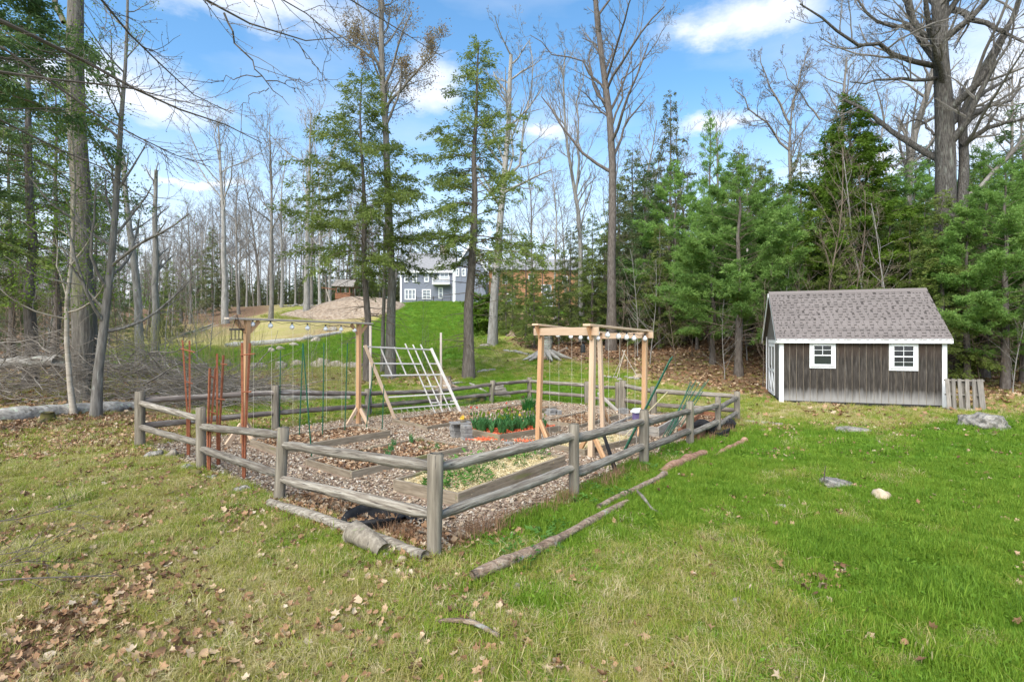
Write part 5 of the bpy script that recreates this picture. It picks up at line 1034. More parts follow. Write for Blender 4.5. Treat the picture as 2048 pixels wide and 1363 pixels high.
def conifer_meshes(seed, H, r0, crown0, width, kind, bark='bark_hem', needle='hem', nbr=80, dens=1.0, dead=10, lean=(0, 0), gaps=0.0, droop=.25, shape=.8, card=(.155, .05), top_tuft=True):
    g = np.random.default_rng(seed); tl, bl = Lines(), Lines()
    n = 10; z = np.linspace(-.3, H, n); P = np.c_[lean[0] * (np.clip(z, 0, None) / H) ** 1.2 + g.normal(0, r0 * .2, n) * (z > 0), lean[1] * z / H + g.normal(0, r0 * .2, n) * (z > 0), z]; r = np.maximum(r0 * (1 - .9 * np.linspace(0, 1, n)), .012); r[0] *= 1.3; tl.add(P, r, 10)
    at_ = lambda h: np.array([np.interp(h, z, P[:, 0]), np.interp(h, z, P[:, 1]), h])
    C, A, Nn, Ls = [], [], [], []
    ph = g.uniform(0, 6.28)
    for i in range(nbr):
        t = (i + g.uniform(0, 1)) / nbr; h = crown0 + (H - crown0) * t; prof = (1 - t) ** shape * min(1, (t + .12) / .22)
        if g.uniform() < gaps * (1 - t): continue
        L = max(.3, 1.25 * width * prof * g.uniform(.45, 1.25)); ph += 2.4 + g.normal(0, .7); d = np.array([math.cos(ph), math.sin(ph), .3 * t + (g.uniform(-.12, .42) if kind != 'pine' else g.uniform(.05, .5))])
        nb = 6; Q = [at_(h)]; d = nrm(d)
        for k in range(nb):
            d = nrm(d + g.normal(0, .06, 3) + np.array([0, 0, (-droop * (.25 + .5 * k / nb)) if kind != 'pine' else .03])); Q.append(Q[-1] + d * L / nb)
        Q = np.array(Q); bl.add(Q, np.linspace(max(.008, r0 * .13 * (1 - .6 * t)), .004, nb + 1), 4)
        # side sprays
        m = max(5, int(L * 10 * dens)); u = g.uniform(.12 if kind != 'pine' else .3, 1, m) ** .8; f = u * nb; k = np.minimum(f.astype(int), nb - 1); q = Q[k] + (Q[k + 1] - Q[k]) * (f - k)[:, None]; dd = nrm(Q[k + 1] - Q[k])
        sd = nrm(np.cross(dd, [0, 0, 1.])) * g.choice([-1, 1], m)[:, None]
        tl_ = (.30 + .42 * L / 2.5) * (1.2 - u) * g.uniform(.5, 1.2, m) + .10; tdir = nrm(dd * .75 + sd * g.uniform(.4, 1.1, m)[:, None] + np.c_[np.zeros((m, 2)), g.normal(-.10 if kind != 'pine' else .25, .45 if kind != 'pine' else .35, m)])
        cnt = np.maximum(2, (tl_ * (46 if kind != 'pine' else 26) * dens).astype(int)); rep = np.repeat(np.arange(m), cnt); s_ = g.uniform(0, 1, len(rep))[:, None]
        base = q[rep] + tdir[rep] * tl_[rep][:, None] * s_ + g.normal(0, .045, (len(rep), 3))
        if kind == 'pine':
            a = nrm(tdir[rep] * .5 + g.normal(0, .75, (len(rep), 3)) + [0, 0, .35]); C.append(np.repeat(base, 4, 0)); A.append(nrm(np.repeat(a, 4, 0) + g.normal(0, .5, (len(rep) * 4, 3)))); Nn.append(g.normal(0, 1, (len(rep) * 4, 3)))
        else:
            a = nrm(tdir[rep] * .8 + nrm(np.cross(tdir[rep], [0, 0, 1.])) * g.choice([-1, 1], len(rep))[:, None] * g.uniform(.2, 1, (len(rep), 1)) + np.c_[np.zeros((len(rep), 2)), g.normal(-.30, .30, len(rep))]); C.append(base + g.normal(0, .015, base.shape)); A.append(a); Nn.append(g.normal(0, 1, base.shape) + [0, 0, .35])
    for i in range(dead):                      # bare stubs below the green crown
        h = g.uniform(crown0 * .25, crown0 + .15 * (H - crown0)); a = g.uniform(0, 6.28); L = width * g.uniform(.2, .75); Q = poly(g, at_(h), (math.cos(a), math.sin(a), .05), L, 5, .12, -.08); bl.add(Q, np.linspace(.018, .004, 6), 4)
        for k in range(4):
            j = g.integers(1, 5); bl.add(poly(g, Q[j], perp(g, nrm(Q[j + 1] - Q[j]), .8), L * .35, 3, .15, -.06), np.linspace(.007, .003, 4), 3)
    C, A, Nn = np.concatenate(C), np.concatenate(A), np.concatenate(Nn); ln = card[0] * g.uniform(.6, 1.3, len(C)); V, Q = cards(C, A, Nn, ln, card[1] * g.uniform(.7, 1.3, len(C)))
    return [tl.build('trunk', M[bark], True, .05), bl.build('branches', M['branch_brown'], False), mesh('crown', V, Q, M[needle])]
def plant(ms, name, label, base, sc=1.0, rz=0, group=None, cat='tree', lean=None, szx=None):
    o = root(name, label, cat, base, rz, group); o.scale = (sc * (szx or 1), sc * (szx or 1), sc)
    if lean: o.rotation_euler = (lean[0], lean[1], rz)
    for me in ms:
        c = bpy.data.objects.new(me.name.split('.')[0], me); COL.objects.link(c); c.parent = o
    return o
def rel(base, pts):                         # photo pixels at a depth -> offsets from a base point
    return [tuple(pix(px, py, Y) - base) for px, py, Y in pts]
def hpx(base, py): return pix(0, py, base[1])[2] - base[2]

# --- left side
b = at(168, 16.0); plant(bare_meshes(11, 17, .31, [(0, 0, -.4)] + rel(b, ((165, 500, 16), (160, 330, 16), (147, 130, 16), (148, 0, 16), (160, -250, 16), (150, -500, 16))), limbs=[(rel(b, ((128, 45, 16), (118, -40, 16.3), (60, -200, 17))), .08)], bark='mossbark', clear=.86, n=(10, 6, 4, 3), len=(.35, .5, .5, .5), fat=True), 'big_tree', 'thick mossy trunk rising out of the frame behind the brush pile', b)
b = at(150, 13.5); plant(bare_meshes(12, 8, .062, [(0, 0, -.2)] + rel(b, ((136, 740, 13.5), (130, 650, 13.5), (143, 520, 13.5), (150, 400, 13.5), (143, 250, 13.6), (140, 120, 13.7))), leaf=('fresh', 9, .075, .045, .16), bark='birch', twig='branch', levels=3, n=(24, 6, 4), len=(.20, .5, .5), clear=.25, rmin=.004, ang=(40, 85)), 'birch_sapling', 'slender pale birch with fresh green leaves beside the fallen trunk', b)
b = at(190, 13.3); plant(bare_meshes(13, 11, .105, [(0, 0, -.2)] + rel(b, ((199, 720, 13.3), (213, 600, 13.4), (226, 470, 13.5), (240, 280, 13.6), (250, 120, 13.7), (256, -60, 13.8))), leaf=('fresh', 2, .05, .03, .08), bark='bark', levels=3, n=(34, 6, 4), len=(.22, .45, .5), clear=.18, rmin=.0045, ang=(30, 70), trop=.10), 'young_tree', 'leaning smooth grey young tree right of the pale birch', b)
b = at(60, 19); HEM1 = conifer_meshes(21, 15, .20, 4.2, 3.0, 'hem', nbr=85, dens=.85, needle='hem_d', gaps=.3, card=(.14, .043)); plant(HEM1, 'hemlock_tree', 'dark hemlock with bare lower trunk at the left edge', b, group='hemlocks at the left edge', rz=1)
HEM2 = conifer_meshes(22, 13, .17, 2.8, 2.8, 'hem', nbr=85, dens=.9, needle='hem', gaps=.35, card=(.14, .043))
for i, (px, Y, sc, rz) in enumerate(((-30, 21, 1.1, .4), (-110, 17, 1.0, 2.2), (112, 27, .95, 3.3), (20, 30, 1.1, 5), (190, 34, .8, 4.2), (-60, 33, 1.0, 1.2))):
    plant((HEM1, HEM2)[i % 2], 'hemlock_tree', ('hemlock just left of the darkest trunk at the left edge', 'hemlock cut by the left edge of the view', 'hemlock seen between the thick mossy trunk and the left edge', 'far hemlock behind the left edge trunks', 'small far hemlock right of the mossy trunk', 'farthest hemlock at the left edge')[i], at(px, Y), sc, rz, 'hemlocks at the left edge')
SNAG = lambda seed, b, pts, r, n1=10: bare_meshes(seed, 8, r, [(0, 0, -.3)] + rel(b, pts), bark='bark_pale', levels=3, n=(n1, 4, 3), len=(.16, .5, .5), clear=.45, fat=True, rmin=.006)
b = at(284, 24); plant(SNAG(31, b, ((272, 560, 24), (262, 470, 24), (250, 380, 24), (246, 310, 24)), .2), 'bare_snag', 'leaning pale snag with a broken top left of the straight one', b, group='pale snags')
b = at(308, 27); plant(SNAG(32, b, ((311, 560, 27), (310, 450, 27), (312, 340, 27)), .2), 'bare_snag', 'straight pale snag with a broken top beside the leaning one', b, group='pale snags')
# --- far left row
BARE_A = bare_meshes(41, 18, .27, bark='bark_pale', twig='branch_pale', clear=.5, n=(12, 7, 5, 3), len=(.40, .55, .5, .5), ang=(22, 48), rmin=.010)
BARE_B = bare_meshes(42, 19, .21, bark='bark', twig='branch', clear=.45, n=(14, 6, 5, 3), len=(.30, .5, .5, .5), ang=(25, 50), rmin=.010)
BARE_C = bare_meshes(43, 20, .17, bark='bark_pale', twig='branch', clear=.36, n=(22, 7, 5, 3), len=(.25, .5, .5, .5), ang=(25, 55), rmin=.009)
BARE_D = bare_meshes(44, 16, .15, bark='bark', twig='branch_pale', clear=.28, n=(20, 7, 5, 3), len=(.32, .5, .5, .5), ang=(25, 55), rmin=.009)
VAR = (BARE_A, BARE_B, BARE_C, BARE_D); VH = (18, 19, 20, 16)
def bare_at(k, px, Y, pytop, label, group, rz=0, name='bare_tree'):
    b = at(px, Y); H = hpx(b, pytop); plant(VAR[k], name, label, b, H / VH[k], rz, group)
bare_at(0, 451, 60, 235, 'forked pale bare tree standing alone above the bank', None, .5)
gr = 'bare trees along the bank'
for i, (k, px, Y, top, lab) in enumerate(((1, 541, 62, 255, 'bare trunk with a flared foot seen through the beam frame'), (2, 563, 84, 300, 'slim bare tree behind the flared trunk'), (0, 612, 70, 235, 'tall pale bare tree right of the flared trunk'), (2, 640, 82, 285, 'slim bare tree just left of the chip mound'), (1, 622, 88, 330, 'bare tree behind the tall pale tree of the bank'), (3, 478, 76, 330, 'bare tree right of the lone forked tree'), (3, 520, 95, 330, 'far slim bare tree left of the flared trunk'), (2, 660, 90, 320, 'bare tree rising behind the play tower'), (3, 708, 95, 300, 'bare tree right of the play tower'))):
    bare_at(k, px, Y, top, lab, gr, i * 1.7)
g = random.Random(12)
for i in range(46):
    k = g.choice((1, 2, 3, 2)); Y = g.uniform(92, 150); px = 380 + (760 - 380) * (i + g.random()) / 46
    bare_at(k, px, Y, g.uniform(395, 470), 'slim far bare tree in the wood behind the bank', 'far bare trees behind the bank', g.uniform(0, 6), 'far_tree')
for i in range(44):
    Y = g.uniform(44, 95); px = -60 + 480 * (i + g.random()) / 44; bare_at(g.choice((1, 2, 3)), px, Y, g.uniform(410, 520), 'far bare tree in the wood behind the brush pile', 'far bare trees behind the brush pile', g.uniform(0, 6), 'far_tree')
PINE1 = conifer_meshes(51, 11, .17, 1.5, 3.4, 'pine', 'bark_hem', 'pine', 80, .95, 3, shape=.75, card=(.17, .034), gaps=.0)
PINE2 = conifer_meshes(52, 13, .18, 1.0, 2.9, 'pine', 'bark_hem', 'pine', 74, .85, 5, shape=.8, card=(.18, .034), gaps=.12)
HEM3 = conifer_meshes(53, 12, .16, .6, 2.8, 'hem', 'bark_hem', 'scrub', 90, .9, 14, card=(.17, .055), gaps=.15)
HEM4 = conifer_meshes(54, 12, .16, .3, 2.9, 'hem', 'bark_hem', 'hem', 95, .95, 4, card=(.155, .05), gaps=.05)
HEM5 = conifer_meshes(55, 11, .15, .4, 3.0, 'hem', 'bark_hem', 'hem_d', 90, .9, 8, card=(.17, .055), gaps=.08)
EV = dict(p1=(PINE1, 11), p2=(PINE2, 13), h3=(HEM3, 12), h4=(HEM4, 12), h5=(HEM5, 11))
def ever(k, px, Y, pytop, label, group=None, rz=0, wide=1.0, name=None):
    b = at(px, Y); ms, H0 = EV[k]; plant(ms, name or ('white_pine' if k[0] == 'p' else 'hemlock_tree'), label, b, hpx(b, pytop) / H0, rz, group, szx=wide)
ge = 'far evergreens on the left'
for i, (k, px, Y, top, lab) in enumerate((('h3', 425, 78, 455, 'round-topped far evergreen left of the lone forked tree'), ('h4', 340, 52, 520, 'green far evergreen behind the pale snags'), ('p2', 300, 60, 530, 'pale green far evergreen between the snags'), ('h5', 395, 88, 500, 'dark far evergreen left of the round-topped one'), ('h5', 240, 56, 560, 'low dark evergreen left of the leaning snag'), ('h4', 205, 48, 570, 'low green evergreen by the leaning grey young tree'), ('h3', 365, 70, 545, 'brownish evergreen behind the fallen trunks of the bank'))): ever(k, px, Y, top, lab, ge, i * 1.3)
for i in range(18): ever(g.choice(('h3', 'h5', 'h3')), 440 + i * 20 + g.uniform(-8, 8), g.uniform(105, 140), g.uniform(520, 560), 'dark far evergreen under the bare wood behind the bank', 'dark evergreens behind the bank', g.uniform(0, 6), 1.3)
for i, (k, px, Y, top, lab) in enumerate((('h5', 30, 38, 560, 'low dark evergreen at the far left'), ('h3', 90, 42, 590, 'low dull evergreen left of the thick mossy trunk'), ('h5', -40, 44, 520, 'low dark evergreen cut by the left edge'), ('h4', 135, 46, 600, 'small green evergreen behind the pale birch'), ('h3', 270, 44, 600, 'low dull evergreen behind the leaning snag'), ('h3', 320, 48, 590, 'low dull evergreen behind the straight snag'), ('h5', 175, 60, 570, 'dark evergreen far behind the mossy trunk'), ('h3', 60, 60, 560, 'dull evergreen far behind the left trunks'))): ever(k, px, Y, top, lab, 'low evergreens on the left', i * 1.3, 1.2)
# --- middle
b = at(736, 22.5); ms = conifer_meshes(61, hpx(b, 150), .17, 4.2, 3.3, 'hem', nbr=112, dens=.95, needle='hem', dead=34, lean=(-.35, 0), gaps=.28, shape=.6, card=(.14, .043), droop=.2); plant(ms, 'hemlock_tree', 'hemlock with dead lower limbs directly behind the lattice', b)
b = at(780, 23.5); plant(bare_meshes(62, 18, .20, [(0, 0, -.3)] + rel(b, ((785, 560, 23.5), (778, 420, 23.5), (770, 260, 23.5), (762, 130, 23.5), (762, 0, 23.5), (770, -130, 23.5))), limbs=[(rel(b, ((772, 215, 23.5), (800, 180, 23.3), (850, 130, 23), (880, 90, 23))), .07), (rel(b, ((768, 180, 23.5), (740, 100, 23.8), (700, 60, 24))), .05)], leaf=('bud', 3, .075, .045, .12), bark='bark', clear=.55, n=(16, 6, 5, 3), len=(.24, .5, .5, .5), rmin=.006, fat=True), 'budding_tree', 'tall tree with tan opening buds just right of the lattice hemlock', b)
b = at(764, 25.5); plant(bare_meshes(63, 13, .10, [(0, 0, -.3)] + rel(b, ((768, 560, 25.5), (772, 420, 25.5), (776, 300, 25.5))), bark='bark', clear=.4, n=(18, 5, 4, 2), len=(.2, .5, .5, .5), fat=True), 'bare_tree', 'thinner bare trunk between the lattice hemlock and the budding tree', b)
b = at(937, 24.0); ms = conifer_meshes(64, hpx(b, 85), .25, 4.4, 3.0, 'hem', nbr=120, dens=.95, needle='hem', dead=36, lean=(.45, 0), gaps=.28, shape=.65, card=(.14, .043), droop=.2); plant(ms, 'hemlock_tree', 'tallest middle hemlock with roots spreading at the back fence', b, rz=0)
b = at(984, 34); plant(bare_meshes(65, 19, .28, [(0, 0, -.3)] + rel(b, ((992, 560, 34), (1000, 440, 34), (1012, 330, 34), (1018, 230, 34), (1022, 110, 34))), limbs=[(rel(b, ((1010, 360, 34), (1048, 310, 34), (1060, 200, 34), (1058, 80, 34))), .085), (rel(b, ((1040, 335, 34), (1080, 322, 33.6), (1110, 280, 33.2))), .06)], bark='bark_pale', twig='branch_pale', clear=.45, n=(18, 6, 4, 3), len=(.26, .5, .5, .5), rmin=.008, fat=True), 'bare_tree', 'pale grey double-topped bare tree right of the tallest hemlock', b)
b = at(1222, 33); plant(bare_meshes(66, 22, .29, [(0, 0, -.3)] + rel(b, ((1224, 500, 33), (1226, 350, 33), (1215, 190, 33), (1200, 90, 33), (1188, -30, 33), (1185, -150, 33))), limbs=[(rel(b, ((1215, 190, 33), (1170, 125, 33), (1110, 110, 33), (1060, 70, 33))), .075), (rel(b, ((1222, 260, 33), (1250, 160, 33), (1300, 110, 33), (1325, 60, 33))), .07), (rel(b, ((1222, 240, 33), (1180, 200, 33), (1150, 170, 33))), .07)], bark='bark_hem', clear=.42, n=(18, 6, 4, 4), len=(.28, .5, .5, .5), rmin=.008, fat=True), 'bare_tree', 'tall dark bare tree right of the middle hemlocks', b)
b = at(1165, 38); plant(bare_meshes(67, 18, .2, [(0, 0, -.3)] + rel(b, ((1160, 450, 38), (1140, 330, 38), (1125, 200, 38), (1130, 100, 38))), limbs=[(rel(b, ((1150, 400, 38), (1158, 250, 38), (1165, 120, 38))), .09)], bark='bark_pale', twig='branch_pale', clear=.35, n=(18, 6, 4, 3), len=(.2, .5, .5, .5), ang=(18, 45), rmin=.008), 'bare_tree', 'slender pale bare tree with upright limbs left of the tall dark one', b)
# --- hemlocks and shrubs below the hill
for i, (k, px, Y, top, lab, wd) in enumerate((('h4', 1052, 38, 478, 'bushy hemlock hiding the brown house', 1.0), ('h4', 1012, 46, 520, 'small hemlock left of the brown house', .9), ('h4', 1185, 36, 430, 'bushy hemlock behind the left arbor post', 1.0), ('h3', 1140, 44, 455, 'dull hemlock right of the brown house', 1.0), ('h3', 1240, 40, 400, 'dull hemlock at the foot of the tall dark bare tree', 1.0), ('h5', 1290, 36, 330, 'dark hemlock behind the right arbor posts', 1.1), ('h3', 1340, 42, 188, 'tall dull hemlock with a narrow top over the pines', .7), ('h3', 1265, 46, 300, 'dull hemlock behind the tall dark bare tree', 1.0), ('h4', 1320, 33, 450, 'low hemlock left of the bright pine', 1.1), ('h4', 1085, 42, 505, 'hemlock covering the right half of the brown house', 1.0), ('h3', 1025, 52, 500, 'dull hemlock before the left half of the brown house', 1.0), ('h3', 1210, 38, 470, 'dull low hemlock behind the arbor', 1.1), ('h3', 1365, 37, 430, 'dull hemlock behind the flank pine', 1.1), ('h4', 1068, 33, 545, 'small green hemlock nearest the brown house corner', 1.1), ('h4', 1118, 35, 520, 'small green hemlock left of the arbor', 1.1), ('h3', 1000, 60, 520, 'dull hemlock between the two houses', 1.1), ('h3', 1160, 50, 440, 'dull hemlock right of the bushy one', 1.1))): ever(k, px, Y, top, lab, 'hemlocks below the hill', i * 2.1, wd)
b = at(966, 48); sh = conifer_meshes(70, 3.2, .06, .1, 1.9, 'hem', needle='arbor', nbr=60, dens=1.3, dead=0, shape=.35, droop=.05, card=(.2, .07)); plant(sh, 'round_bush', 'round green bush on the lawn beside the pale twin trunk', b, 1.0, 0, None, 'bush')
# --- right side
for i, (k, px, Y, top, lab, wd) in enumerate((('p1', 1478, 24.5, 320, 'broad bright white pine left of the shed', 1.3), ('p1', 1575, 29, 395, 'bright white pine rising over the left shed roof', 1.3), ('p2', 1420, 36, 235, 'taller pale pine behind the broad bright pine', .8), ('p1', 1395, 31, 430, 'white pine at the left flank of the broad one', .9), ('h4', 1530, 33, 330, 'dark hemlock between the two bright pines', 1.0), ('p1', 2010, 20, 330, 'white pine at the right edge above the pallet', 1.25), ('p2', 2080, 24, 250, 'white pine cut by the right edge', 1.1), ('h4', 1960, 27, 330, 'dark hemlock behind the pallet', 1.1), ('h5', 2045, 30, 215, 'tall dark hemlock at the right edge', 1.2), ('h4', 1850, 27, 400, 'dark hemlock over the right end of the shed roof', 1.1), ('h5', 1790, 31, 350, 'dark hemlock behind the shed ridge', 1.0), ('h3', 1640, 34, 330, 'dull hemlock behind the bright shed-side hemlock', 1.0), ('p2', 1930, 34, 350, 'pine behind the trunk of the great oak', 1.0), ('p1', 1880, 24.5, 480, 'low white pine at the right end of the shed', .9), ('h5', 1990, 23.5, 520, 'low dark hemlock at the right edge behind the pallet', 1.2), ('h5', 1620, 27, 470, 'low dark hemlock behind the shed ridge', 1.1), ('h4', 1745, 28, 430, 'low hemlock behind the middle of the shed ridge', 1.2), ('p1', 1935, 20.6, 400, 'bright pine hiding the foot of the great oak', 1.2), ('p1', 2045, 21.5, 360, 'bright pine cut by the right edge, nearer the boulder', 1.0), ('h4', 1905, 24, 420, 'green hemlock just left of the oak foot', 1.0), ('p1', 1350, 35, 330, 'pine left of the flank pine', 1.1), ('p1', 1500, 30, 370, 'pine behind the broad bright one', 1.4), ('h4', 1640, 29, 360, 'green hemlock left of the vivid one', 1.15), ('h4', 1780, 27, 380, 'green hemlock right of the vivid one', 1.1), ('p1', 1830, 30, 330, 'pine over the right end of the shed ridge', 1.4), ('p2', 1545, 27, 420, 'pine just left of the shed gable', 1.0), ('h4', 1985, 25, 390, 'green hemlock behind the right edge pines', 1.2), ('p1', 1595, 24.5, 520, 'low bright pine peeping over the shed roof', 1.1), ('h4', 1885, 21.2, 385, 'hemlock standing against the great oak trunk', 1.2), ('p1', 1425, 27, 400, 'bright pine touching the left of the broad pine', 1.2), ('h4', 1680, 23.2, 430, 'leafy hemlock just behind the shed ridge', 1.3), ('h4', 1820, 23, 440, 'leafy hemlock behind the right half of the ridge', 1.3), ('h3', 1480, 38, 300, 'dull tall hemlock behind the broad pine', 1.2), ('h3', 1600, 40, 310, 'dull tall hemlock behind the roof-side pine', 1.2), ('h3', 1720, 40, 290, 'dull tall hemlock behind the vivid one', 1.2), ('h5', 1860, 38, 290, 'dark tall hemlock behind the oak', 1.2), ('p1', 1970, 22.5, 300, 'tall pine between the oak and the right edge', 1.2))): ever(k, px, Y, top, lab, 'evergreens around the shed', i * 1.9, wd)
b = at(1702, 25); ms = conifer_meshes(71, hpx(b, 195), .2, .8, 3.6, 'hem', needle='arbor', nbr=190, dens=1.15, dead=4, shape=.75, droop=.16, card=(.17, .055)); plant(ms, 'hemlock_tree', 'vivid green hemlock rising behind the middle of the shed', b)
b = at(1888, 22.0); OK_ = bare_meshes(72, 25, .45, [(0, 0, -.4)] + rel(b, ((1888, 560, 22), (1892, 400, 22), (1888, 230, 22), (1886, 100, 22), (1888, -60, 22), (1880, -260, 22))), limbs=[
    (rel(b, ((1893, 540, 22), (1908, 430, 22), (1926, 300, 22), (1945, 180, 22), (1990, 90, 22), (2045, -10, 22), (2080, -150, 22))), .21), (rel(b, ((1868, 132, 22), (1800, 108, 21.6), (1740, 95, 21.2), (1692, 84, 21), (1662, 45, 21), (1600, 8, 20.8))), .11), (rel(b, ((1872, 157, 22), (1790, 155, 21.4), (1700, 164, 20.8))), .08), (rel(b, ((1866, 95, 22), (1815, 55, 22.2), (1745, 38, 22.4), (1700, -20, 22.6))), .10),
    (rel(b, ((1905, 20, 22), (1990, 55, 20.8), (2060, 90, 19.8))), .13), (rel(b, ((1925, 290, 22), (1965, 258, 21.6), (2055, 235, 21))), .13), (rel(b, ((1880, 60, 22), (1860, -10, 22), (1850, -120, 22))), .2), (rel(b, ((1895, 330, 22), (1850, 300, 22.8), (1790, 330, 23.4))), .06), (rel(b, ((1940, 230, 22), (2010, 200, 22.8), (2060, 150, 23.4))), .10), (rel(b, ((1868, 270, 22), (1840, 240, 22.6), (1800, 250, 23.2))), .05)],
    bark='bark_oak', twig='branch', clear=.42, n=(20, 6, 5, 3), len=(.26, .5, .5, .5), rmin=.007, fat=True); plant(OK_, 'great_oak', 'great grey oak with a forked trunk and wide bare limbs', b)
b = at(1800, 32); plant(bare_meshes(73, 18, .3, [(0, 0, -.3)] + rel(b, ((1812, 400, 32), (1830, 270, 32), (1860, 180, 32), (1880, 60, 32))), bark='bark', clear=.4, n=(14, 6, 5, 3), len=(.3, .5, .5, .5), fat=True), 'bare_tree', 'bare trunk leaning towards the great oak', b)
b = at(1580, 44); plant(bare_meshes(74, 22, .26, [(0, 0, -.3)] + rel(b, ((1580, 330, 44), (1578, 280, 44), (1585, 200, 44))), limbs=[(rel(b, ((1578, 300, 44), (1545, 260, 44), (1500, 220, 44), (1470, 180, 44))), .11), (rel(b, ((1580, 250, 44), (1545, 180, 44), (1520, 110, 44))), .11), (rel(b, ((1586, 220, 44), (1600, 140, 44), (1622, 90, 44))), .10), (rel(b, ((1640, 240, 44), (1595, 180, 44), (1560, 120, 44))), .07)], bark='bark', clear=.6, n=(10, 7, 5, 4), len=(.3, .5, .5, .5), rmin=.009), 'bare_tree', 'wide-crowned bare tree standing above the bright pines', b)
b = at(1680, 46); plant(bare_meshes(75, 22, .35, bark='bark', clear=.5, n=(14, 7, 5, 4), len=(.34, .5, .5, .5), rmin=.009), 'bare_tree', 'bare tree behind the vivid green hemlock', b, hpx(b, 110) / 22)
gb = 'bare trees behind the evergreens'
for i, (k, px, Y, top, lab) in enumerate(((3, 1262, 50, 240, 'bare tree just right of the tall dark one'), (2, 1310, 52, 290, 'slim bare tree left of the narrow-topped hemlock'), (3, 1385, 54, 250, 'bare tree right of the narrow-topped hemlock'), (1, 1440, 56, 240, 'bare tree between the pale pine and the wide crown'), (2, 1495, 55, 280, 'slim bare tree under the wide crown'), (3, 1640, 52, 160, 'bare tree right of the wide crown'), (2, 1760, 50, 200, 'bare tree left of the great oak'), (3, 1960, 46, 170, 'bare tree right of the great oak trunk'), (1, 2030, 48, 120, 'bare tree at the right edge of the sky'), (2, 1110, 56, 330, 'slim bare tree between the pale twin and upright limbs'), (3, 1060, 60, 330, 'bare tree behind the pale double top'), (3, 1200, 55, 300, 'bare tree left of the tall dark trunk'), (3, 690, 100, 380, 'bare tree behind the lattice hemlock'), (2, 880, 110, 430, 'far bare tree behind the grey house'), (3, 960, 112, 420, 'far bare tree behind the house wing'), (2, 820, 112, 420, 'far bare tree left of the house chimney'), (3, 735, 104, 400, 'far bare tree straight behind the lattice hemlock'), (2, 760, 108, 390, 'far slim tree behind the budding tree'), (3, 790, 110, 410, 'far bare tree at the left house corner'), (3, 1030, 114, 430, 'far bare tree over the brown house roof'), (2, 1085, 116, 420, 'far slim tree over the brown house'), (3, 1130, 100, 380, 'far bare tree right of the brown house'))): bare_at(k, px, Y, top, lab, gb, i * 1.1)
for i in range(22): ever(g.choice(('h3', 'h5', 'h4', 'p2')), 1240 + i * 38 + g.uniform(-15, 15), g.uniform(46, 70), g.uniform(300, 420), 'far evergreen filling the wood on the right', 'far evergreens on the right', g.uniform(0, 6), 1.25)
# thin bare understorey in front of the evergreens
UND = bare_meshes(80, 7, .035, bark='branch_brown', twig='branch_brown', levels=3, n=(18, 5, 4), len=(.3, .5, .5), clear=.15, rmin=.004, ang=(25, 60)); UND2 = bare_meshes(81, 6, .03, bark='branch_pale', twig='branch_brown', levels=3, n=(20, 5, 4), len=(.35, .5, .5), clear=.1, rmin=.004, ang=(30, 75))
for i, (px, Y, top) in enumerate(((1632, 22.5, 300), (1745, 23, 290), (1350, 27, 560), (1300, 28, 520), (1385, 29, 540), (1450, 24, 590), (1525, 22, 560), (1275, 30, 500), (1420, 30, 480), (1560, 24, 480), (1690, 22.5, 380), (1790, 22, 400), (1960, 20.5, 500), (2025, 19, 560), (1240, 29, 560), (1495, 27, 470))):
    b = at(px, Y); plant((UND, UND2)[i % 2], 'understorey_sapling', 'thin bare brown sapling under the evergreens near the shed', b, hpx(b, top) / (7, 6)[i % 2], i * 1.3, 'bare saplings near the shed', 'sapling')
for i, (px, Y, top) in enumerate(((20, 20, 470), (70, 24, 500), (110, 21, 420), (215, 22, 480), (240, 26, 500), (330, 30, 470), (360, 34, 500), (395, 36, 520), (-20, 23, 450), (90, 30, 460), (270, 33, 500), (160, 27, 430), (45, 27, 520), (420, 42, 500), (300, 38, 540), (345, 42, 560), (200, 36, 520), (250, 40, 540), (130, 40, 520), (60, 44, 540), (-10, 40, 520), (385, 46, 560), (225, 30, 560), (180, 31, 540), (10, 33, 540), (100, 36, 560))):
    b = at(px, Y); plant((UND, UND2)[i % 2], 'understorey_sapling', 'thin bare sapling in the wood behind the brush pile', b, hpx(b, top) / (7, 6)[i % 2], i * 1.3, 'bare saplings behind the brush pile', 'sapling')
for i, (px, Y, top) in enumerate(((612, 22, 640), (625, 22.4, 600), (660, 24, 640), (855, 25, 650), (870, 26, 665), (845, 25, 600), (700, 25, 660))):
    b = at(px, Y); plant((UND, UND2)[i % 2], 'slim_sapling', 'thin bare sapling in front of the lawn slope', b, hpx(b, top) / (7, 6)[i % 2], i * 1.3, 'saplings before the lawn slope', 'sapling', szx=.45)
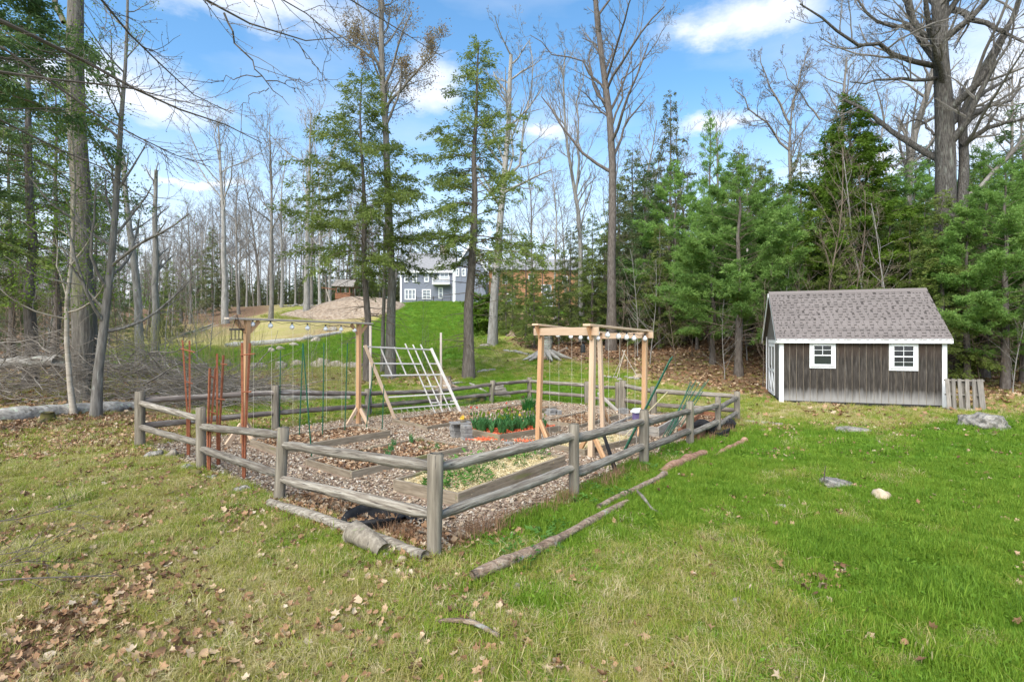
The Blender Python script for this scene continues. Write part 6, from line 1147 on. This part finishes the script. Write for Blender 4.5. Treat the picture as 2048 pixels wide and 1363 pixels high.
# --- branches of a budding tree whose trunk stands left of the view
def overhang():
    b = np.array([-7.5, 3.2, g1(-7.5, 3.2)]); t_ = root('overhanging_birch', 'bare budding branches reaching across the sky from the left', 'tree', b); g = np.random.default_rng(90)
    tr = Lines(); tr.add(poly(g, (0, 0, -.3), (.02, 0, 1), 9.5, 9, .02, .02), np.linspace(.16, .05, 10), 10); obj('trunk', tr.build('trunk', M['birch'], True, .04), t_)
    Ln = Lines(); C = []
    def br(pts, r0, r1, Y, sub=1.0):
        P = np.array([pix(x, y, Y[0] + (Y[1] - Y[0]) * i / (len(pts) - 1)) for i, (x, y) in enumerate(pts)]) - b
        s = np.r_[0, np.cumsum(np.linalg.norm(np.diff(P, axis=0), axis=1))]; n = 12; t = np.linspace(0, s[-1], n); Q = np.stack([np.interp(t, s, P[:, i]) for i in range(3)], 1); Q[1:-1] += g.normal(0, .012, (n - 2, 3)); rr = np.linspace(r0, r1, n); Ln.add(Q, rr, 6)
        for k in range(int(s[-1] * 8 * sub)):
            f = g.uniform(1, n - 1.01); i = int(f); q = Q[i] + (Q[i + 1] - Q[i]) * (f - i); d = nrm(Q[i + 1] - Q[i]); L = g.uniform(.12, .7); S = poly(g, q, perp(g, d, R(g.uniform(20, 50))), L, 5, .14, .03); Ln.add(S, np.linspace(.0035, .0016, 6), 3); C.extend(S[1:]); 
            if L > .3:
                for j in (2, 3): S2 = poly(g, S[j], perp(g, nrm(S[j + 1] - S[j]), .7), L * .45, 4, .14, .03); Ln.add(S2, np.linspace(.0024, .0014, 5), 3); C.extend(S2[1:])
        C.extend(Q[3:])
    br(((-700, -150), (-300, -60), (0, 36), (59, 69), (121, 100), (193, 134), (248, 164), (310, 193), (379, 226), (448, 252), (524, 286)), .030, .004, (3.8, 6)); br(((-700, 60), (-300, 100), (0, 143), (145, 159), (224, 169), (310, 190), (420, 215)), .022, .003, (3.8, 5.6))
    br(((-700, -350), (-100, -200), (100, -90), (207, 0), (255, 52), (303, 107), (345, 155), (386, 193), (466, 228)), .022, .003, (3.6, 5.6)); br(((-700, -500), (0, -220), (300, -90), (417, 0), (448, 26), (517, 50), (586, 78), (640, 80), (693, 74)), .024, .003, (3.5, 5), .5)
    br(((448, 26), (476, 90), (524, 152), (538, 176), (576, 209)), .009, .002, (4.5, 4.8), .6); br(((524, 152), (470, 156), (417, 159)), .005, .002, (4.7, 4.7), .5); br(((532, 162), (590, 163), (655, 157)), .005, .002, (4.7, 4.9), .5); br(((538, 176), (505, 190), (479, 217)), .004, .002, (4.8, 4.8), .5)
    br(((-700, -650), (200, -220), (480, -60), (565, 0), (638, 45), (700, 100)), .018, .003, (3.5, 5), .5); br(((-700, -800), (300, -250), (620, -50), (707, 0), (772, 41), (886, 114)), .018, .003, (3.5, 5.2), .5); br(((586, 78), (620, 120), (660, 165)), .005, .002, (4.8, 5), .5)
    br(((-700, -200), (-300, -20), (0, 97), (138, 190), (241, 262), (345, 307), (421, 334)), .022, .003, (4, 6)); br(((-700, 0), (-200, 150), (0, 240), (120, 300), (220, 345), (320, 420)), .018, .003, (4, 6.2)); br(((-700, 200), (-200, 260), (0, 300), (100, 335), (180, 390)), .015, .003, (4, 6)); br(((-700, -50), (-200, 60), (0, 115), (90, 125), (180, 120)), .014, .003, (4, 5.5)); br(((-700, 250), (-200, 230), (0, 210), (120, 215), (250, 240)), .014, .003, (4, 5.8))
    # low branches that reach over the grass at the left edge
    br(((-500, 1060), (-100, 1055), (0, 1044), (60, 1030), (150, 1008)), .010, .003, (4.2, 4.6), .4); br(((-500, 1190), (-100, 1165), (0, 1157), (120, 1153), (228, 1150)), .012, .004, (3.9, 4.2), .3); br(((-500, 1130), (0, 1115), (80, 1090), (150, 1060)), .008, .002, (4.0, 4.4), .4); br(((-500, 1120), (0, 1136), (60, 1120), (130, 1090)), .007, .002, (4.0, 4.3), .4)
    obj('branches', Ln.build('branches', M['twig_dark'], False), t_); C = np.array(C); V, Q = cards(C, g.normal(0, 1, C.shape), g.normal(0, 1, C.shape), .018, .008); obj('buds', mesh('buds', V, Q, M['branch_brown']), t_)
overhang()
# dark spruce bough tip at the top left corner
b = at(-60, 11); ms = conifer_meshes(91, 12, .17, 6.6, 2.3, 'hem', needle='hem_d', nbr=70, dens=1.2, dead=4, card=(.12, .04)); plant(ms, 'hemlock_tree', 'near dark hemlock whose boughs fill the top left corner', b, 1.0, .6)

def joined(ms):                              # one mesh of a whole tree, for the far wood that reads as one mass
    V, Fq, mats, fm, n = [], [], [], [], 0
    for me in ms:
        a = np.empty(len(me.vertices) * 3, np.float32); me.vertices.foreach_get('co', a); l = np.empty(len(me.loops), np.int32); me.loops.foreach_get('vertex_index', l); V.append(a.reshape(-1, 3)); Fq.append(l.reshape(-1, 4) + n); fm.append(np.full(len(l) // 4, len(mats))); mats.append(me.materials[0]); n += len(a) // 3
    return mesh('far_tree', np.concatenate(V), np.concatenate(Fq), mats, False, np.concatenate(fm))
def far_woods():
    g = np.random.default_rng(96); n = 750; Y = g.uniform(108, 190, n); X = (g.uniform(-300, 2350, n) - 1024) / F_PX * Y; k = g.choice([0, 1, 2, 3, 0, 1], n); Hs = np.array([12, 11, 20, 16])[k]; h = np.where(k < 2, g.uniform(6, 11, n), g.uniform(11, 16, n))
    scatter('far_woods', 'hazy far wood of bare trees and evergreens beyond the hill', 'wood', np.c_[X, Y, gz(X, Y) - .2], np.c_[np.zeros((n, 2)), g.uniform(0, 6, n)], h / Hs, k, g.uniform(0, 1, n), [joined(HEM3), joined(HEM5), joined(BARE_C), joined(BARE_D)])
far_woods()

# ------------------------------------------------------------------ brush pile and thicket (masses nobody could count)
def brush():
    g = np.random.default_rng(95); Ln = Lines()
    for i in range(1500):
        X = g.uniform(-17.5, -8.6) if i % 4 else g.uniform(-9.5, -7.4); Y = g.uniform(14.6, 19); top = 2.3 * math.exp(-((X + 14) / 5.2) ** 2) * (1 - abs(Y - 16.5) / 3.2) ** .5 if abs(Y - 16.5) < 3.2 else .3
        z = g1(X, Y) + g.uniform(0, 1) * max(.25, top); a = g.normal(0, .5) + (math.pi if g.uniform() < .5 else 0); L = g.uniform(.6, 2.8); P = poly(g, (X, Y, z), (math.cos(a), math.sin(a) * .6, g.normal(0, .32)), L, 7, .16, -.02); P[:, 2] = np.maximum(P[:, 2], gz(P[:, 0], P[:, 1]) + .02); r = g.choice([.006, .009, .013, .022], p=[.4, .35, .18, .07]); Ln.add(P, np.linspace(r, r * .35, 8), 4)
        if i % 3 == 0:
            for k in (2, 4): Ln.add(poly(g, P[k], perp(g, nrm(P[k + 1] - P[k]), .7), L * .4, 4, .15, 0), np.linspace(r * .5, r * .2, 5), 3)
    tag(obj('brush_pile', Ln.build('brush_pile', M['twig_grey'], False)), 'tangled grey heap of cut branches at the left behind the fallen trunk', 'brush pile', None, 'stuff')
    Ln = Lines()
    for i in range(480):
        px = g.uniform(170, 560) if i % 3 else g.uniform(560, 720); Y = g.uniform(17.5, 27); b = at(px, Y); L = g.uniform(1.2, 2.9) if px < 520 else g.uniform(.5, 1.3); P = poly(g, b, (g.normal(0, .12), g.normal(0, .1), 1), L, 5, .05, .02); Ln.add(P, np.linspace(.010, .004, 6), 3)
        for k in (2, 3): Ln.add(poly(g, P[k], perp(g, nrm(P[k + 1] - P[k]), .5), L * .35, 3, .08, .04), np.linspace(.004, .002, 4), 3)
    tag(obj('thicket', Ln.build('thicket', mat('thicket_stems', [(.3, (.22, .19, .07)), (.7, (.42, .42, .14))], 2, bump=0), False)), 'thicket of upright yellow-brown shrub stems before the lower lawn', 'thicket', None, 'stuff')
brush()
# ------------------------------------------------------------------ plants in the beds
def bed_pt(key, u, v):
    n, l, r, f, z = BEDS[key]; p = n + (r - n) * u + (l - n) * v; return np.array([p[0], p[1], z - .045])
WEED = [leaflets(90, .12, .09, .05, .02, s, M['weed']) for s in (1, 2, 3)]
SPROUT = [blades(16, .04, .12, .24, .007, .5, s, M['tulip']) for s in (4, 5)]
g = random.Random(21)
WS = [(.12, .30), (.22, .55), (.30, .70), (.34, .35), (.42, .52), (.48, .75), (.55, .40), (.60, .62), (.66, .25), (.70, .80), (.78, .50), (.84, .66), (.10, .60), (.27, .15), (.9, .35), (.52, .9), (.06, .45)]
for i, (u, v) in enumerate(WS):
    p = bed_pt('straw', u, v); o = thing('weed_clump', WEED[i % 3], 'leafy green weed clump in the straw of the front bed', 'weed', T(*p, g.uniform(0, 6), g.uniform(.8, 1.9)), 'weeds in the front straw bed')
for i in range(16):
    p = bed_pt('mid', g.uniform(.06, .94), g.uniform(.08, .92)); k = i % 2
    thing('bulb_sprout' if k else 'weed_clump', SPROUT[i % 2] if k else WEED[i % 3], 'narrow-leaved bulb sprout in the low middle bed' if k else 'small green weed in the low middle bed', 'sprout' if k else 'weed', T(*p, g.uniform(0, 6), g.uniform(.7, 1.2) if k else g.uniform(.4, .7)), 'bulb sprouts in the middle bed' if k else 'weeds in the middle bed')
def tulip_mesh(seed):
    gg = np.random.default_rng(seed); V, Q, n = [], [], 0
    for i in range(6):
        a = i * 1.05 + gg.uniform(-.3, .3); d = np.array([math.cos(a), math.sin(a), 0]); h = gg.uniform(.17, .27); w_ = gg.uniform(.020, .030); s = np.array([-d[1], d[0], 0]); o = gg.uniform(.15, .5)
        P = [d * .008, d * (.02 + o * .03) + [0, 0, h * .35], d * (.03 + o * .07) + [0, 0, h * .7], d * (.05 + o * .16) + [0, 0, h]]
        for p, q in zip(P, (.35, 1, .8, .08)): V += [p - s * w_ * q - d * .006 * q, p + s * w_ * q - d * .006 * q]
        Q += [(n + 2 * k, n + 2 * k + 1, n + 2 * k + 3, n + 2 * k + 2) for k in range(3)]; n += 8
    return mesh('leaves', V, Q, M['tulip'], True)
TUL = [tulip_mesh(s) for s in range(5)]
def flower(m, sc=1): 
    mb = MB(); mb.tube([(0, 0, 0), (.004, 0, .16), (0, 0, .30)], .004, 5, False); return mb.build('stem', M['tulip']), MB().tube([(0, 0, .295), (0, 0, .31), (0, 0, .335), (0, 0, .36)], [.006, .024 * sc, .026 * sc, .014 * sc], 8).build('flower', M[m], True)
FL = {k: flower(k, 1.3) for k in ('petal_y', 'petal_p', 'petal_w', 'petal_r')}; FLb = flower('fresh', .6)
n, l, r, f, z = BEDS['tulip']
for i in range(78):
    u, v = g.uniform(.02, .80), g.uniform(.10, .98); p = bed_pt('tulip', u, v); t_ = root('tulip_plant', 'broad-leaved tulip plant in bud in the orange-edged bed', 'tulip', p, g.uniform(0, 6), 'tulips in the orange-edged bed'); t_.scale = [g.uniform(.8, 1.2)] * 3
    obj('leaves', TUL[i % 5], t_); s, fl = FLb; obj('stem', s, t_); obj('flower', fl, t_)
for k, (px, py, m, lab) in enumerate(((977, 824, 'petal_p', 'peach-coloured tulip bloom at the left of the tulip bed'), (1040, 828, 'petal_y', 'yellow tulip bloom at the right of the tulip bed'), (1027, 834, 'petal_w', 'white tulip bloom in the middle of the tulip bed'), (942, 834, 'petal_r', 'left of two small red tulips beside the lattice bed'), (954, 835, 'petal_r', 'right of two small red tulips beside the lattice bed'), (983, 828, 'petal_w', 'small white tulip bloom next to the peach one'), (1026, 814, 'petal_w', 'white tulip bloom in the back bed'), (1013, 823, 'petal_r', 'red tulip bloom in the back bed'))):
    Y = bed_pt('tulip', .4, .6)[1] if k in (0, 1, 2, 5) else (bed_pt('lat', .9, .4)[1] if k in (3, 4) else bed_pt('far', .35, .4)[1]); p = pix(px, py, Y); zb = {0: 'tulip', 1: 'tulip', 2: 'tulip', 5: 'tulip', 3: 'lat', 4: 'lat'}.get(k, 'far'); b0 = BEDS[zb][4] - .05; t_ = root('tulip_bloom', lab, 'tulip', (p[0], p[1], b0)); t_.scale = [max(.7, (p[2] - b0) / .34)] * 3
    s, fl = FL[m]; obj('stem', s, t_); obj('flower', fl, t_); obj('leaves', TUL[k % 5], t_, Matrix.Scale(.7, 4))
p = bed_pt('far', .42, .35); p2 = pix(1057, 822, p[1]); thing('chive_clump', blades(260, .11, .2, .34, .005, 1.0, 31, M['chive']), 'dense bright green chive clump in the back bed', 'chives', T(p2[0], p[1], p[2], 0, 1.5))
for i in range(10): p = bed_pt('arbor', g.uniform(.1, .9), g.uniform(.1, .9)); thing('weed_clump', WEED[i % 3], 'small weed in the straw under the cedar arbor', 'weed', T(*p, i, g.uniform(.3, .55)), 'weeds under the cedar arbor')
for i, (px, py) in enumerate(((1010, 1105), (1085, 1085), (1180, 985), (1205, 960), (1120, 1060), (1235, 1000), (1330, 900), (1305, 940), (1100, 1110), (1170, 1010), (1250, 965), (1345, 915), (1035, 1130))):
    p = gp(px, py); thing('weed_clump', WEED[i % 3], 'leafy weed clump growing along the outside of the right fence', 'weed', T(*p, i, g.uniform(.7, 1.5)), 'weeds along the right fence')

# ------------------------------------------------------------------ grass, fallen leaves, chips
gN = np.random.default_rng(77)
LINE = [gp(*q)[:2] for q in ((945, 1172), (1060, 1122), (1180, 1056), (1255, 1012), (1332, 958), (1412, 914), (1489, 887))]
def in_beds(X, Y):
    m = np.zeros(len(X), bool)
    for n, l, r, f, z in BEDS.values():
        A_ = np.array([(r - n)[:2], (l - n)[:2]]).T; uv = np.linalg.solve(A_, (np.c_[X, Y] - n[:2]).T); m |= (uv[0] > -.03) & (uv[0] < 1.03) & (uv[1] > -.03) & (uv[1] < 1.03)
    return m
def field(n, y0, y1, px0=-120, px1=2170, power=1.0):    # points spread evenly over the ground in view
    Y = y0 + (y1 - y0) * gN.uniform(0, 1, n) ** power; X = (gN.uniform(px0, px1, n) - 1024) / F_PX * Y; return X, Y
def in_shed(X, Y):
    dx, dy = X - 8.77, Y - 18; a = dx * .946 - dy * .324; b = dx * .324 + dy * .946; return (a > -.05) & (a < 4.6) & (b > -.05) & (b < 4)
# grass tufts: index 0-2 upright, 3-5 lying dry, 6-7 clover
GP = [blades(34, .085, .05, .10, .0026, .7, 200 + i, M['grass']) for i in range(3)] + [blades(34, .10, .07, .15, .0024, 1.3, 210 + i, M['grass'], .55) for i in range(3)] + [leaflets(30, .08, .035, .026, .018, 220 + i, M['grass']) for i in range(2)]
def grass_layer(name, label, X, Y, smul):
    z = zone(X, Y); ns = fnoise(X, Y, 1.6, 3) * .14 + fnoise(X, Y, 5, 4) * .07; lush = np.clip(z[:, 0] + ns, 0, 1); lit = np.clip(z[:, 1] + fnoise(X, Y, 2.5, 6) * .25, 0, 1)
    cl = fnoise(X, Y, 5.5, 12) + .6 * fnoise(X, Y, 14, 13); keep = (gN.uniform(0, 1, len(X)) < np.clip(1.0 + cl * .45, .45, 1)) & ~inside(X, Y, -.02) & ~in_shed(X, Y) & (gN.uniform(0, 1, len(X)) > lit * .8); X, Y, lush, cl = X[keep], Y[keep], lush[keep], cl[keep]; n = len(X)
    dry = gN.uniform(0, 1, n) > lush * 1.35 - .08; clov = (gN.uniform(0, 1, n) < .28 * (lush > .5)) & ~dry
    idx = np.where(clov, 6 + gN.integers(0, 2, n), np.where(dry, 3 + gN.integers(0, 3, n), gN.integers(0, 3, n)))
    var = np.where(dry, gN.uniform(.56, .95, n), np.clip(.66 - lush * .40 + gN.normal(0, .09, n), .02, .7)); var = np.where(clov, gN.uniform(.1, .35, n), var)
    rot = np.c_[gN.normal(0, .12, n), gN.normal(0, .12, n), gN.uniform(0, 6.283, n)]
    return scatter(name, label, 'grass', np.c_[X, Y, gz(X, Y)], rot, gN.uniform(.65, 1.25, n) * smul * np.clip(.75 + .5 * lush, .7, 1.2) * np.clip(1 + .38 * cl, .5, 1.7), idx, var, GP)
X, Y = field(150000, 1.6, 9.0, -700, 2750, .66); grass_layer('near_grass', 'short green and dry grass of the yard in front of the fence', X, Y, .82)
X, Y = field(80000, 9.0, 30.0, -450, 2500, .8); grass_layer('yard_grass', 'short grass of the yard around the shed and behind the fence', X, Y, 1.1)
X, Y = field(46000, 30.0, 80.0, 250, 1180, .8); k = zone(X, Y)[:, 1] < .3; grass_layer('lawn_grass', 'mown bright grass of the lower lawn and hill slope', X[k], Y[k], 2.0)
LW = [leaflets(14, .07, .045, .075, .026, 260 + i, M['grass']) for i in range(3)]
X, Y = field(9000, 3.2, 16.0, 800, 2170, .7); k = (zone(X, Y)[:, 0] > .5) & ~inside(X, Y, .05) & ~in_shed(X, Y) & (fnoise(X, Y, 3, 21) > .1); X, Y = X[k], Y[k]; n = len(X)
scatter('lawn_weeds', 'broad-leaved weeds growing low in the right lawn', 'weeds', np.c_[X, Y, gz(X, Y) + .015], np.c_[gN.normal(0, .15, (n, 2)), gN.uniform(0, 6.28, n)], gN.uniform(.35, .8, n), gN.integers(0, 3, n), np.clip(gN.normal(.24, .12, n), .02, .6), LW)
E_ = np.array([(x + math.cos(a) * (r * 1.1 + .02), y + math.sin(a) * (r * 1.1 + .02)) for x, y, r in EDGE if y < 17 for a in gN.uniform(0, 6.28, int(8 + 50 * r))]); X, Y = E_[:, 0], E_[:, 1]; k = ~inside(X, Y, -.12) & (zone(X, Y)[:, 1] < .6); X, Y = X[k], Y[k]; n = len(X); z_ = zone(X, Y)[:, 0]
scatter('edge_grass', 'longer grass left uncut around posts, logs and stones', 'grass', np.c_[X, Y, gz(X, Y)], np.c_[gN.normal(0, .12, (n, 2)), gN.uniform(0, 6.28, n)], gN.uniform(.7, 1.5, n), np.where(gN.uniform(0, 1, n) < z_, gN.integers(0, 3, n), gN.integers(3, 6, n)), np.clip(.66 - z_ * .42 + gN.normal(0, .1, n), .02, .9), GP)
# fallen leaves
LP = [dead_leaf(300 + i, (5, 7, 0, 5, 6)[i], (.5, .9, .7, 1.3, .35)[i]) for i in range(5)]
def leaf_layer(name, label, X, Y, s0, s1, lift=.012, flat=.35, dark=0.0):
    n = len(X); rot = np.c_[gN.normal(0, flat, n), gN.normal(0, flat, n), gN.uniform(0, 6.283, n)]; var = np.clip(gN.beta(2.2, 1.9, n) - dark, 0, 1)
    return scatter(name, label, 'leaves', np.c_[X, Y, gz(X, Y) + lift + gN.uniform(0, .03, n)], rot, gN.uniform(s0, s1, n), gN.integers(0, 5, n), var, LP)
X, Y = field(150000, 2.0, 13.5, -450, 2500, .64); z = zone(X, Y)[:, 1] + fnoise(X, Y, 2.5, 6) * .25; k = (~inside(X, Y, .0)) & (gN.uniform(0, 1, len(X)) < np.clip(z * 1.1, 0, 1) ** 1.3 * .9 + .006); leaf_layer('yard_leaves', 'brown and pale fallen leaves strewn over the yard grass', X[k], Y[k], .02, .078, .026, .55, .10)
X, Y = field(60000, 12.0, 42.0, power=.85); z = zone(X, Y)[:, 1] + fnoise(X, Y, 1.2, 6) * .15; k = (~inside(X, Y, .0)) & ~in_shed(X, Y) & (gN.uniform(0, 1, len(X)) < np.clip(z, 0, 1) ** 2 * .8); leaf_layer('woodland_leaves', 'red-brown leaf litter under the trees', X[k], Y[k], .10, .20, .02, .45, .12)
# the drift of orange leaves inside the front rails
a, b_ = FENCE[0][:2], gp(558, 1007)[:2]; n = 2600; t_ = gN.uniform(-.02, 1.0, n); d = np.abs(gN.normal(0, .30, n)); dn = np.array([(FENCE[3] - FENCE[0])[0], (FENCE[3] - FENCE[0])[1]]); dn = dn / np.linalg.norm(dn)
P = a + np.outer(t_, b_ - a) + np.outer(d - .22, dn); leaf_layer('leaf_drift', 'drift of orange-brown leaves along the front rails', P[:, 0], P[:, 1], .05, .11, .03, .6, .0)
X = gN.uniform(-7, 6, 9000); Y = gN.uniform(5, 19.5, 9000); k = inside(X, Y, -.1) & ~in_beds(X, Y) & (gN.uniform(0, 1, 9000) < .22 + .3 * (fnoise(X, Y, 1.2, 8) > .3)); leaf_layer('path_leaves', 'small fallen leaves on the wood chip floor', X[k], Y[k], .035, .08, .02, .4)
# wood chips
def chip(seed):
    gg = np.random.default_rng(seed); return MB().box((0, 0, 0), (gg.uniform(.7, 1.2), gg.uniform(.3, .6), gg.uniform(.08, .2)), jit=.07).build('chip', M['chip'])
CP = [chip(400 + i) for i in range(5)]
def chip_layer(name, label, P, s0, s1, protos, cat='wood chips', parent=None, vr=None):
    n = len(P); rot = np.c_[gN.normal(0, .3, n), gN.normal(0, .3, n), gN.uniform(0, 6.283, n)]
    return scatter(name, label, cat, P, rot, gN.uniform(s0, s1, n), gN.integers(0, len(protos), n), gN.beta(1.6, 1.4, n) if vr is None else vr, protos, parent)
X = gN.uniform(-7, 6.2, 170000); Y = 4.9 + 15 * gN.uniform(0, 1, 170000) ** 1.25; k = inside(X, Y, -.04) & ~in_beds(X, Y); X, Y = X[k], Y[k]; chip_layer('wood_chips', 'tan and grey wood chips covering the garden floor', np.c_[X, Y, gz(X, Y) + .018 + gN.uniform(0, .012, len(X))], .018, .046, CP)
def in_bed_pts(key, n, lift=-.055):
    u, v = gN.uniform(.03, .97, n), gN.uniform(.04, .96, n); a, l, r, f, z = BEDS[key]; P = a + np.outer(u, r - a) + np.outer(v, l - a); h = z - min(q[2] for q in (a, l, r, f)); P[:, 2] = z - h * .38 + .012 + gN.uniform(0, .015, n); return P
leafy = np.concatenate([in_bed_pts(k, c) for k, c in (('tee', 1500), ('lat', 1300), ('far', 900), ('rear', 900), ('two', 900), ('rust', 300), ('mid', 1300), ('tulip', 260))])
scatter('bed_leaves', 'shredded brown leaf mulch in the raised beds', 'mulch', leafy, np.c_[gN.normal(0, .4, len(leafy)), gN.normal(0, .4, len(leafy)), gN.uniform(0, 6.28, len(leafy))], gN.uniform(.035, .085, len(leafy)), gN.integers(0, 5, len(leafy)), np.clip(gN.beta(2, 2, len(leafy)), 0, 1), LP)
SP = [MB().box((0, 0, 0), (1, .05, .04), jit=.02).build('straw', M['straw']) for i in range(2)] 
st = np.concatenate([in_bed_pts('straw', 6500), in_bed_pts('arbor', 2600)]); chip_layer('straw_mulch', 'pale straw spread over two of the raised beds', st, .05, .13, SP, 'straw')
OP = [MB().box((0, 0, 0), (1, .45, .2), jit=.08).build('orange_chip', M['chip_o']) for i in range(2)]
ob = in_bed_pts('tulip', 2600); nn_, l, r, f, z = BEDS['tulip']; p = gp(968, 883); ex = np.c_[gN.normal(p[0], .14, 130), gN.normal(p[1], .10, 130), np.full(130, p[2] + .058)]; p = gp(1053, 884); ex2 = np.c_[gN.normal(p[0], .12, 60), gN.normal(p[1], .1, 60), np.full(60, p[2] + .035)]
ob = np.concatenate([ob, in_bed_pts('tulip', 900) + [0, 0, .035], ex, ex2]); chip_layer('orange_mulch', 'orange mulch chips in and around the tulip bed', ob, .025, .05, OP, 'mulch')
# dry brown weed stalks at the fence foot
WB = [blades(40, .12, .10, .28, .003, 1.0, 240 + i, mat('dry_stalk_%d' % i, [(.3, (.20, .11, .06)), (.7, (.36, .22, .13))], 6, bump=0)) for i in range(2)]
q = []
for a, b_, n in (((900, 1095), (1140, 995), 22), ((1150, 995), (1285, 930), 12), ((1390, 885), (1475, 850), 22), ((690, 1060), (855, 1090), 12), ((1215, 975), (1250, 950), 14)):
    for i in range(n): t_ = gN.uniform(); p = gp(a[0] + (b_[0] - a[0]) * t_ + gN.normal(0, 8), a[1] + (b_[1] - a[1]) * t_ + gN.normal(0, 6)); q.append(p)
q = np.array(q); scatter('dry_stalks', 'dry brown weed stalks along the foot of the fence', 'weeds', q, np.c_[np.zeros((len(q), 2)), gN.uniform(0, 6, len(q))], gN.uniform(.5, 1.1, len(q)), gN.integers(0, 2, len(q)), gN.uniform(0, 1, len(q)), WB)

# ------------------------------------------------------------------ tell look-alikes apart by their order across the view
def _ordinal(n):
    ones = 'first second third fourth fifth sixth seventh eighth ninth tenth eleventh twelfth thirteenth fourteenth fifteenth sixteenth seventeenth eighteenth nineteenth'.split()
    if n < 20: return ones[n - 1]
    t = {2: 'twent', 3: 'thirt', 4: 'fort', 5: 'fift'}[n // 10]; return t + 'ieth' if n % 10 == 0 else t + 'y-' + ones[n % 10 - 1]
_same = {}
for o in list(COL.objects):
    if o.parent is None and o.get('category') and o.get('group'): _same.setdefault((o['group'], o['label']), []).append(o)
for (gname, lab), os_ in _same.items():
    if 1 < len(os_) < 50 and len(lab.split()) <= 13:
        os_.sort(key=lambda o: o.matrix_basis.translation.x / max(.1, o.matrix_basis.translation.y))
        for i, o in enumerate(os_): o['label'] = '%s, %s from the left' % (lab, _ordinal(i + 1))
